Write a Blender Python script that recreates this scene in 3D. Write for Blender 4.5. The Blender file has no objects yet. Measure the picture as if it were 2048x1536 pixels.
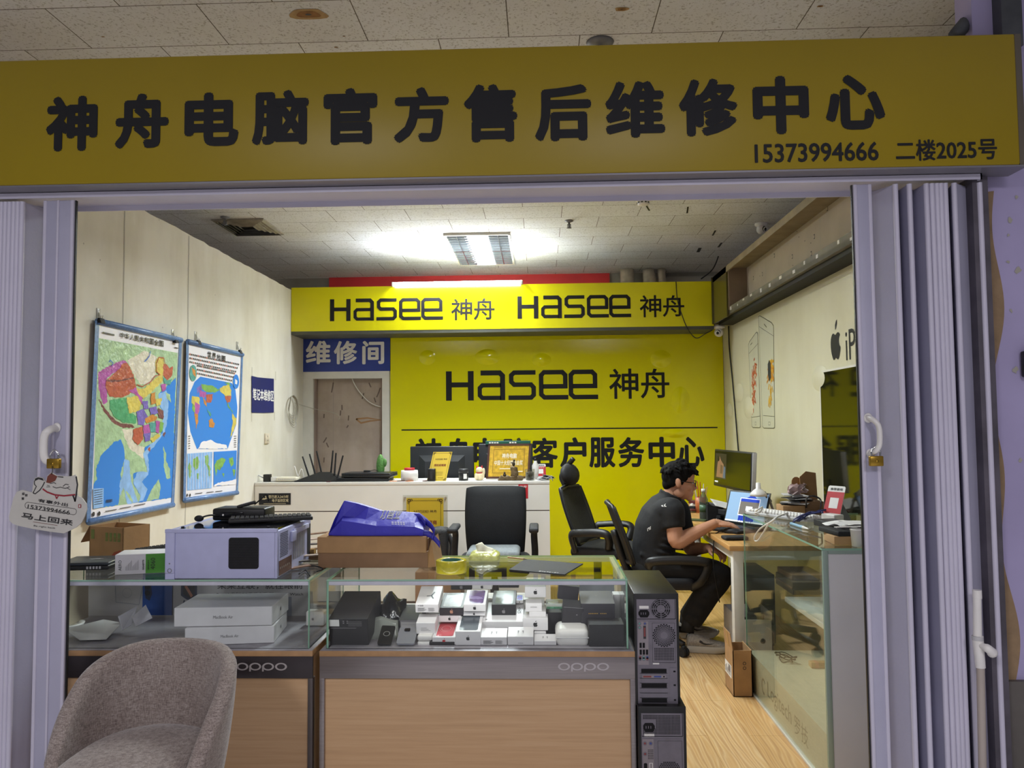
import bpy, bmesh, math, random
from mathutils import Matrix, Vector, Euler, noise
random.seed(7)
SC = bpy.context.scene
COL = SC.collection
PI = math.pi
# ---------------------------------------------------------------- camera, world, lamps, exposure
F = 1530.0                      # focal length in pixels of the 2048x1536 frame
CAM = Vector((0, 0, 1.45))
ROLL = -0.009
_d = Matrix.Rotation(ROLL, 3, 'Z') @ Vector(((1080-1024)/F, -(848-768)/F, -1)).normalized()
PSI = math.asin(_d.x); PITCH = math.atan2(_d.y, _d.z) - PI if False else math.atan(_d.y/_d.z)
RC = Matrix.Rotation(PSI, 3, 'Z') @ Matrix.Rotation(PI/2+PITCH, 3, 'X') @ Matrix.Rotation(ROLL, 3, 'Z')
cd = bpy.data.cameras.new('camera'); cam = bpy.data.objects.new('camera', cd); COL.objects.link(cam)
cam.matrix_world = Matrix.Translation(CAM) @ RC.to_4x4()
cd.sensor_width = 36; cd.lens = F/2048*36; cd.clip_start = 0.02; cd.clip_end = 100
SC.camera = cam
SC.view_settings.view_transform = 'Standard'; SC.view_settings.look = 'None'
SC.view_settings.gamma = 1; SC.view_settings.use_curve_mapping = False
SC.view_settings.exposure = 0.0
wd = bpy.data.worlds.new('world'); SC.world = wd; wd.use_nodes = True
wd.node_tree.nodes['Background'].inputs[0].default_value = (0.74, 0.73, 0.82, 1)
wd.node_tree.nodes['Background'].inputs[1].default_value = 0.19
def area(name, loc, size, power, col=(1,1,1), rot=(0,0,0), spread=PI):
    l = bpy.data.lights.new(name, 'AREA'); l.shape = 'RECTANGLE'; l.size, l.size_y = size
    l.energy = power; l.color = col; l.spread = spread
    o = bpy.data.objects.new(name, l); o.location = loc; o.rotation_euler = rot; COL.objects.link(o); return o
CEIL = 3.1
# corridor ceiling lamps (behind the camera), the shop's recessed lamp, an added front fill and the batten tube on the header
area('corridor_lamp', (-1.6, -1.5, CEIL-.03), (.5, 1.1), 92, (.96, .94, 1))
area('corridor_lamp', (1.2, -1.5, CEIL-.03), (.5, 1.1), 86, (.94, .9, 1))
area('shop_lamp', (-.58, 7.1, CEIL-.012), (.13, 1.1), 90, (.9, .98, 1), spread=2.6)
area('added_front_fill', (-.3, 4.7, CEIL-.012), (.16, 1.1), 70, (.9, .98, 1), spread=2.55)  # invented fill light with no fixture, added to brighten the floor and front half
# ---------------------------------------------------------------- pixel -> place helpers
def ray(px, py): return RC @ Vector(((px-1024)/F, -(py-768)/F, -1))
def PY(px, py, y): d = ray(px, py); return CAM + d*((y-CAM.y)/d.y)
def PX(px, py, x): d = ray(px, py); return CAM + d*((x-CAM.x)/d.x)
def PZ(px, py, z): d = ray(px, py); return CAM + d*((z-CAM.z)/d.z)
def proj(p):
    q = RC.transposed() @ (Vector(p)-CAM); return (1024-q.x/q.z*F, 768+q.y/q.z*F)
# ---------------------------------------------------------------- materials
def lin(c):
    if isinstance(c, str): c = [int(c[i:i+2], 16) for i in (1, 3, 5)]
    return tuple((v/255/12.92 if v <= 10 else ((v/255+.055)/1.055)**2.4) for v in c)+(1,)
MATS = {}
def mat(name, col=None, rough=.5, metal=0, spec=.5, nz=None, bump=None, emit=0, coat=0, sheen=0, alpha=1):
    if name in MATS: return MATS[name]
    m = bpy.data.materials.new(name); m.use_nodes = True; MATS[name] = m
    nt = m.node_tree; b = nt.nodes['Principled BSDF']; c = lin(col)
    b.inputs['Base Color'].default_value = c; b.inputs['Roughness'].default_value = rough
    b.inputs['Metallic'].default_value = metal; b.inputs['Specular IOR Level'].default_value = spec
    b.inputs['Coat Weight'].default_value = coat; b.inputs['Coat Roughness'].default_value = .08
    b.inputs['Sheen Weight'].default_value = sheen; b.inputs['Alpha'].default_value = alpha
    if emit: b.inputs['Emission Color'].default_value = c; b.inputs['Emission Strength'].default_value = emit
    N = nt.nodes.new; L = nt.links.new
    if nz or bump: tc = N('ShaderNodeTexCoord')
    if nz:
        sc, am = nz[:2]; st = nz[2] if len(nz) > 2 else (1, 1, 1)
        mp = N('ShaderNodeMapping'); mp.inputs['Scale'].default_value = st; L(tc.outputs['Object'], mp.inputs[0])
        t = N('ShaderNodeTexNoise'); t.inputs['Scale'].default_value = sc; t.inputs['Detail'].default_value = 6
        r = N('ShaderNodeValToRGB'); r.color_ramp.elements[0].position = .3; r.color_ramp.elements[1].position = .7
        r.color_ramp.elements[0].color = tuple(v*(1-am) for v in c[:3])+(1,)
        r.color_ramp.elements[1].color = tuple(min(1, v*(1+am)) for v in c[:3])+(1,)
        L(mp.outputs[0], t.inputs['Vector']); L(t.outputs['Fac'], r.inputs[0]); L(r.outputs[0], b.inputs['Base Color'])
    if bump:
        sc, am = bump[:2]; st = bump[2] if len(bump) > 2 else (1, 1, 1)
        mp = N('ShaderNodeMapping'); mp.inputs['Scale'].default_value = st; L(tc.outputs['Object'], mp.inputs[0])
        t = N('ShaderNodeTexNoise'); t.inputs['Scale'].default_value = sc; t.inputs['Detail'].default_value = 4
        u = N('ShaderNodeBump'); u.inputs['Strength'].default_value = am; u.inputs['Distance'].default_value = .01
        L(mp.outputs[0], t.inputs['Vector']); L(t.outputs['Fac'], u.inputs['Height']); L(u.outputs[0], b.inputs['Normal'])
    return m
def glass_mat(name, tint, refl=1.45, dirt=0.0):
    if name in MATS: return MATS[name]
    m = bpy.data.materials.new(name); m.use_nodes = True; MATS[name] = m
    nt = m.node_tree; nt.nodes.clear(); N = nt.nodes.new; L = nt.links.new
    o = N('ShaderNodeOutputMaterial'); t = N('ShaderNodeBsdfTransparent'); g = N('ShaderNodeBsdfGlossy'); f = N('ShaderNodeFresnel'); x = N('ShaderNodeMixShader')
    t.inputs[0].default_value = lin(tint); g.inputs['Roughness'].default_value = .01; geo = N('ShaderNodeNewGeometry'); mx = N('ShaderNodeMapRange'); mx.inputs['To Min'].default_value = refl; mx.inputs['To Max'].default_value = 1/refl
    L(geo.outputs['Backfacing'], mx.inputs['Value']); L(mx.outputs[0], f.inputs[0])
    L(f.outputs[0], x.inputs[0]); L(t.outputs[0], x.inputs[1]); L(g.outputs[0], x.inputs[2])
    if dirt:
        df = N('ShaderNodeBsdfDiffuse'); df.inputs[0].default_value = lin((170, 175, 165)); y = N('ShaderNodeMixShader'); y.inputs[0].default_value = dirt
        L(x.outputs[0], y.inputs[1]); L(df.outputs[0], y.inputs[2]); L(y.outputs[0], o.inputs[0])
    else: L(x.outputs[0], o.inputs[0])
    return m
def tex_mat(name, build, rough=.5, spec=.4, coat=0):
    """build(N, L, coord_socket, bsdf) wires the base colour (and bump) of a procedural surface"""
    if name in MATS: return MATS[name]
    m = bpy.data.materials.new(name); m.use_nodes = True; MATS[name] = m
    nt = m.node_tree; b = nt.nodes['Principled BSDF']; b.inputs['Roughness'].default_value = rough
    b.inputs['Specular IOR Level'].default_value = spec; b.inputs['Coat Weight'].default_value = coat; b.inputs['Coat Roughness'].default_value = .1
    tc = nt.nodes.new('ShaderNodeTexCoord'); build(nt.nodes.new, nt.links.new, tc.outputs['Object'], b); return m
def ramp(N, stops):
    r = N('ShaderNodeValToRGB'); e = r.color_ramp.elements
    while len(e) < len(stops): e.new(.5)
    for k, (p, c) in zip(e, stops): k.position = p; k.color = lin(c)
    return r
def mapping(N, L, co, loc=(0,0,0), sc=(1,1,1), rot=(0,0,0)):
    mp = N('ShaderNodeMapping'); mp.inputs['Location'].default_value = loc; mp.inputs['Scale'].default_value = sc; mp.inputs['Rotation'].default_value = rot
    L(co, mp.inputs[0]); return mp.outputs[0]
def noisetex(N, L, co, sc, det=4, rough=.55):
    t = N('ShaderNodeTexNoise'); t.inputs['Scale'].default_value = sc; t.inputs['Detail'].default_value = det; t.inputs['Roughness'].default_value = rough
    L(co, t.inputs['Vector']); return t.outputs['Fac']
def mixc(N, L, f, a, b, mode='MIX'):
    x = N('ShaderNodeMix'); x.data_type = 'RGBA'; x.blend_type = mode
    for s, v in ((x.inputs[0], f), (x.inputs[6], a), (x.inputs[7], b)):
        if isinstance(v, bpy.types.NodeSocket): L(v, s)
        else: s.default_value = v
    return x.outputs[2]
# ---------------------------------------------------------------- geometry collector
_bev = {}
def bevbox(d, bev, seg):
    k = (tuple(round(v, 5) for v in d), round(bev, 5), seg)
    if k not in _bev:
        bm = bmesh.new(); bmesh.ops.create_cube(bm, size=1, matrix=Matrix.Diagonal((d[0], d[1], d[2], 1)))
        bmesh.ops.bevel(bm, geom=bm.edges[:], offset=min(bev, min(d)*.45), segments=seg, affect='EDGES', profile=.5)
        bm.verts.index_update(); _bev[k] = ([v.co.copy() for v in bm.verts], [[v.index for v in f.verts] for f in bm.faces]); bm.free()
    return _bev[k]
_txt = {}
def textmesh(s):
    if s not in _txt:
        cu = bpy.data.curves.new('t', 'FONT'); cu.body = s; cu.resolution_u = 3
        o = bpy.data.objects.new('t', cu); COL.objects.link(o)
        dg = bpy.context.evaluated_depsgraph_get(); me = o.evaluated_get(dg).to_mesh()
        v = [x.co.copy() for x in me.vertices]; f = [list(p.vertices) for p in me.polygons]
        bpy.data.objects.remove(o); bpy.data.curves.remove(cu)
        x0 = min(a.x for a in v); x1 = max(a.x for a in v); y0 = min(a.y for a in v); y1 = max(a.y for a in v)
        _txt[s] = (v, f, (x0, y0, x1, y1))
    return _txt[s]
RX90 = Matrix.Rotation(PI/2, 4, 'X')
def FR(loc=(0,0,0), rz=0): return Matrix.Translation(loc) @ Matrix.Rotation(rz, 4, 'Z')
def frame(o, x, y):
    x = Vector(x).normalized(); y = Vector(y); y = (y-x*y.dot(x)).normalized(); z = x.cross(y)
    return Matrix(((x.x, y.x, z.x, o[0]), (x.y, y.y, z.y, o[1]), (x.z, y.z, z.z, o[2]), (0, 0, 0, 1)))
def FRONT(y): return frame((0, y, 0), (1, 0, 0), (0, 0, 1))        # u = x, v = z, faces the camera (-y)
def ONLEFT(x): return frame((x, 0, 0), (0, 1, 0), (0, 0, 1))       # u = y, v = z, faces +x
def ONRIGHT(x): return frame((x, 0, 0), (0, -1, 0), (0, 0, 1))     # u = -y, v = z, faces -x
class G:
    def __init__(s, T=None): s.v = []; s.f = []; s.mi = []; s.sm = []; s.T = T or Matrix()
    def add(s, vs, fs, m=0, sm=False, T=None):
        M = s.T @ T if T is not None else s.T; b = len(s.v)
        s.v += [M @ Vector(v) for v in vs]
        for k, f in enumerate(fs):
            s.f.append([i+b for i in f]); s.mi.append(m[k] if isinstance(m, list) else m); s.sm.append(sm)
        return s
    def box(s, c, d, m=0, bev=0, seg=2, T=None, fm=None, rz=0, rx=0, ry=0):
        M = Matrix.Translation(c)
        if rz or rx or ry: M = M @ Euler((rx, ry, rz)).to_matrix().to_4x4()
        if T is not None: M = T @ M
        if bev: v, f = bevbox(d, bev, seg); return s.add(v, f, m, seg > 1, M)
        x, y, z = d[0]/2, d[1]/2, d[2]/2
        v = [(-x,-y,-z),(x,-y,-z),(x,y,-z),(-x,y,-z),(-x,-y,z),(x,-y,z),(x,y,z),(-x,y,z)]
        f = [(0,3,2,1),(4,5,6,7),(0,1,5,4),(1,2,6,5),(2,3,7,6),(3,0,4,7)]
        if fm: m = [fm.get(k, m) for k in ('-z', '+z', '-y', '+x', '+y', '-x')]
        return s.add(v, f, m, False, M)
    def b2(s, a, b, m=0, bev=0, **k):   # box from corner to corner
        return s.box([(p+q)/2 for p, q in zip(a, b)], [abs(q-p) for p, q in zip(a, b)], m, bev, **k)
    def tube(s, pts, r, m=0, n=8, caps=True, closed=False, sq=1):
        pts = [Vector(p) for p in pts]; k = len(pts); rs = r if isinstance(r, (list, tuple)) else [r]*k
        vs = []; fs = []; up = None
        for i in range(k):
            t = (pts[(i+1) % k]-pts[i-1]) if closed else (pts[min(i+1, k-1)]-pts[max(i-1, 0)])
            t = t.normalized() if t.length > 1e-9 else Vector((0, 0, 1))
            if up is None: up = t.orthogonal().normalized()
            up = (up-t*up.dot(t)); up = up.normalized() if up.length > 1e-6 else t.orthogonal().normalized()
            w = t.cross(up)
            for j in range(n):
                a = 2*PI*j/n; vs.append(pts[i]+(up*math.cos(a)+w*math.sin(a)*sq)*rs[i])
        for i in range(k if closed else k-1):
            for j in range(n):
                a, b = i*n+j, i*n+(j+1) % n; c, d = ((i+1) % k)*n+(j+1) % n, ((i+1) % k)*n+j
                fs.append((a, b, c, d))
        if caps and not closed: fs += [tuple(range(n))[::-1], tuple(range((k-1)*n, k*n))]
        return s.add(vs, fs, m, True)
    def cyl(s, p0, p1, r0, r1=None, m=0, n=20):
        p0, p1 = Vector(p0), Vector(p1); r1 = r0 if r1 is None else r1
        t = (p1-p0).normalized(); u = t.orthogonal().normalized(); w = t.cross(u); vs = []
        for p, r in ((p0, r0), (p1, r1)):
            for j in range(n): a = 2*PI*j/n; vs.append(p+(u*math.cos(a)+w*math.sin(a))*r)
        s.add(vs, [(j, (j+1) % n, n+(j+1) % n, n+j) for j in range(n)], m, True)
        vs2 = list(vs)
        return s.add(vs2, [tuple(range(n))[::-1], tuple(range(n, 2*n))], m, False)
    def lathe(s, prof, m=0, n=24, T=None, sy=1):
        vs = []; fs = []; k = len(prof)
        for r, z in prof:
            for j in range(n): a = 2*PI*j/n; vs.append((r*math.cos(a), r*math.sin(a)*sy, z))
        for i in range(k-1):
            for j in range(n): fs.append((i*n+j, i*n+(j+1) % n, (i+1)*n+(j+1) % n, (i+1)*n+j))
        if prof[0][0] > 1e-6: fs.append(tuple(range(n))[::-1])
        if prof[-1][0] > 1e-6: fs.append(tuple(range((k-1)*n, k*n)))
        mm = m
        if isinstance(m, list): mm = [m[min(i//n, k-2)] for i in range((k-1)*n)] + [m[0]]*(len(fs)-(k-1)*n)
        return s.add(vs, fs, mm, True, T)
    def prism(s, poly, z0, z1, m=0, T=None, sm=False):
        n = len(poly); vs = [(p[0], p[1], z0) for p in poly]+[(p[0], p[1], z1) for p in poly]
        fs = [tuple(range(n))[::-1], tuple(range(n, 2*n))]+[(j, (j+1) % n, n+(j+1) % n, n+j) for j in range(n)]
        return s.add(vs, fs, m, sm, T)
    def flat(s, poly, z, m=0, T=None): return s.add([(p[0], p[1], z) for p in poly], [tuple(range(len(poly)))], m, False, T)
    def rect(s, x0, y0, x1, y1, z, m=0, T=None): return s.flat([(x0,y0),(x1,y0),(x1,y1),(x0,y1)], z, m, T)
    def disc(s, x, y, r, z, m=0, T=None, n=20, ry=None, a0=0):
        ry = r if ry is None else ry
        return s.flat([(x+r*math.cos(2*PI*j/n+a0), y+ry*math.sin(2*PI*j/n+a0)) for j in range(n)], z, m, T)
    def ring(s, x, y, r0, r1, z, m=0, T=None, n=28, sy=1, a0=0, a1=2*PI):
        vs = []; fs = []
        for j in range(n+1):
            a = a0+(a1-a0)*j/n; c, q = math.cos(a), math.sin(a)*sy
            vs += [(x+r0*c, y+r0*q, z), (x+r1*c, y+r1*q, z)]
            if j: fs.append((2*j-2, 2*j-1, 2*j+1, 2*j))
        return s.add(vs, fs, m, False, T)
    def strip(s, pts, w, z, m=0, T=None, closed=False):      # flat ribbon with mitred corners
        pts = [Vector((p[0], p[1])) for p in pts]; k = len(pts); vs = []; fs = []
        for i in range(k):
            if closed: a, b = pts[i]-pts[i-1], pts[(i+1) % k]-pts[i]
            else: a = pts[i]-pts[i-1] if i else pts[1]-pts[0]; b = pts[i+1]-pts[i] if i < k-1 else a
            a, b = a.normalized(), b.normalized(); t = a+b
            t = t.normalized() if t.length > 1e-6 else a
            nn = Vector((-t.y, t.x)); q = w/2/max(.35, nn.dot(Vector((-a.y, a.x))))
            vs += [(pts[i].x+nn.x*q, pts[i].y+nn.y*q, z), (pts[i].x-nn.x*q, pts[i].y-nn.y*q, z)]
        for i in range(k if closed else k-1): j = (i+1) % k; fs.append((2*i, 2*i+1, 2*j+1, 2*j))
        return s.add(vs, fs, m, False, T)
    def ell(s, c, r, m=0, T=None, n=16, k=10, R=None):
        vs = [(0, 0, -1)]; fs = []
        for i in range(1, k):
            a = PI*i/k
            for j in range(n): b = 2*PI*j/n; vs.append((math.sin(a)*math.cos(b), math.sin(a)*math.sin(b), -math.cos(a)))
        vs.append((0, 0, 1))
        for j in range(n):
            fs.append((0, 1+(j+1) % n, 1+j)); fs.append((len(vs)-1, 1+(k-2)*n+j, 1+(k-2)*n+(j+1) % n))
            for i in range(k-2): fs.append((1+i*n+j, 1+i*n+(j+1) % n, 1+(i+1)*n+(j+1) % n, 1+(i+1)*n+j))
        M = Matrix.Translation(c) @ (R.to_4x4() if R is not None else Matrix()) @ Matrix.Diagonal((r[0], r[1], r[2], 1))
        return s.add(vs, fs, m, True, T @ M if T is not None else M)
    def grid(s, P, m=0, sm=True, wrap=False, T=None):        # P[i][j] points
        a, b = len(P), len(P[0]); vs = [p for r in P for p in r]; fs = []
        for i in range(a-1):
            for j in range(b if wrap else b-1): fs.append((i*b+j, i*b+(j+1) % b, (i+1)*b+(j+1) % b, (i+1)*b+j))
        return s.add(vs, fs, m, sm, T)
    def shell(s, P, th, m=0, T=None):                        # grid sheet with real thickness
        a, b = len(P), len(P[0]); P = [[Vector(p) for p in r] for r in P]; Q = []
        for i in range(a):
            row = []
            for j in range(b):
                du = P[min(i+1, a-1)][j]-P[max(i-1, 0)][j]; dv = P[i][min(j+1, b-1)]-P[i][max(j-1, 0)]
                nn = du.cross(dv); row.append(P[i][j]-(nn.normalized() if nn.length > 1e-12 else Vector((0, 0, 1)))*th)
            Q.append(row)
        vs = [p for r in P for p in r]+[p for r in Q for p in r]; o = a*b; fs = []
        for i in range(a-1):
            for j in range(b-1):
                f = (i*b+j, i*b+j+1, (i+1)*b+j+1, (i+1)*b+j); fs += [f, tuple(o+x for x in f[::-1])]
        rim = [j for j in range(b)]+[i*b+b-1 for i in range(1, a)]+[(a-1)*b+j for j in range(b-2, -1, -1)]+[i*b for i in range(a-2, 0, -1)]
        for x in range(len(rim)): p, q = rim[x], rim[(x+1) % len(rim)]; fs.append((q, p, o+p, o+q))
        return s.add(vs, fs, m, True, T)
    def text(s, st, x0, y0, x1, y1, z, m=0, T=None, bold=0, keep=False):
        v, f, (a, b, c, d) = textmesh(st); sx = (x1-x0)/(c-a); sy = (y1-y0)/(d-b)
        if keep: sx = sy = min(sx, sy); 
        cx = (x0+x1)/2-(a+c)/2*sx; cy = (y0+y1)/2-(b+d)/2*sy
        h = (d-b) and bold*min(abs(sx), abs(sy))
        offs = [(0, 0)] if not bold else [(0, 0)]+[(h*math.cos(PI*k/4), h*math.sin(PI*k/4)) for k in range(8)]
        for k, (ox, oy) in enumerate(offs): s.add([(cx+p.x*sx+ox, cy+p.y*sy+oy, z+k*6e-5) for p in v], f, m, False, T)
        return s
    def obj(s, name, mats, parent=None, fix=True):
        me = bpy.data.meshes.new(name); inv = None
        if parent is not None and parent.get('_w') is not None: inv = Matrix.Translation(-Vector(parent['_w']))
        vs = [inv @ v for v in s.v] if inv else s.v
        me.from_pydata([tuple(v) for v in vs], [], s.f)
        for m in (mats if isinstance(mats, (list, tuple)) else [mats]): me.materials.append(m)
        me.polygons.foreach_set('material_index', s.mi); me.polygons.foreach_set('use_smooth', s.sm)
        if fix:
            bm = bmesh.new(); bm.from_mesh(me); bmesh.ops.recalc_face_normals(bm, faces=bm.faces[:]); bm.to_mesh(me); bm.free()
        me.update(); o = bpy.data.objects.new(name, me); COL.objects.link(o)
        if parent is not None:
            o.parent = parent
            if parent.get('_w') is not None: o['_w'] = list(parent['_w'])
        return o
    def one(s, name, mats, label, cat, loc, group=None, kind=None):   # a thing that is one mesh, origin at loc; geometry given in world space
        s.v = [v-Vector(loc) for v in s.v]; o = s.obj(name, mats); o.location = loc; return tag(o, label, cat, group, kind)
def tag(o, label=None, cat=None, group=None, kind=None):
    for k, v in (('label', label), ('category', cat), ('group', group), ('kind', kind)):
        if v: o[k] = v
    return o
def thing(name, label, cat, loc, rz=0, group=None, world=False):
    """Empty at the thing's base. world=True: its parts are given in world coordinates"""
    o = bpy.data.objects.new(name, None); COL.objects.link(o); o.location = loc; o.rotation_euler = (0, 0, rz); o.empty_display_size = .05
    if world: o['_w'] = list(loc)
    return tag(o, label, cat, group)
def struct(g, name, mats): return tag(g.obj(name, mats), kind='structure')
def dup(root, loc, label=None, rz=None):
    r = root.copy(); COL.objects.link(r); r.location = loc
    if rz is not None: r.rotation_euler = (0, 0, rz)
    if label: r['label'] = label
    for ch in list(root.children):
        c = ch.copy(); COL.objects.link(c); c.parent = r
        for q in list(ch.children): e = q.copy(); COL.objects.link(e); e.parent = c
    return r
def arc(cx, cy, r, a0, a1, n, ry=None):
    ry = r if ry is None else ry
    return [(cx+r*math.cos(a0+(a1-a0)*i/n), cy+ry*math.sin(a0+(a1-a0)*i/n)) for i in range(n+1)]
def rrect(x0, y0, x1, y1, r, n=4):
    return arc(x1-r, y0+r, r, -PI/2, 0, n)+arc(x1-r, y1-r, r, 0, PI/2, n)+arc(x0+r, y1-r, r, PI/2, PI, n)+arc(x0+r, y0+r, r, PI, 1.5*PI, n)
def smooth(pts, k=6):        # Catmull-Rom through points
    pts = [Vector(p) for p in pts]; q = [pts[0]*2-pts[1]]+pts+[pts[-1]*2-pts[-2]]; out = []
    for i in range(1, len(q)-2):
        a, b, c, d = q[i-1:i+3]
        for j in range(k):
            t = j/k; out.append(.5*((2*b)+(c-a)*t+(2*a-5*b+4*c-d)*t*t+(3*b-a-3*c+d)*t**3))
    out.append(pts[-1]); return out
# ---------------------------------------------------------------- surfaces of the place
XL, XR, YB = -2.30, 1.76, 7.38
def b_ceiling(N, L, co, b):
    br = N('ShaderNodeTexBrick'); L(mapping(N, L, co, (.115, .02, 0)), br.inputs['Vector'])
    br.offset = .5; br.inputs['Scale'].default_value = 1; br.inputs['Brick Width'].default_value = .605; br.inputs['Row Height'].default_value = .32
    br.inputs['Mortar Size'].default_value = .0022; br.inputs['Mortar Smooth'].default_value = 0; br.inputs['Bias'].default_value = 0
    br.inputs['Color1'].default_value = lin('#e2e4e8'); br.inputs['Color2'].default_value = lin('#d9dbde'); br.inputs['Mortar'].default_value = lin('#6d675f')
    sp = noisetex(N, L, co, 95, 3, .6); r = ramp(N, [(.34, '#b5b0a6'), (.45, '#ffffff')]); L(sp, r.inputs[0])
    st = noisetex(N, L, co, 1.3, 5); r2 = ramp(N, [(.3, '#ece6da'), (.6, '#ffffff')]); L(st, r2.inputs[0])
    c = mixc(N, L, .75, br.outputs['Color'], r.outputs[0], 'MULTIPLY'); L(mixc(N, L, .7, c, r2.outputs[0], 'MULTIPLY'), b.inputs['Base Color'])
    u = N('ShaderNodeBump'); u.inputs['Strength'].default_value = .25; u.inputs['Distance'].default_value = .004; L(sp, u.inputs['Height']); L(u.outputs[0], b.inputs['Normal'])
def b_floor(N, L, co, b):
    v = mapping(N, L, co, (0, 0, 0), (1, 1, 1), (0, 0, PI/2)); br = N('ShaderNodeTexBrick'); L(v, br.inputs['Vector']); br.offset = .37
    for k, x in (('Scale', 1), ('Brick Width', 1.22), ('Row Height', .19), ('Mortar Size', .0016), ('Bias', 0)): br.inputs[k].default_value = x
    br.inputs['Color1'].default_value = lin('#dcbf90'); br.inputs['Color2'].default_value = lin('#d2b07c'); br.inputs['Mortar'].default_value = lin('#b8955f')
    w = N('ShaderNodeTexWave'); w.wave_type = 'BANDS'; w.bands_direction = 'X'; L(mapping(N, L, co, (0, 0, 0), (1, .13, 1)), w.inputs['Vector'])
    for k, x in (('Scale', 9), ('Distortion', 16), ('Detail', 2), ('Detail Scale', .9)): w.inputs[k].default_value = x
    r = ramp(N, [(0, '#c9a06a'), (.5, '#ffffff'), (1, '#e6c898')]); L(w.outputs['Fac'], r.inputs[0])
    f = noisetex(N, L, mapping(N, L, co, (0, 0, 0), (60, 2.5, 1)), 1.2, 5); r2 = ramp(N, [(.3, '#d8bb92'), (.65, '#ffffff')]); L(f, r2.inputs[0])
    c = mixc(N, L, .5, br.outputs['Color'], r.outputs[0], 'MULTIPLY'); L(mixc(N, L, .4, c, r2.outputs[0], 'MULTIPLY'), b.inputs['Base Color'])
def b_plaster(base, dirt, sc=1.6, amt=.6):
    def f(N, L, co, b):
        n = noisetex(N, L, co, sc, 7, .6); r = ramp(N, [(.32, dirt), (.58, base)]); L(n, r.inputs[0])
        n2 = noisetex(N, L, mapping(N, L, co, (3, 1, 2), (1, 1, .25)), 5, 6); r2 = ramp(N, [(.3, '#ece8de'), (.6, '#ffffff')]); L(n2, r2.inputs[0])
        L(mixc(N, L, amt, r.outputs[0], r2.outputs[0], 'MULTIPLY'), b.inputs['Base Color'])
        u = N('ShaderNodeBump'); u.inputs['Strength'].default_value = .12; u.inputs['Distance'].default_value = .004; L(noisetex(N, L, co, 26, 4), u.inputs['Height']); L(u.outputs[0], b.inputs['Normal'])
    return f
m_ceil = tex_mat('ceiling_tile', b_ceiling, .9, .2)
m_floor = tex_mat('oak_floor', b_floor, .34, .5)
m_white_wall = tex_mat('white_wall', b_plaster('#dcd8cc', '#cfcabb'), .6, .3)
m_rear = tex_mat('grey_wall', b_plaster('#a9a69c', '#98958b'), .8, .2)
m_cream = tex_mat('cream_vinyl', b_plaster('#d8d4bc', '#cec9b0', 1.1, .35), .33, .5)
m_dirty = tex_mat('dirty_panel', b_plaster('#b8aaa0', '#a3948a', 2.2, .9), .6, .3)
m_seam = mat('wall_seam', '#a5a196', .8)
m_black = mat('black_plastic', '#141414', .45, nz=(40, .2)); m_bgloss = mat('black_gloss', '#0c0c0d', .12); m_matblack = mat('black_matte', '#17171a', .75, nz=(60, .3))
m_dark = mat('dark_grey_plastic', '#2c2c2f', .5, nz=(40, .15)); m_grey = mat('grey_plastic', '#77777a', .5, nz=(30, .1)); m_lgrey = mat('light_grey_plastic', '#b9b8b8', .45, nz=(30, .06))
m_white = mat('white_plastic', '#dedbd6', .38, nz=(20, .04)); m_wpaint = mat('white_paint', '#d9d7cf', .42, nz=(12, .05)); m_paper = mat('white_paper', '#e4e2de', .7, nz=(25, .03))
m_metal = mat('brushed_metal', '#a7a3a3', .34, .85, nz=(3, .15, (60, 1, 1))); m_chrome = mat('chrome', '#c9c9cc', .15, 1)
m_zinc = mat('zinc_plate', '#99949a', .45, .35, nz=(18, .12)); m_brass = mat('brass', '#a58432', .3, .85, nz=(40, .2))
m_ink = mat('black_ink', '#262527', .55); m_red = mat('red_print', '#b3202a', .45, nz=(30, .06)); m_gold = mat('gold_print', '#d0a648', .35, .3)
m_blue = mat('blue_sign', '#21388f', .4, nz=(6, .06)); m_navy = mat('navy_sign', '#1b2462', .35, nz=(6, .08)); m_green = mat('green_print', '#5fae2c', .4); m_dgreen = mat('dark_green', '#1d5a4a', .4)
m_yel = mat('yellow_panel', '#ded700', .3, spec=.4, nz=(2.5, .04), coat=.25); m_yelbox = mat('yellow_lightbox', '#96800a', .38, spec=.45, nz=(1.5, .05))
m_char = mat('charcoal_print', '#19191c', .6, spec=.3); m_charg = mat('charcoal_gloss', '#2b2b30', .22)
m_lav = mat('lavender_pvc', '#aaa8bc', .42, nz=(5, .05), bump=(90, .05)); m_lavl = mat('lavender_trim', '#c4c0d0', .4, nz=(5, .04))
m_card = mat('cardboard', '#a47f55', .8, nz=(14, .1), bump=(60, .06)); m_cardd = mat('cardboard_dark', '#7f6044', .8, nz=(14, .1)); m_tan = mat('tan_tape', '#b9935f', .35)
m_edge = mat('glass_edge', '#8fb79f', .2, spec=.6); m_glass = glass_mat('clear_glass', '#fcfefd', 1.3); m_glassd = glass_mat('showcase_glass', '#f8fbf8', 1.4, .015); m_acryl = glass_mat('acrylic', '#f4f4f0', 1.4)

def emi(name, col, st): return mat(name, col, .5, emit=st)
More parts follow.
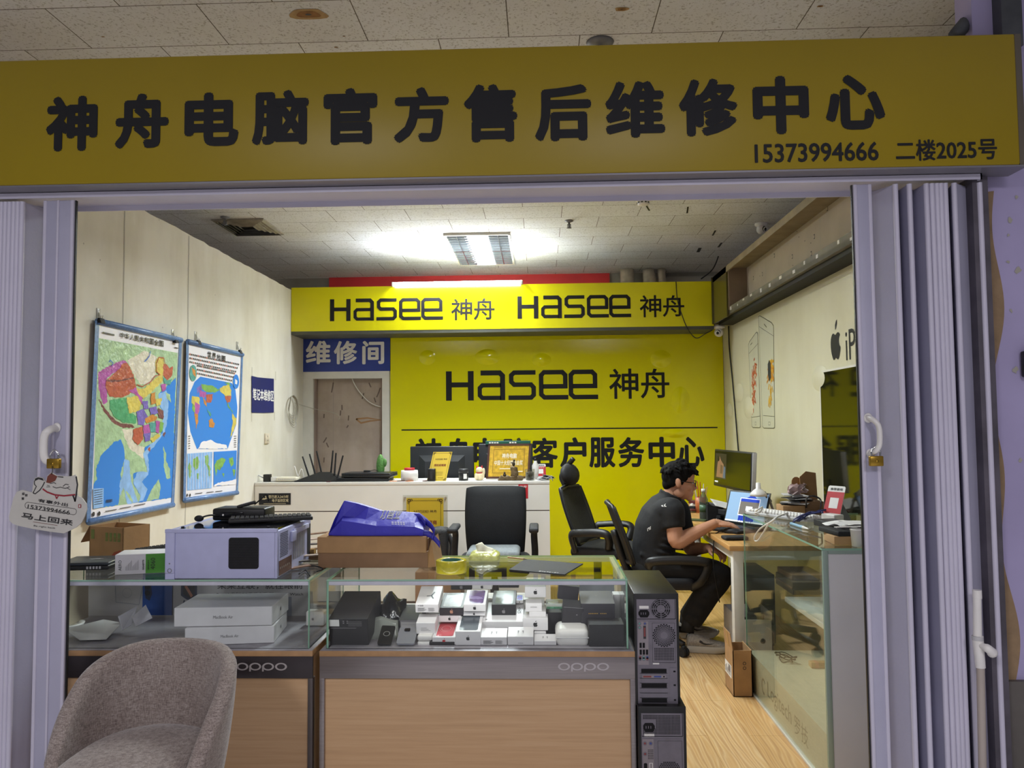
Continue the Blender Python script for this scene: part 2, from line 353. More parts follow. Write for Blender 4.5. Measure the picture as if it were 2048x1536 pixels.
# floor, ceiling, walls
g = G(); g.b2((-6, 2.45, -.06), (6, 9, 0)); struct(g, 'floor', m_floor)
g = G(); g.b2((-6, -4, -.06), (6, 2.45, 0)); struct(g, 'floor_corridor', mat('corridor_tile', '#dad9d8', .35, nz=(4, .1)))
g = G(); g.b2((-6, -4, CEIL), (6, 8.45, CEIL+.05))
for px, py, r in ((617, 28, .06), (1243, 18, .022), (206, 73, .006), (688, 72, .005), (672, 94, .007), (1640, 12, .01)):     # water stains
    p = PZ(px, py, CEIL); n = 18
    for z, k, mi in ((.0012, 1, 1), (.0018, .62, 2), (.0024, .16, 3)):
        g.flat([(p.x+r*k*math.cos(a)*(1.25+.2*math.sin(3*a+r*99)), p.y+r*k*math.sin(a)*(.8+.15*math.cos(2*a))) for a in [2*PI*i/n for i in range(n)]], CEIL-z, mi)
for px, py, w, a in ((1440, 490, .02, .2), (1398, 500, .03, .3), (1375, 420, .012, .5), (1428, 466, .014, .3), (1185, 575, .02, .3), (1295, 415, .012, 1.0)):   # gaps between tiles
    p = PZ(px, max(py, 390), CEIL); g.box((p.x, p.y, CEIL), (w, .18, .003), 3, rz=-a*.3)
struct(g, 'ceiling', [m_ceil, mat('stain_light', '#a98a5e', .9, nz=(30, .15)), mat('stain_brown', '#8a6236', .9, nz=(40, .2)), m_black])
def wall_poly(pts, y0, y1): pass
g = G(); n = 60       # left partition with a slightly ragged top edge and two seams
top = [(2.62+(YB+.1-2.62)*i/n, 2.72+(random.uniform(-.006, .004) if i % 3 else 0)) for i in range(n+1)]
g.prism([(2.62, 0), (YB+.1, 0)]+top[::-1], 0, -.09, T=ONLEFT(XL))
for px in (247, 376.5):
    y = PX(px, 560, XL).y; pts = [(y+random.uniform(-.006, .006)*(k % 2), 2.71-k*.12) for k in range(22)]
    g.strip(pts, .011, .0006, 1, ONLEFT(XL))
for px, py in ((167, 487), (430, 590), (318, 440), (325, 655), (480, 700), (200, 520)):
    p = PX(px, py, XL); g.disc(p.y, p.z, .005, .0008, 1, ONLEFT(XL), 8)
struct(g, 'wall_left', [m_white_wall, m_seam])
xd0, xd1, zd = PY(627, 850, YB).x, PY(765, 850, YB).x, PY(690, 757, YB).z      # door opening
g = G(); g.b2((XL, YB, 0), (xd0-.09, YB+.09, 2.72)); g.b2((xd1+.06, YB, 0), (XR+.1, YB+.09, 2.72)); g.b2((xd0-.09, YB, zd+.05), (xd1+.06, YB+.09, 2.72))
struct(g, 'wall_back', m_white_wall)
g = G(); g.b2((xd0-.1, YB-.02, 0), (xd0, YB+.02, zd)); g.b2((xd1, YB-.02, 0), (xd1+.07, YB+.02, zd)); g.b2((xd0-.1, YB-.02, zd), (xd1+.07, YB+.02, zd+.075))
g.b2((xd0, YB+.02, 0), (xd0+.02, YB+.09, zd), 1); g.b2((xd1-.02, YB+.02, 0), (xd1, YB+.09, zd), 1)
struct(g, 'trim_1', [m_wpaint, mat('brown_reveal', '#8d7a70', .7)])
T = FRONT(YB+.07); g = G(); g.b2((xd0, YB+.07, 0), (xd1, YB+.1, zd))
for px, py, l, a in ((665, 775, .1, 1.4), (684, 815, .05, 1.6), (681, 826, .05, 1.5), (648, 832, .04, 1.5), (726, 792, .06, 1.3), (697, 836, .05, 1.5), (650, 880, .06, 1.0), (655, 890, .05, 2), (648, 920, .05, 1.5), (695, 853, .03, 1), (740, 770, .05, 2), (757, 785, .1, 1.2), (750, 800, .05, 1.9)):
    p = PY(px, py, YB+.07); c, s_ = math.cos(a)*l/2, math.sin(a)*l/2
    g.strip([(p.x-c, p.z-s_), (p.x+c*.2, p.z+s_*.1), (p.x+c, p.z+s_)], .012, .001, 1, T)
p = [PY(x, y, YB+.07) for x, y in ((712, 838), (735, 836), (762, 840), (740, 842), (722, 846), (712, 838))]; g.strip([(q.x, q.z) for q in p], .016, .001, 2, T)
x5 = PY(663, 800, YB).x; g.strip([(x5, 0), (x5, zd)], .006, .0008, 3, T)
struct(g, 'door_1', [m_dirty, mat('scuff', '#6b5c55', .8), mat('rust', '#a07a55', .8), mat('faint_line', '#9c8f88', .8)])
# right partition: cream vinyl photo wall with the printed panels
g = G(); g.b2((XR, 2.66, 0), (XR+.1, YB+.02, 2.72)); struct(g, 'wall_right', m_cream)
g = G(); g.b2((-6, 8.4, 0), (6, 8.5, CEIL)); g.b2((PY(1333, 540, 8.35).x, 8.36, 2.2), (3.4, 8.4, CEIL-.05), 1); struct(g, 'wall_rear', [m_rear, mat('pale_board', '#b9b6ad', .8, nz=(3, .05))])
# corridor side, right of the folding door: steel post, lilac wall with a tan edge and a dark skirting panel
x0, x1 = PY(1966, 900, 2.5).x, PY(1998, 900, 2.5).x
g = G(); g.b2((x0, 2.5, 0), (x1, 2.62, 2.24)); struct(g, 'trim_2', mat('steel_post', '#57525a', .55, .3, nz=(9, .3)))
g = G(); g.b2((x1, 2.55, .62), (3.4, 2.65, CEIL)); T = FRONT(2.55)
pts = [(x1, .6)]+[(x1+.04+.016*math.sin(k*.31)+.014*math.sin(k*.13+1), .62+k*.026) for k in range(62)]+[(x1, 2.2)]; g.flat(pts, .0012, 1, T)
for px, py in ((2033, 395), (2020, 440), (2016, 470), (2015, 524), (2036, 540), (2022, 622), (2030, 740), (2040, 920)):
    p = PY(px, py, 2.55); r = random.uniform(.005, .012); g.flat([(p.x+r*math.cos(a)*random.uniform(.4, 1.3), p.z+r*math.sin(a)*random.uniform(.5, 1.6)) for a in [k*.7 for k in range(9)]], .002, 2, T)
struct(g, 'wall_corridor', [mat('lilac_paint', '#a59cc0', .6, nz=(3, .08)), mat('tan_filler', '#8c7457', .8, nz=(20, .2)), m_seam])
g = G(); g.b2((x1, 2.53, 0), (3.4, 2.65, .62)); struct(g, 'baseboard_corridor', mat('skirting_panel', '#5a5550', .6, nz=(8, .2)))
# ---------------------------------------------------------------- shop front: sign, rail, folding doors
YS = 2.42; zs0, zs1 = PY(1024, 350, YS).z, PY(1024, 93.5, YS).z; xs0, xs1 = -2.3, PY(2035.5, 190, YS).x
t = thing('shop_sign', 'long yellow shop sign box with large dark Chinese characters above the entrance', 'sign', (0, YS, zs0), world=True)
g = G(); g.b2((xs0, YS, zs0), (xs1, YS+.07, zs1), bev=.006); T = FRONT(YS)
for s, a, b, c, d in (('神',90,190,198,305),('舟',228,185,340,300),('电',367,183,480,295),('脑',502,178,620,293),('官',645,174,757,292),('方',785,172,900,288),('售',925,166,1037,287),('后',1067,167,1185,285),('维',1208,160,1332,278),('修',1355,155,1478,275),('中',1503,150,1620,271),('心',1648,147,1772,262)):
    l, r = PY(a, (b+d)/2, YS), PY(c, (b+d)/2, YS); u, w = PY((a+c)/2, b, YS), PY((a+c)/2, d, YS)
    g.text(s, l.x+.012, w.z+.012, r.x-.012, u.z-.012, .0012, 1, T, bold=.045)
def ptext(g, s, a, b, c, d, Y, m, bold=0, z=.0012, pl=None):
    pl = pl or (lambda x, y: PY(x, y, Y)); T = FRONT(Y)
    l, r, u, w = pl(a, (b+d)/2), pl(c, (b+d)/2), pl((a+c)/2, b), pl((a+c)/2, d)
    g.text(s, l.x, w.z, r.x, u.z, z, m, T, bold)
ptext(g, '15373994666', 1510, 287, 1756, 323, YS, 1, .022); ptext(g, '二楼2025号', 1792, 279, 1993, 320, YS, 1, .022)
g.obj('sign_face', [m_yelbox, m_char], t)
g = G(); g.b2((xs1, YS+.004, zs0), (xs1+.02, YS+.12, zs1)); g.obj('end_cap', mat('sign_return', '#5d5548', .5, nz=(6, .1)), t)
g = G(); g.b2((xs0, YS+.002, zs0-.006), (xs1+.02, YS+.1, zs0)); g.obj('bottom_tray', mat('sign_tray', '#7d7a80', .4, .3), t)
t = thing('steel_bracket', 'dark steel post and slanted pipe holding the sign up at the right end', 'bracket', (1.5, 2.55, zs1), world=True)
a, b = PY(1997, 62, 2.52).x, PY(2038, 62, 2.52).x
g = G(); g.b2((a, 2.5, zs1), (b, 2.56, CEIL)); m_steel = mat('bracket_steel', '#4f5154', .5, .4, nz=(12, .2)); g.obj('post', m_steel, t)
g = G(); g.tube([PY(1912, 70, 2.53), PZ(1985, -20, CEIL-.02)], .024, 0, 12); g.obj('brace', m_steel, t)
zt0, zt1 = PY(1000, 377.5, 2.48).z, PY(1000, 364, 2.48).z
g = G(); xt1 = PY(1964, 350, 2.48).x; g.b2((-2.3, 2.48, zt0), (xt1, 2.485, zt1)); g.b2((-2.3, 2.645, zt0), (xt1, 2.65, zt1)); g.b2((-2.3, 2.48, zt1-.005), (xt1, 2.65, zt1)); g.b2((xt1-.005, 2.48, zt0), (xt1, 2.65, zt1)); struct(g, 'trim_3', m_lavl)
YN, YD = 2.50, 2.585; zt = zt0-.006
def fx(px, y): return PY(px, 450, y).x
def slat(g, p, q, m=0):
    v = Vector((q[0]-p[0], q[1]-p[1], 0)).normalized(); n = Vector((-v.y, v.x, 0))*.004
    g.prism([(p[0]+n.x, p[1]+n.y), (q[0]+n.x, q[1]+n.y), (q[0]-n.x, q[1]-n.y), (p[0]-n.x, p[1]-n.y)], .01, zt, m)
def folding(side, label, stile, folds, hx, hz0, hz1):
    t = thing('folding_door', label, 'door', ((fx(stile[0], YN)+fx(stile[1], YN))/2, YN, 0), world=True)
    a, b = fx(stile[0], YN-.01), fx(stile[1], YN-.01); lo, hi = min(a, b), max(a, b)
    g = G(); g.b2((lo, YN-.01, .01), (hi, YN+.002, zt), 0, .003); g.b2((lo-.004, YN-.013, .01), (lo+.008, YN+.003, zt), 1, .003); g.b2((hi-.008, YN-.013, .01), (hi+.004, YN+.003, zt), 1, .003)
    if side < 0: x = fx(116, YN-.01); g.b2((x-.004, YN-.014, .01), (x+.004, YN, zt), 1, .002)
    x = hi+.006 if side < 0 else lo-.006; g.b2((x-.0025, YN-.004, .01), (x+.0025, YN+.004, zt), 2)
    g.obj('lead_stile', [m_lav, m_lavl, m_black], t)
    g = G(); P = [(fx(px, YN+(YD-YN)*(1-near)), YN+(YD-YN)*(1-near), near == 1) for px, near in folds]
    for p, q in zip(P, P[1:]): slat(g, p, q)
    for x, y, near in P: g.cyl((x, y, .01), (x, y, zt), .0085 if near else .006, None, 1, 12)
    g.obj('pleats', [m_lav, m_lavl], t)
    g = G(); zz = PY(hx, hz0, YN).z, PY(hx, hz1, YN).z; x = PY(hx, (hz0+hz1)/2, YN).x
    sgn = 1 if side < 0 else -1
    g.tube(smooth([(x+sgn*.008, YN-.012, zz[0]), (x+sgn*.004, YN-.045, zz[0]-.008), (x-sgn*.008, YN-.052, zz[0]-.03), (x-sgn*.008, YN-.052, zz[1]+.03), (x+sgn*.002, YN-.045, zz[1]+.008), (x+sgn*.006, YN-.012, zz[1])], 5), .0085, 0, 10, sq=1.5)
    g.ell((x+sgn*.008, YN-.013, zz[0]), (.014, .006, .016)); g.ell((x+sgn*.006, YN-.013, zz[1]), (.012, .006, .014)); g.obj('handle', m_white, t)
    return t
folding(-1, 'lavender grey folding door pushed to the side beside the wall maps', (88.5, 145), [(86, 0), (44, 1), (40, 0), (35.5, 1), (31, 0), (27.5, 1), (24, 0), (19, 1), (15, 0), (11, 1), (7, 0), (3, 1), (-2, 0), (-6, 1), (-60, 0), (-110, 1), (-160, 0)], 113, 855, 927)
folding(1, 'lavender grey folding door pushed to the side beside the glass showcase', (1711.5, 1743), [(1745, 0), (1793, 1), (1797, 0), (1821, 1), (1826, 0), (1855, 1), (1859, 0), (1866, 1), (1870, 0), (1876, 1), (1879, 0), (1884, 1), (1888, 0), (1893, 1), (1897, 0), (1911, 1), (1934, .45), (1962, 1)], 1739, 836, 906)
def padlock(px, py, dx, label):
    p = PY(px, py, YN-.05); x, y, z = p
    t = thing('padlock', label, 'padlock', (x, y, z), world=True)
    g = G(); g.box((x, y, z), (.042, .016, .032), bev=.003); g.lathe([(.005, 0), (.005, .002)], T=Matrix.Translation((x, y-.008, z)) @ RX90, n=10); g.obj('lock_body', m_brass, t)
    g = G(); g.tube(smooth([(x-.013, y, z+.014), (x-.013, y, z+.03), (x, y, z+.044), (x+.013, y, z+.03), (x+.013, y, z+.014)], 6), .0032); g.obj('shackle', m_chrome, t)
padlock(108, 927, 0, 'small brass padlock hanging above the white cat sign'); padlock(1752, 922, 0, 'small brass padlock locked on the handle beside the glass showcase')
# cat shaped notice hung on the left handle
YC = YN-.06
def CP(x, y): p = PY(x/4.518, 820+y/4.518, YC); return (p.x, p.z)
t = thing('hanging_sign', 'white cut-out board with a smiling cat and black lettering hung on the door handle', 'sign', (PY(95, 1060, YC).x, YC, PY(95, 1062, YC).z), world=True)
out = [(80, 965), (95, 900), (120, 800), (150, 740), (200, 722), (290, 745), (300, 660), (312, 620), (345, 603), (385, 612), (412, 650), (428, 595), (462, 562), (505, 590), (600, 600), (640, 598), (680, 585), (695, 640), (692, 700), (700, 775), (745, 800), (780, 850), (785, 900), (765, 960), (735, 1020), (690, 1060), (640, 1085), (575, 1115), (440, 1098), (300, 1075), (160, 1045), (110, 1025), (85, 1000)]
g = G(); g.prism([CP(*p) for p in out], 0, -.004, T=FRONT(YC)); T = FRONT(YC)
def cs(pts, w, m): g.strip([CP(*p) for p in pts], w, .0012, m, T)
g.flat([CP(*p) for p in ((418, 655), (430, 600), (462, 570), (520, 600), (500, 640), (450, 662))], .0008, 2, T); g.flat([CP(*p) for p in ((520, 598), (575, 603), (572, 612), (525, 606))], .0008, 1, T)
g.flat([CP(*p) for p in ((318, 620), (345, 608), (385, 616), (398, 640), (350, 625), (312, 645))], .0008, 1, T)
g.flat([CP(*p) for p in ((388, 705), (430, 735), (500, 760), (580, 768), (680, 758), (682, 772), (580, 782), (490, 772), (425, 748), (385, 720))], .0009, 3, T)
cs([(300, 750), (320, 757), (360, 725), (385, 690)], .003, 1); cs([(385, 690), (405, 650)], .003, 1); cs([(312, 640), (312, 670), (330, 690), (300, 750)], .0025, 1); cs([(455, 665), (490, 655), (508, 668)], .002, 1); cs([(570, 690), (595, 670), (622, 675)], .002, 1)
cs([(478, 692), (510, 705), (548, 697), (590, 708), (622, 700)], .002, 1); cs([(425, 680), (450, 684)], .0015, 1); cs([(420, 695), (455, 694)], .0015, 1); cs([(610, 705), (638, 722)], .0015, 1); cs([(618, 690), (632, 696)], .0015, 1)
cs([(690, 600), (702, 675), (690, 770), (678, 828)], .005, 1); cs([(660, 770), (682, 825)], .005, 1); cs([(500, 770), (515, 800), (528, 775)], .003, 3); g.disc(*CP(512, 792), .003, .0015, 3, T, 10)
def ct(s, a, b, c, d, m=1, bold=.02, rot=0):      # text along a baseline that runs down to the right with the board
    p, q = CP(a, b), CP(c, d); F_ = frame((p[0], YC, p[1]), (q[0]-p[0], 0, q[1]-p[1]), (0, 0, 1)); return F_, math.hypot(q[0]-p[0], q[1]-p[1])
for s, a, b, c, d, h, bold, m in (('有事外出', 345, 830, 612, 872, .0105, .02, 1), ('15373994666', 250, 888, 630, 945, .0125, .012, 1), ('马上回来', 195, 975, 655, 1045, .018, .03, 1), ('Be right back', 305, 1055, 500, 1078, .0062, 0, 1)):
    F_, l = ct(s, a, b, c, d); g.text(s, 0, 0, l, h, .0012, m, F_, bold)
for s, x, y in (('招', 212, 757), ('财', 240, 770), ('猫', 208, 800)):
    q = CP(x, y); g.text(s, q[0]-.004, q[1]-.004, q[0]+.004, q[1]+.004, .0012, 1, T, .02)
a, b = CP(225, 826), CP(690, 945); F_, l = ct('', 226, 868, 690, 932)
g.strip([(p[0], p[1]) for p in rrect(0, -.006, l, .0135, .009)], .0012, .001, 1, F_, True); q = CP(722, 868); g.flat(rrect(q[0]-.005, q[1]-.006, q[0]+.005, q[1]+.006, .002), .001, 3, T); g.rect(q[0]-.0025, q[1]-.004, q[0]+.0025, q[1]+.004, .0015, 0, T)
cs([(300, 1010), (520, 1043)], .0012, 2)
g.obj('board', [mat('board_white', '#bdbab2', .6, nz=(25, .03)), m_ink, mat('cat_brown', '#6d3527', .6), mat('cat_red', '#8f2330', .5)], t)
g = G(); p = PY(108, 935, YC); q = CP(470, 570); g.tube([(p.x-.006, YC, p.z+.004), (q[0]+.002, YC-.002, q[1]+.004), (q[0], YC-.003, q[1]-.004)], .0012, 0, 6); g.obj('string', m_ink, t)
# white telescopic pole standing against the pleats
yp = 2.44
def pp(x, y): return PY(x, y, yp)
t = thing('telescopic_pole', 'white telescopic pole with a lever clamp leaning on the folded door', 'pole', (pp(1965, 1536).x, yp, 0), world=True)
a, b, c, d = pp(1954, 1180), pp(1955, 1272), pp(1961, 1335), pp(1966, 1700)
g = G(); g.cyl(a, b, .0115, .0125); g.cyl(a, a-Vector((0, 0, .025)), .013); g.obj('upper_tube', m_white, t)
g = G(); g.cyl(b, c, .016, .014); g.cyl(b, b-Vector((0, 0, .012)), .0165, None, 1); g.tube(smooth([pp(1956, 1288), pp(1965, 1292)-Vector((0, .03, 0)), pp(1980, 1305)-Vector((0, .02, 0))], 5), [.01]*4+[.013]*4+[.015]*2+[.008], 0, 12); g.obj('clamp', [m_white, m_lgrey], t)
g = G(); g.cyl(c, (d.x, yp, 0.0), .0115); g.obj('lower_tube', mat('beige_tube', '#a89d94', .4, nz=(4, .1)), t)
p = PY(2049, 728, 2.53); g = G(); g.box((p.x+.02, 2.53, p.z), (.05, .03, .085), 0, .006); g.rect(-.015, -.03, .015, .01, .016, 1, FRONT(2.53) @ Matrix.Translation((p.x+.02, p.z, 0)))
g.one('switch_box', [m_black, m_dark], 'small black box fixed on the lilac wall at the right edge', 'switch', (p.x+.02, 2.545, p.z))
# ---------------------------------------------------------------- fixed things on walls and ceiling
def logo(g, x0, z0, x1, z1, z, m, T):          # the squared-off latin word mark
    s = (z1-z0); kx = (x1-x0)/5.24
    def q(P, dx=0): return [(x0+(p[0]+dx)*kx, z0+p[1]*s) for p in P]
    w = .17*s
    g.rect(*q([(0, 0)])[0], *q([(.2, 1)])[0], z, m, T); g.rect(*q([(.76, 0)])[0], *q([(.96, 1)])[0], z, m, T); g.rect(*q([(.19, .45)])[0], *q([(.77, .62)])[0], z, m, T)
    g.strip(q([(1.2, .93), (1.86, .93), (1.96, .83), (1.96, 0)]), w, z, m, T); g.strip(q([(1.9, .08), (1.26, .08), (1.17, .17), (1.17, .42), (1.26, .51), (1.9, .51)]), w*.85, z, m, T)
    g.strip(q([(3.1, .93), (2.36, .93), (2.26, .84), (2.26, .62), (2.36, .52), (2.94, .52), (3.03, .42), (3.03, .17), (2.94, .08), (2.16, .08)]), w*.9, z, m, T)
    for dx in (3.2, 4.22): g.strip(q([(1.02, .08), (.2, .08), (.09, .18), (.09, .83), (.19, .93), (.82, .93), (.92, .83), (.92, .45), (.15, .45)], dx), w*.9, z, m, T)
def plogo(g, a, b, c, d, Y, m, z=.0012):
    l, r, u, w = PY(a, (b+d)/2, Y), PY(c, (b+d)/2, Y), PY((a+c)/2, b, Y), PY((a+c)/2, d, Y); logo(g, l.x, w.z, r.x, u.z, z, m, FRONT(Y))
APPLE = [(0, -.72), (.18, -.78), (.38, -.86), (.6, -.76), (.8, -.45), (.93, -.1), (.72, .08), (.66, .38), (.78, .62), (.9, .74), (.68, .9), (.4, .92), (.12, .82), (-.02, .8), (-.3, .92), (-.6, .88), (-.86, .6), (-.94, .2), (-.86, -.25), (-.66, -.62), (-.44, -.84), (-.2, -.82)]
def apple(g, x, y, h, z, m, T, sx=1):
    k = h*.42; g.flat([(x+p[0]*k*.88*sx, y+p[1]*k*.92-h*.08) for p in smooth([(a, b, 0) for a, b in APPLE], 2)], z, m, T)
    g.flat([(x+p[0]*k*sx, y+p[1]*k-h*.06) for p in ((0, .98), (.02, 1.3), (.2, 1.52), (.36, 1.6), (.34, 1.34), (.18, 1.08))], z, m, T)
# yellow wall board
Yb = YB-.02; xb0, xb1 = PY(781, 850, Yb).x, XR-.004; zb1 = 2.345
g = G(); g.b2((xb0, Yb, .02), (xb1, YB, zb1)); T = FRONT(Yb)
plogo(g, 892, 741, 1196, 800, Yb, 1)
for s, a, b, c, d in (('神', 1219, 738, 1276, 797), ('舟', 1282, 738, 1338, 796)): ptext(g, s, a, b, c, d, Yb, 1, .012)
for s, a in (('神', 832), ('舟', 892), ('电', 948), ('脑', 1006), ('客', 1065), ('户', 1122), ('服', 1180), ('务', 1238), ('中', 1299), ('心', 1358)):
    ptext(g, s, a, 877-(a-1065)*.006, a+49, 934-(a-1065)*.006, Yb, 1, .034)
g.strip([(PY(803, 860, Yb).x, PY(803, 860, Yb).z), (PY(1435, 855, Yb).x, PY(1435, 855, Yb).z)], .012, .0012, 1, T)
for px, py, rx, ry in ((855, 715, 17, 15), (975, 714, 26, 16), (1083, 720, 20, 14), (1322, 718, 21, 18), (1361, 800, 19, 27), (1350, 867, 27, 9)):   # air bubbles under the vinyl
    p = PY(px, py, Yb); k = Yb/F; P = []
    for i in range(9):
        a = i/8; r = 1-a; P.append([(p.x+rx*k*r*math.cos(2*PI*j/24), Yb-.019*math.sin(a*PI/2)**1.3, p.z+ry*k*r*math.sin(2*PI*j/24)) for j in range(24)])
    g.grid(P, 2, True, True)
def b_vinyl(N, L, co, b):
    b.inputs['Base Color'].default_value = lin('#dfd900'); n = noisetex(N, L, mapping(N, L, co, (0, 0, 0), (1, 1, 9)), 9, 4)
    u = N('ShaderNodeBump'); u.inputs['Strength'].default_value = .2; u.inputs['Distance'].default_value = .003; L(n, u.inputs['Height']); L(u.outputs[0], b.inputs['Normal'])
m_vinyl = tex_mat('yellow_vinyl', b_vinyl, .17, .45, 0); m_bub = mat('yellow_bubble', '#dfd900', .15)
g.one('wall_sign_board', [m_vinyl, m_char, m_bub], 'large yellow board on the back wall with a logo, a thin line and bold Chinese text', 'sign board', ((xb0+xb1)/2, Yb, .02))
# header sign over the back wall
Yv = 6.98; xv1 = PY(1427, 610, Yv).x; zv0, zv1 = PY(1000, 657.5, Yv).z, PY(1000, 569, Yv).z
t = thing('header_sign', 'long yellow header sign carrying the logo twice below the lit tube', 'sign', (-.4, Yv, zv0), world=True)
g = G(); g.b2((XL+.003, Yv, zv0), (xv1, Yv+.03, zv1)); g.b2((XL+.003, Yv+.37, zv0), (xv1, YB-.003, zv1), 0)
plogo(g, 660, 597, 886, 641, Yv, 1); plogo(g, 1035, 591, 1262, 636, Yv, 1)
for s, a, b, c, d in (('神', 903, 598, 944, 640), ('舟', 948, 597, 989, 639), ('神', 1280, 591, 1322, 634), ('舟', 1326, 591, 1368, 633)): ptext(g, s, a, b, c, d, Yv, 1, .012)
g.obj('sign_face', [m_yel, m_char], t)
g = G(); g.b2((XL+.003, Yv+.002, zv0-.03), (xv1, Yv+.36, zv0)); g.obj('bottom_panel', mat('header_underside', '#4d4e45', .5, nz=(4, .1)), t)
g = G(); g.b2((XL+.003, Yv+.03, zv1-.02), (xv1, Yv+.36, zv1-.005)); g.obj('top_panel', m_wpaint, t)
a, b = PY(787, 571, 6.95), PY(1041, 570, 6.95)
t = thing('tube_light', 'bright white batten tube lying along the top edge of the yellow header', 'light', ((a.x+b.x)/2, 6.95, zv1), world=True)
g = G(); g.b2((a.x-.02, 6.965, zv1-.005), (b.x+.02, 7.01, zv1+.035), 0, .003); g.obj('batten', m_white, t)
g = G(); g.cyl((a.x, 6.945, zv1+.01), (b.x, 6.945, zv1+.01), .015, None, 0, 16); g.obj('tube', emi('tube_glow', '#eef4ff', 150), t)
for x in (a.x-.014, b.x+.002): g = G(); g.b2((x, 6.928, zv1-.01), (x+.012, 6.97, zv1+.03), 0, .002); g.obj('lamp_holder', m_white, t)
# red banner and wrapped pipes on the rear wall
Yr = 8.37; a, b = PY(658, 548, Yr), PY(1219, 544, Yr); g = G(); g.b2((a.x, Yr, a.z-.35), (b.x, Yr+.02, a.z+.005)); g.one('banner', mat('red_banner', '#d2353a', .6, nz=(3, .08)), 'long red banner high on the rear wall behind the yellow header', 'banner', (0, Yr, a.z-.35))
for k, (px, w, lab) in enumerate(((1254, 27, 'straight pale pipe behind the header sign, nearest the red banner'), (1298, 24, 'middle one of three wrapped pipes behind the header sign'), (1325, 17, 'last of three wrapped pipes behind the header sign, beside the pale board'))):
    Yp = 8.2; p = PY(px, 545, Yp); r = w/2*Yp/F; g = G(); zz = [1.9+i*(CEIL-1.9)/24 for i in range(25)]
    g.tube([(p.x+(0 if not k else .012*math.sin(z*9+k)), Yp, z) for z in zz], [r*(1 if not k else 1+.09*math.sin(z*23+k*2)) for z in zz], 0, 14)
    for z in (2.75, 2.95): g.lathe([(r*1.06, -.015), (r*1.06, .015)], 0, 14, Matrix.Translation((p.x, Yp, z)))
    g.one('pipe', mat('pipe_wrap', '#c2b6a2', .7, nz=(14, .2)), lab, 'pipe', (p.x, Yp, 1.9), 'wrapped pipes on the rear wall')
# recessed ceiling lamp, air grille, detectors, sprinklers, cameras
def cquad(*pts): return [PZ(x, y, CEIL) for x, y in pts]
Q = cquad((885, 467), (1020, 463), (1029, 526), (918, 527)); lx0, lx1 = (Q[0].x+Q[3].x)/2, (Q[1].x+Q[2].x)/2; ly0, ly1 = Q[0].y, Q[2].y
def ceiling_lamp(name, label, x0, x1, y0, y1):
    t = thing(name, label, 'light', ((x0+x1)/2, (y0+y1)/2, CEIL), world=True); w = x1-x0; c = (x0+x1)/2; s = w*.155
    g = G(); g.b2((x0, y0, CEIL-.02), (x0+.018, y1, CEIL)); g.b2((x1-.018, y0, CEIL-.02), (x1, y1, CEIL)); g.b2((x0, y0, CEIL-.02), (x1, y0+.018, CEIL)); g.b2((x0, y1-.018, CEIL-.02), (x1, y1, CEIL)); g.obj('frame', m_wpaint, t)
    g = G(); g.b2((c-s, y0+.02, CEIL-.011), (c+s, y1-.02, CEIL-.002)); g.obj('diffuser', emi('lamp_glow', '#f4f8ff', 7), t)
    for a, b in ((x0+.02, c-s-.004), (c+s+.004, x1-.02)):
        g = G(); n = 14
        for k in range(n+1): y = y0+.03+(y1-y0-.06)*k/n; g.b2((a, y-.003, CEIL-.018), (b, y+.003, CEIL-.004))
        g.b2(((a+b)/2-.002, y0+.02, CEIL-.019), ((a+b)/2+.002, y1-.02, CEIL-.004)); g.b2((a, (y0+y1)/2-.012, CEIL-.02), (b, (y0+y1)/2+.012, CEIL-.004)); g.b2((a, y0+.02, CEIL-.004), (b, y1-.02, CEIL-.002), 1)
        g.obj('louvre', [m_chrome, mat('reflector', '#8f9a9c', .25, .6)], t)
ceiling_lamp('ceiling_lamp', 'recessed louvred ceiling lamp with one bright strip, in front of the red banner', lx0, lx1, ly0, ly1)
Q = cquad((426, 439), (528, 435), (566, 467), (470, 469)); x0, x1, y0, y1 = (Q[0].x+Q[3].x)/2, (Q[1].x+Q[2].x)/2, (Q[0].y+Q[1].y)/2, (Q[2].y+Q[3].y)/2
t = thing('ceiling_vent', 'dirty square air grille with nested dark louvres in the ceiling', 'vent', ((x0+x1)/2, (y0+y1)/2, CEIL), world=True)
m_vent = mat('vent_paint', '#8f897c', .6, nz=(12, .3)); c, d = (x0+x1)/2, (y0+y1)/2
def sqring(g, k0, k1, z0, z1, m=0):
    A = [(c+sx*(x1-x0)/2*k0, d+sy*(y1-y0)/2*k0, z0) for sx, sy in ((-1,-1),(1,-1),(1,1),(-1,1))]; B = [(c+sx*(x1-x0)/2*k1, d+sy*(y1-y0)/2*k1, z1) for sx, sy in ((-1,-1),(1,-1),(1,1),(-1,1))]
    g.add(A+B, [(i, (i+1) % 4, 4+(i+1) % 4, 4+i) for i in range(4)], m)
g = G(); sqring(g, 1, .9, CEIL-.012, CEIL-.022); sqring(g, 1, 1, CEIL, CEIL-.012); g.obj('frame', m_vent, t)
g = G()
for k in (.84, .68, .52, .36): sqring(g, k, k-.09, CEIL-.01, CEIL-.02); sqring(g, k, k, CEIL-.01, CEIL-.002)
g.obj('louvres', m_vent, t, fix=False)
g = G(); g.b2((x0+.01, y0+.01, CEIL-.002), (x1-.01, y1-.01, CEIL-.0005)); g.obj('backing', m_black, t)
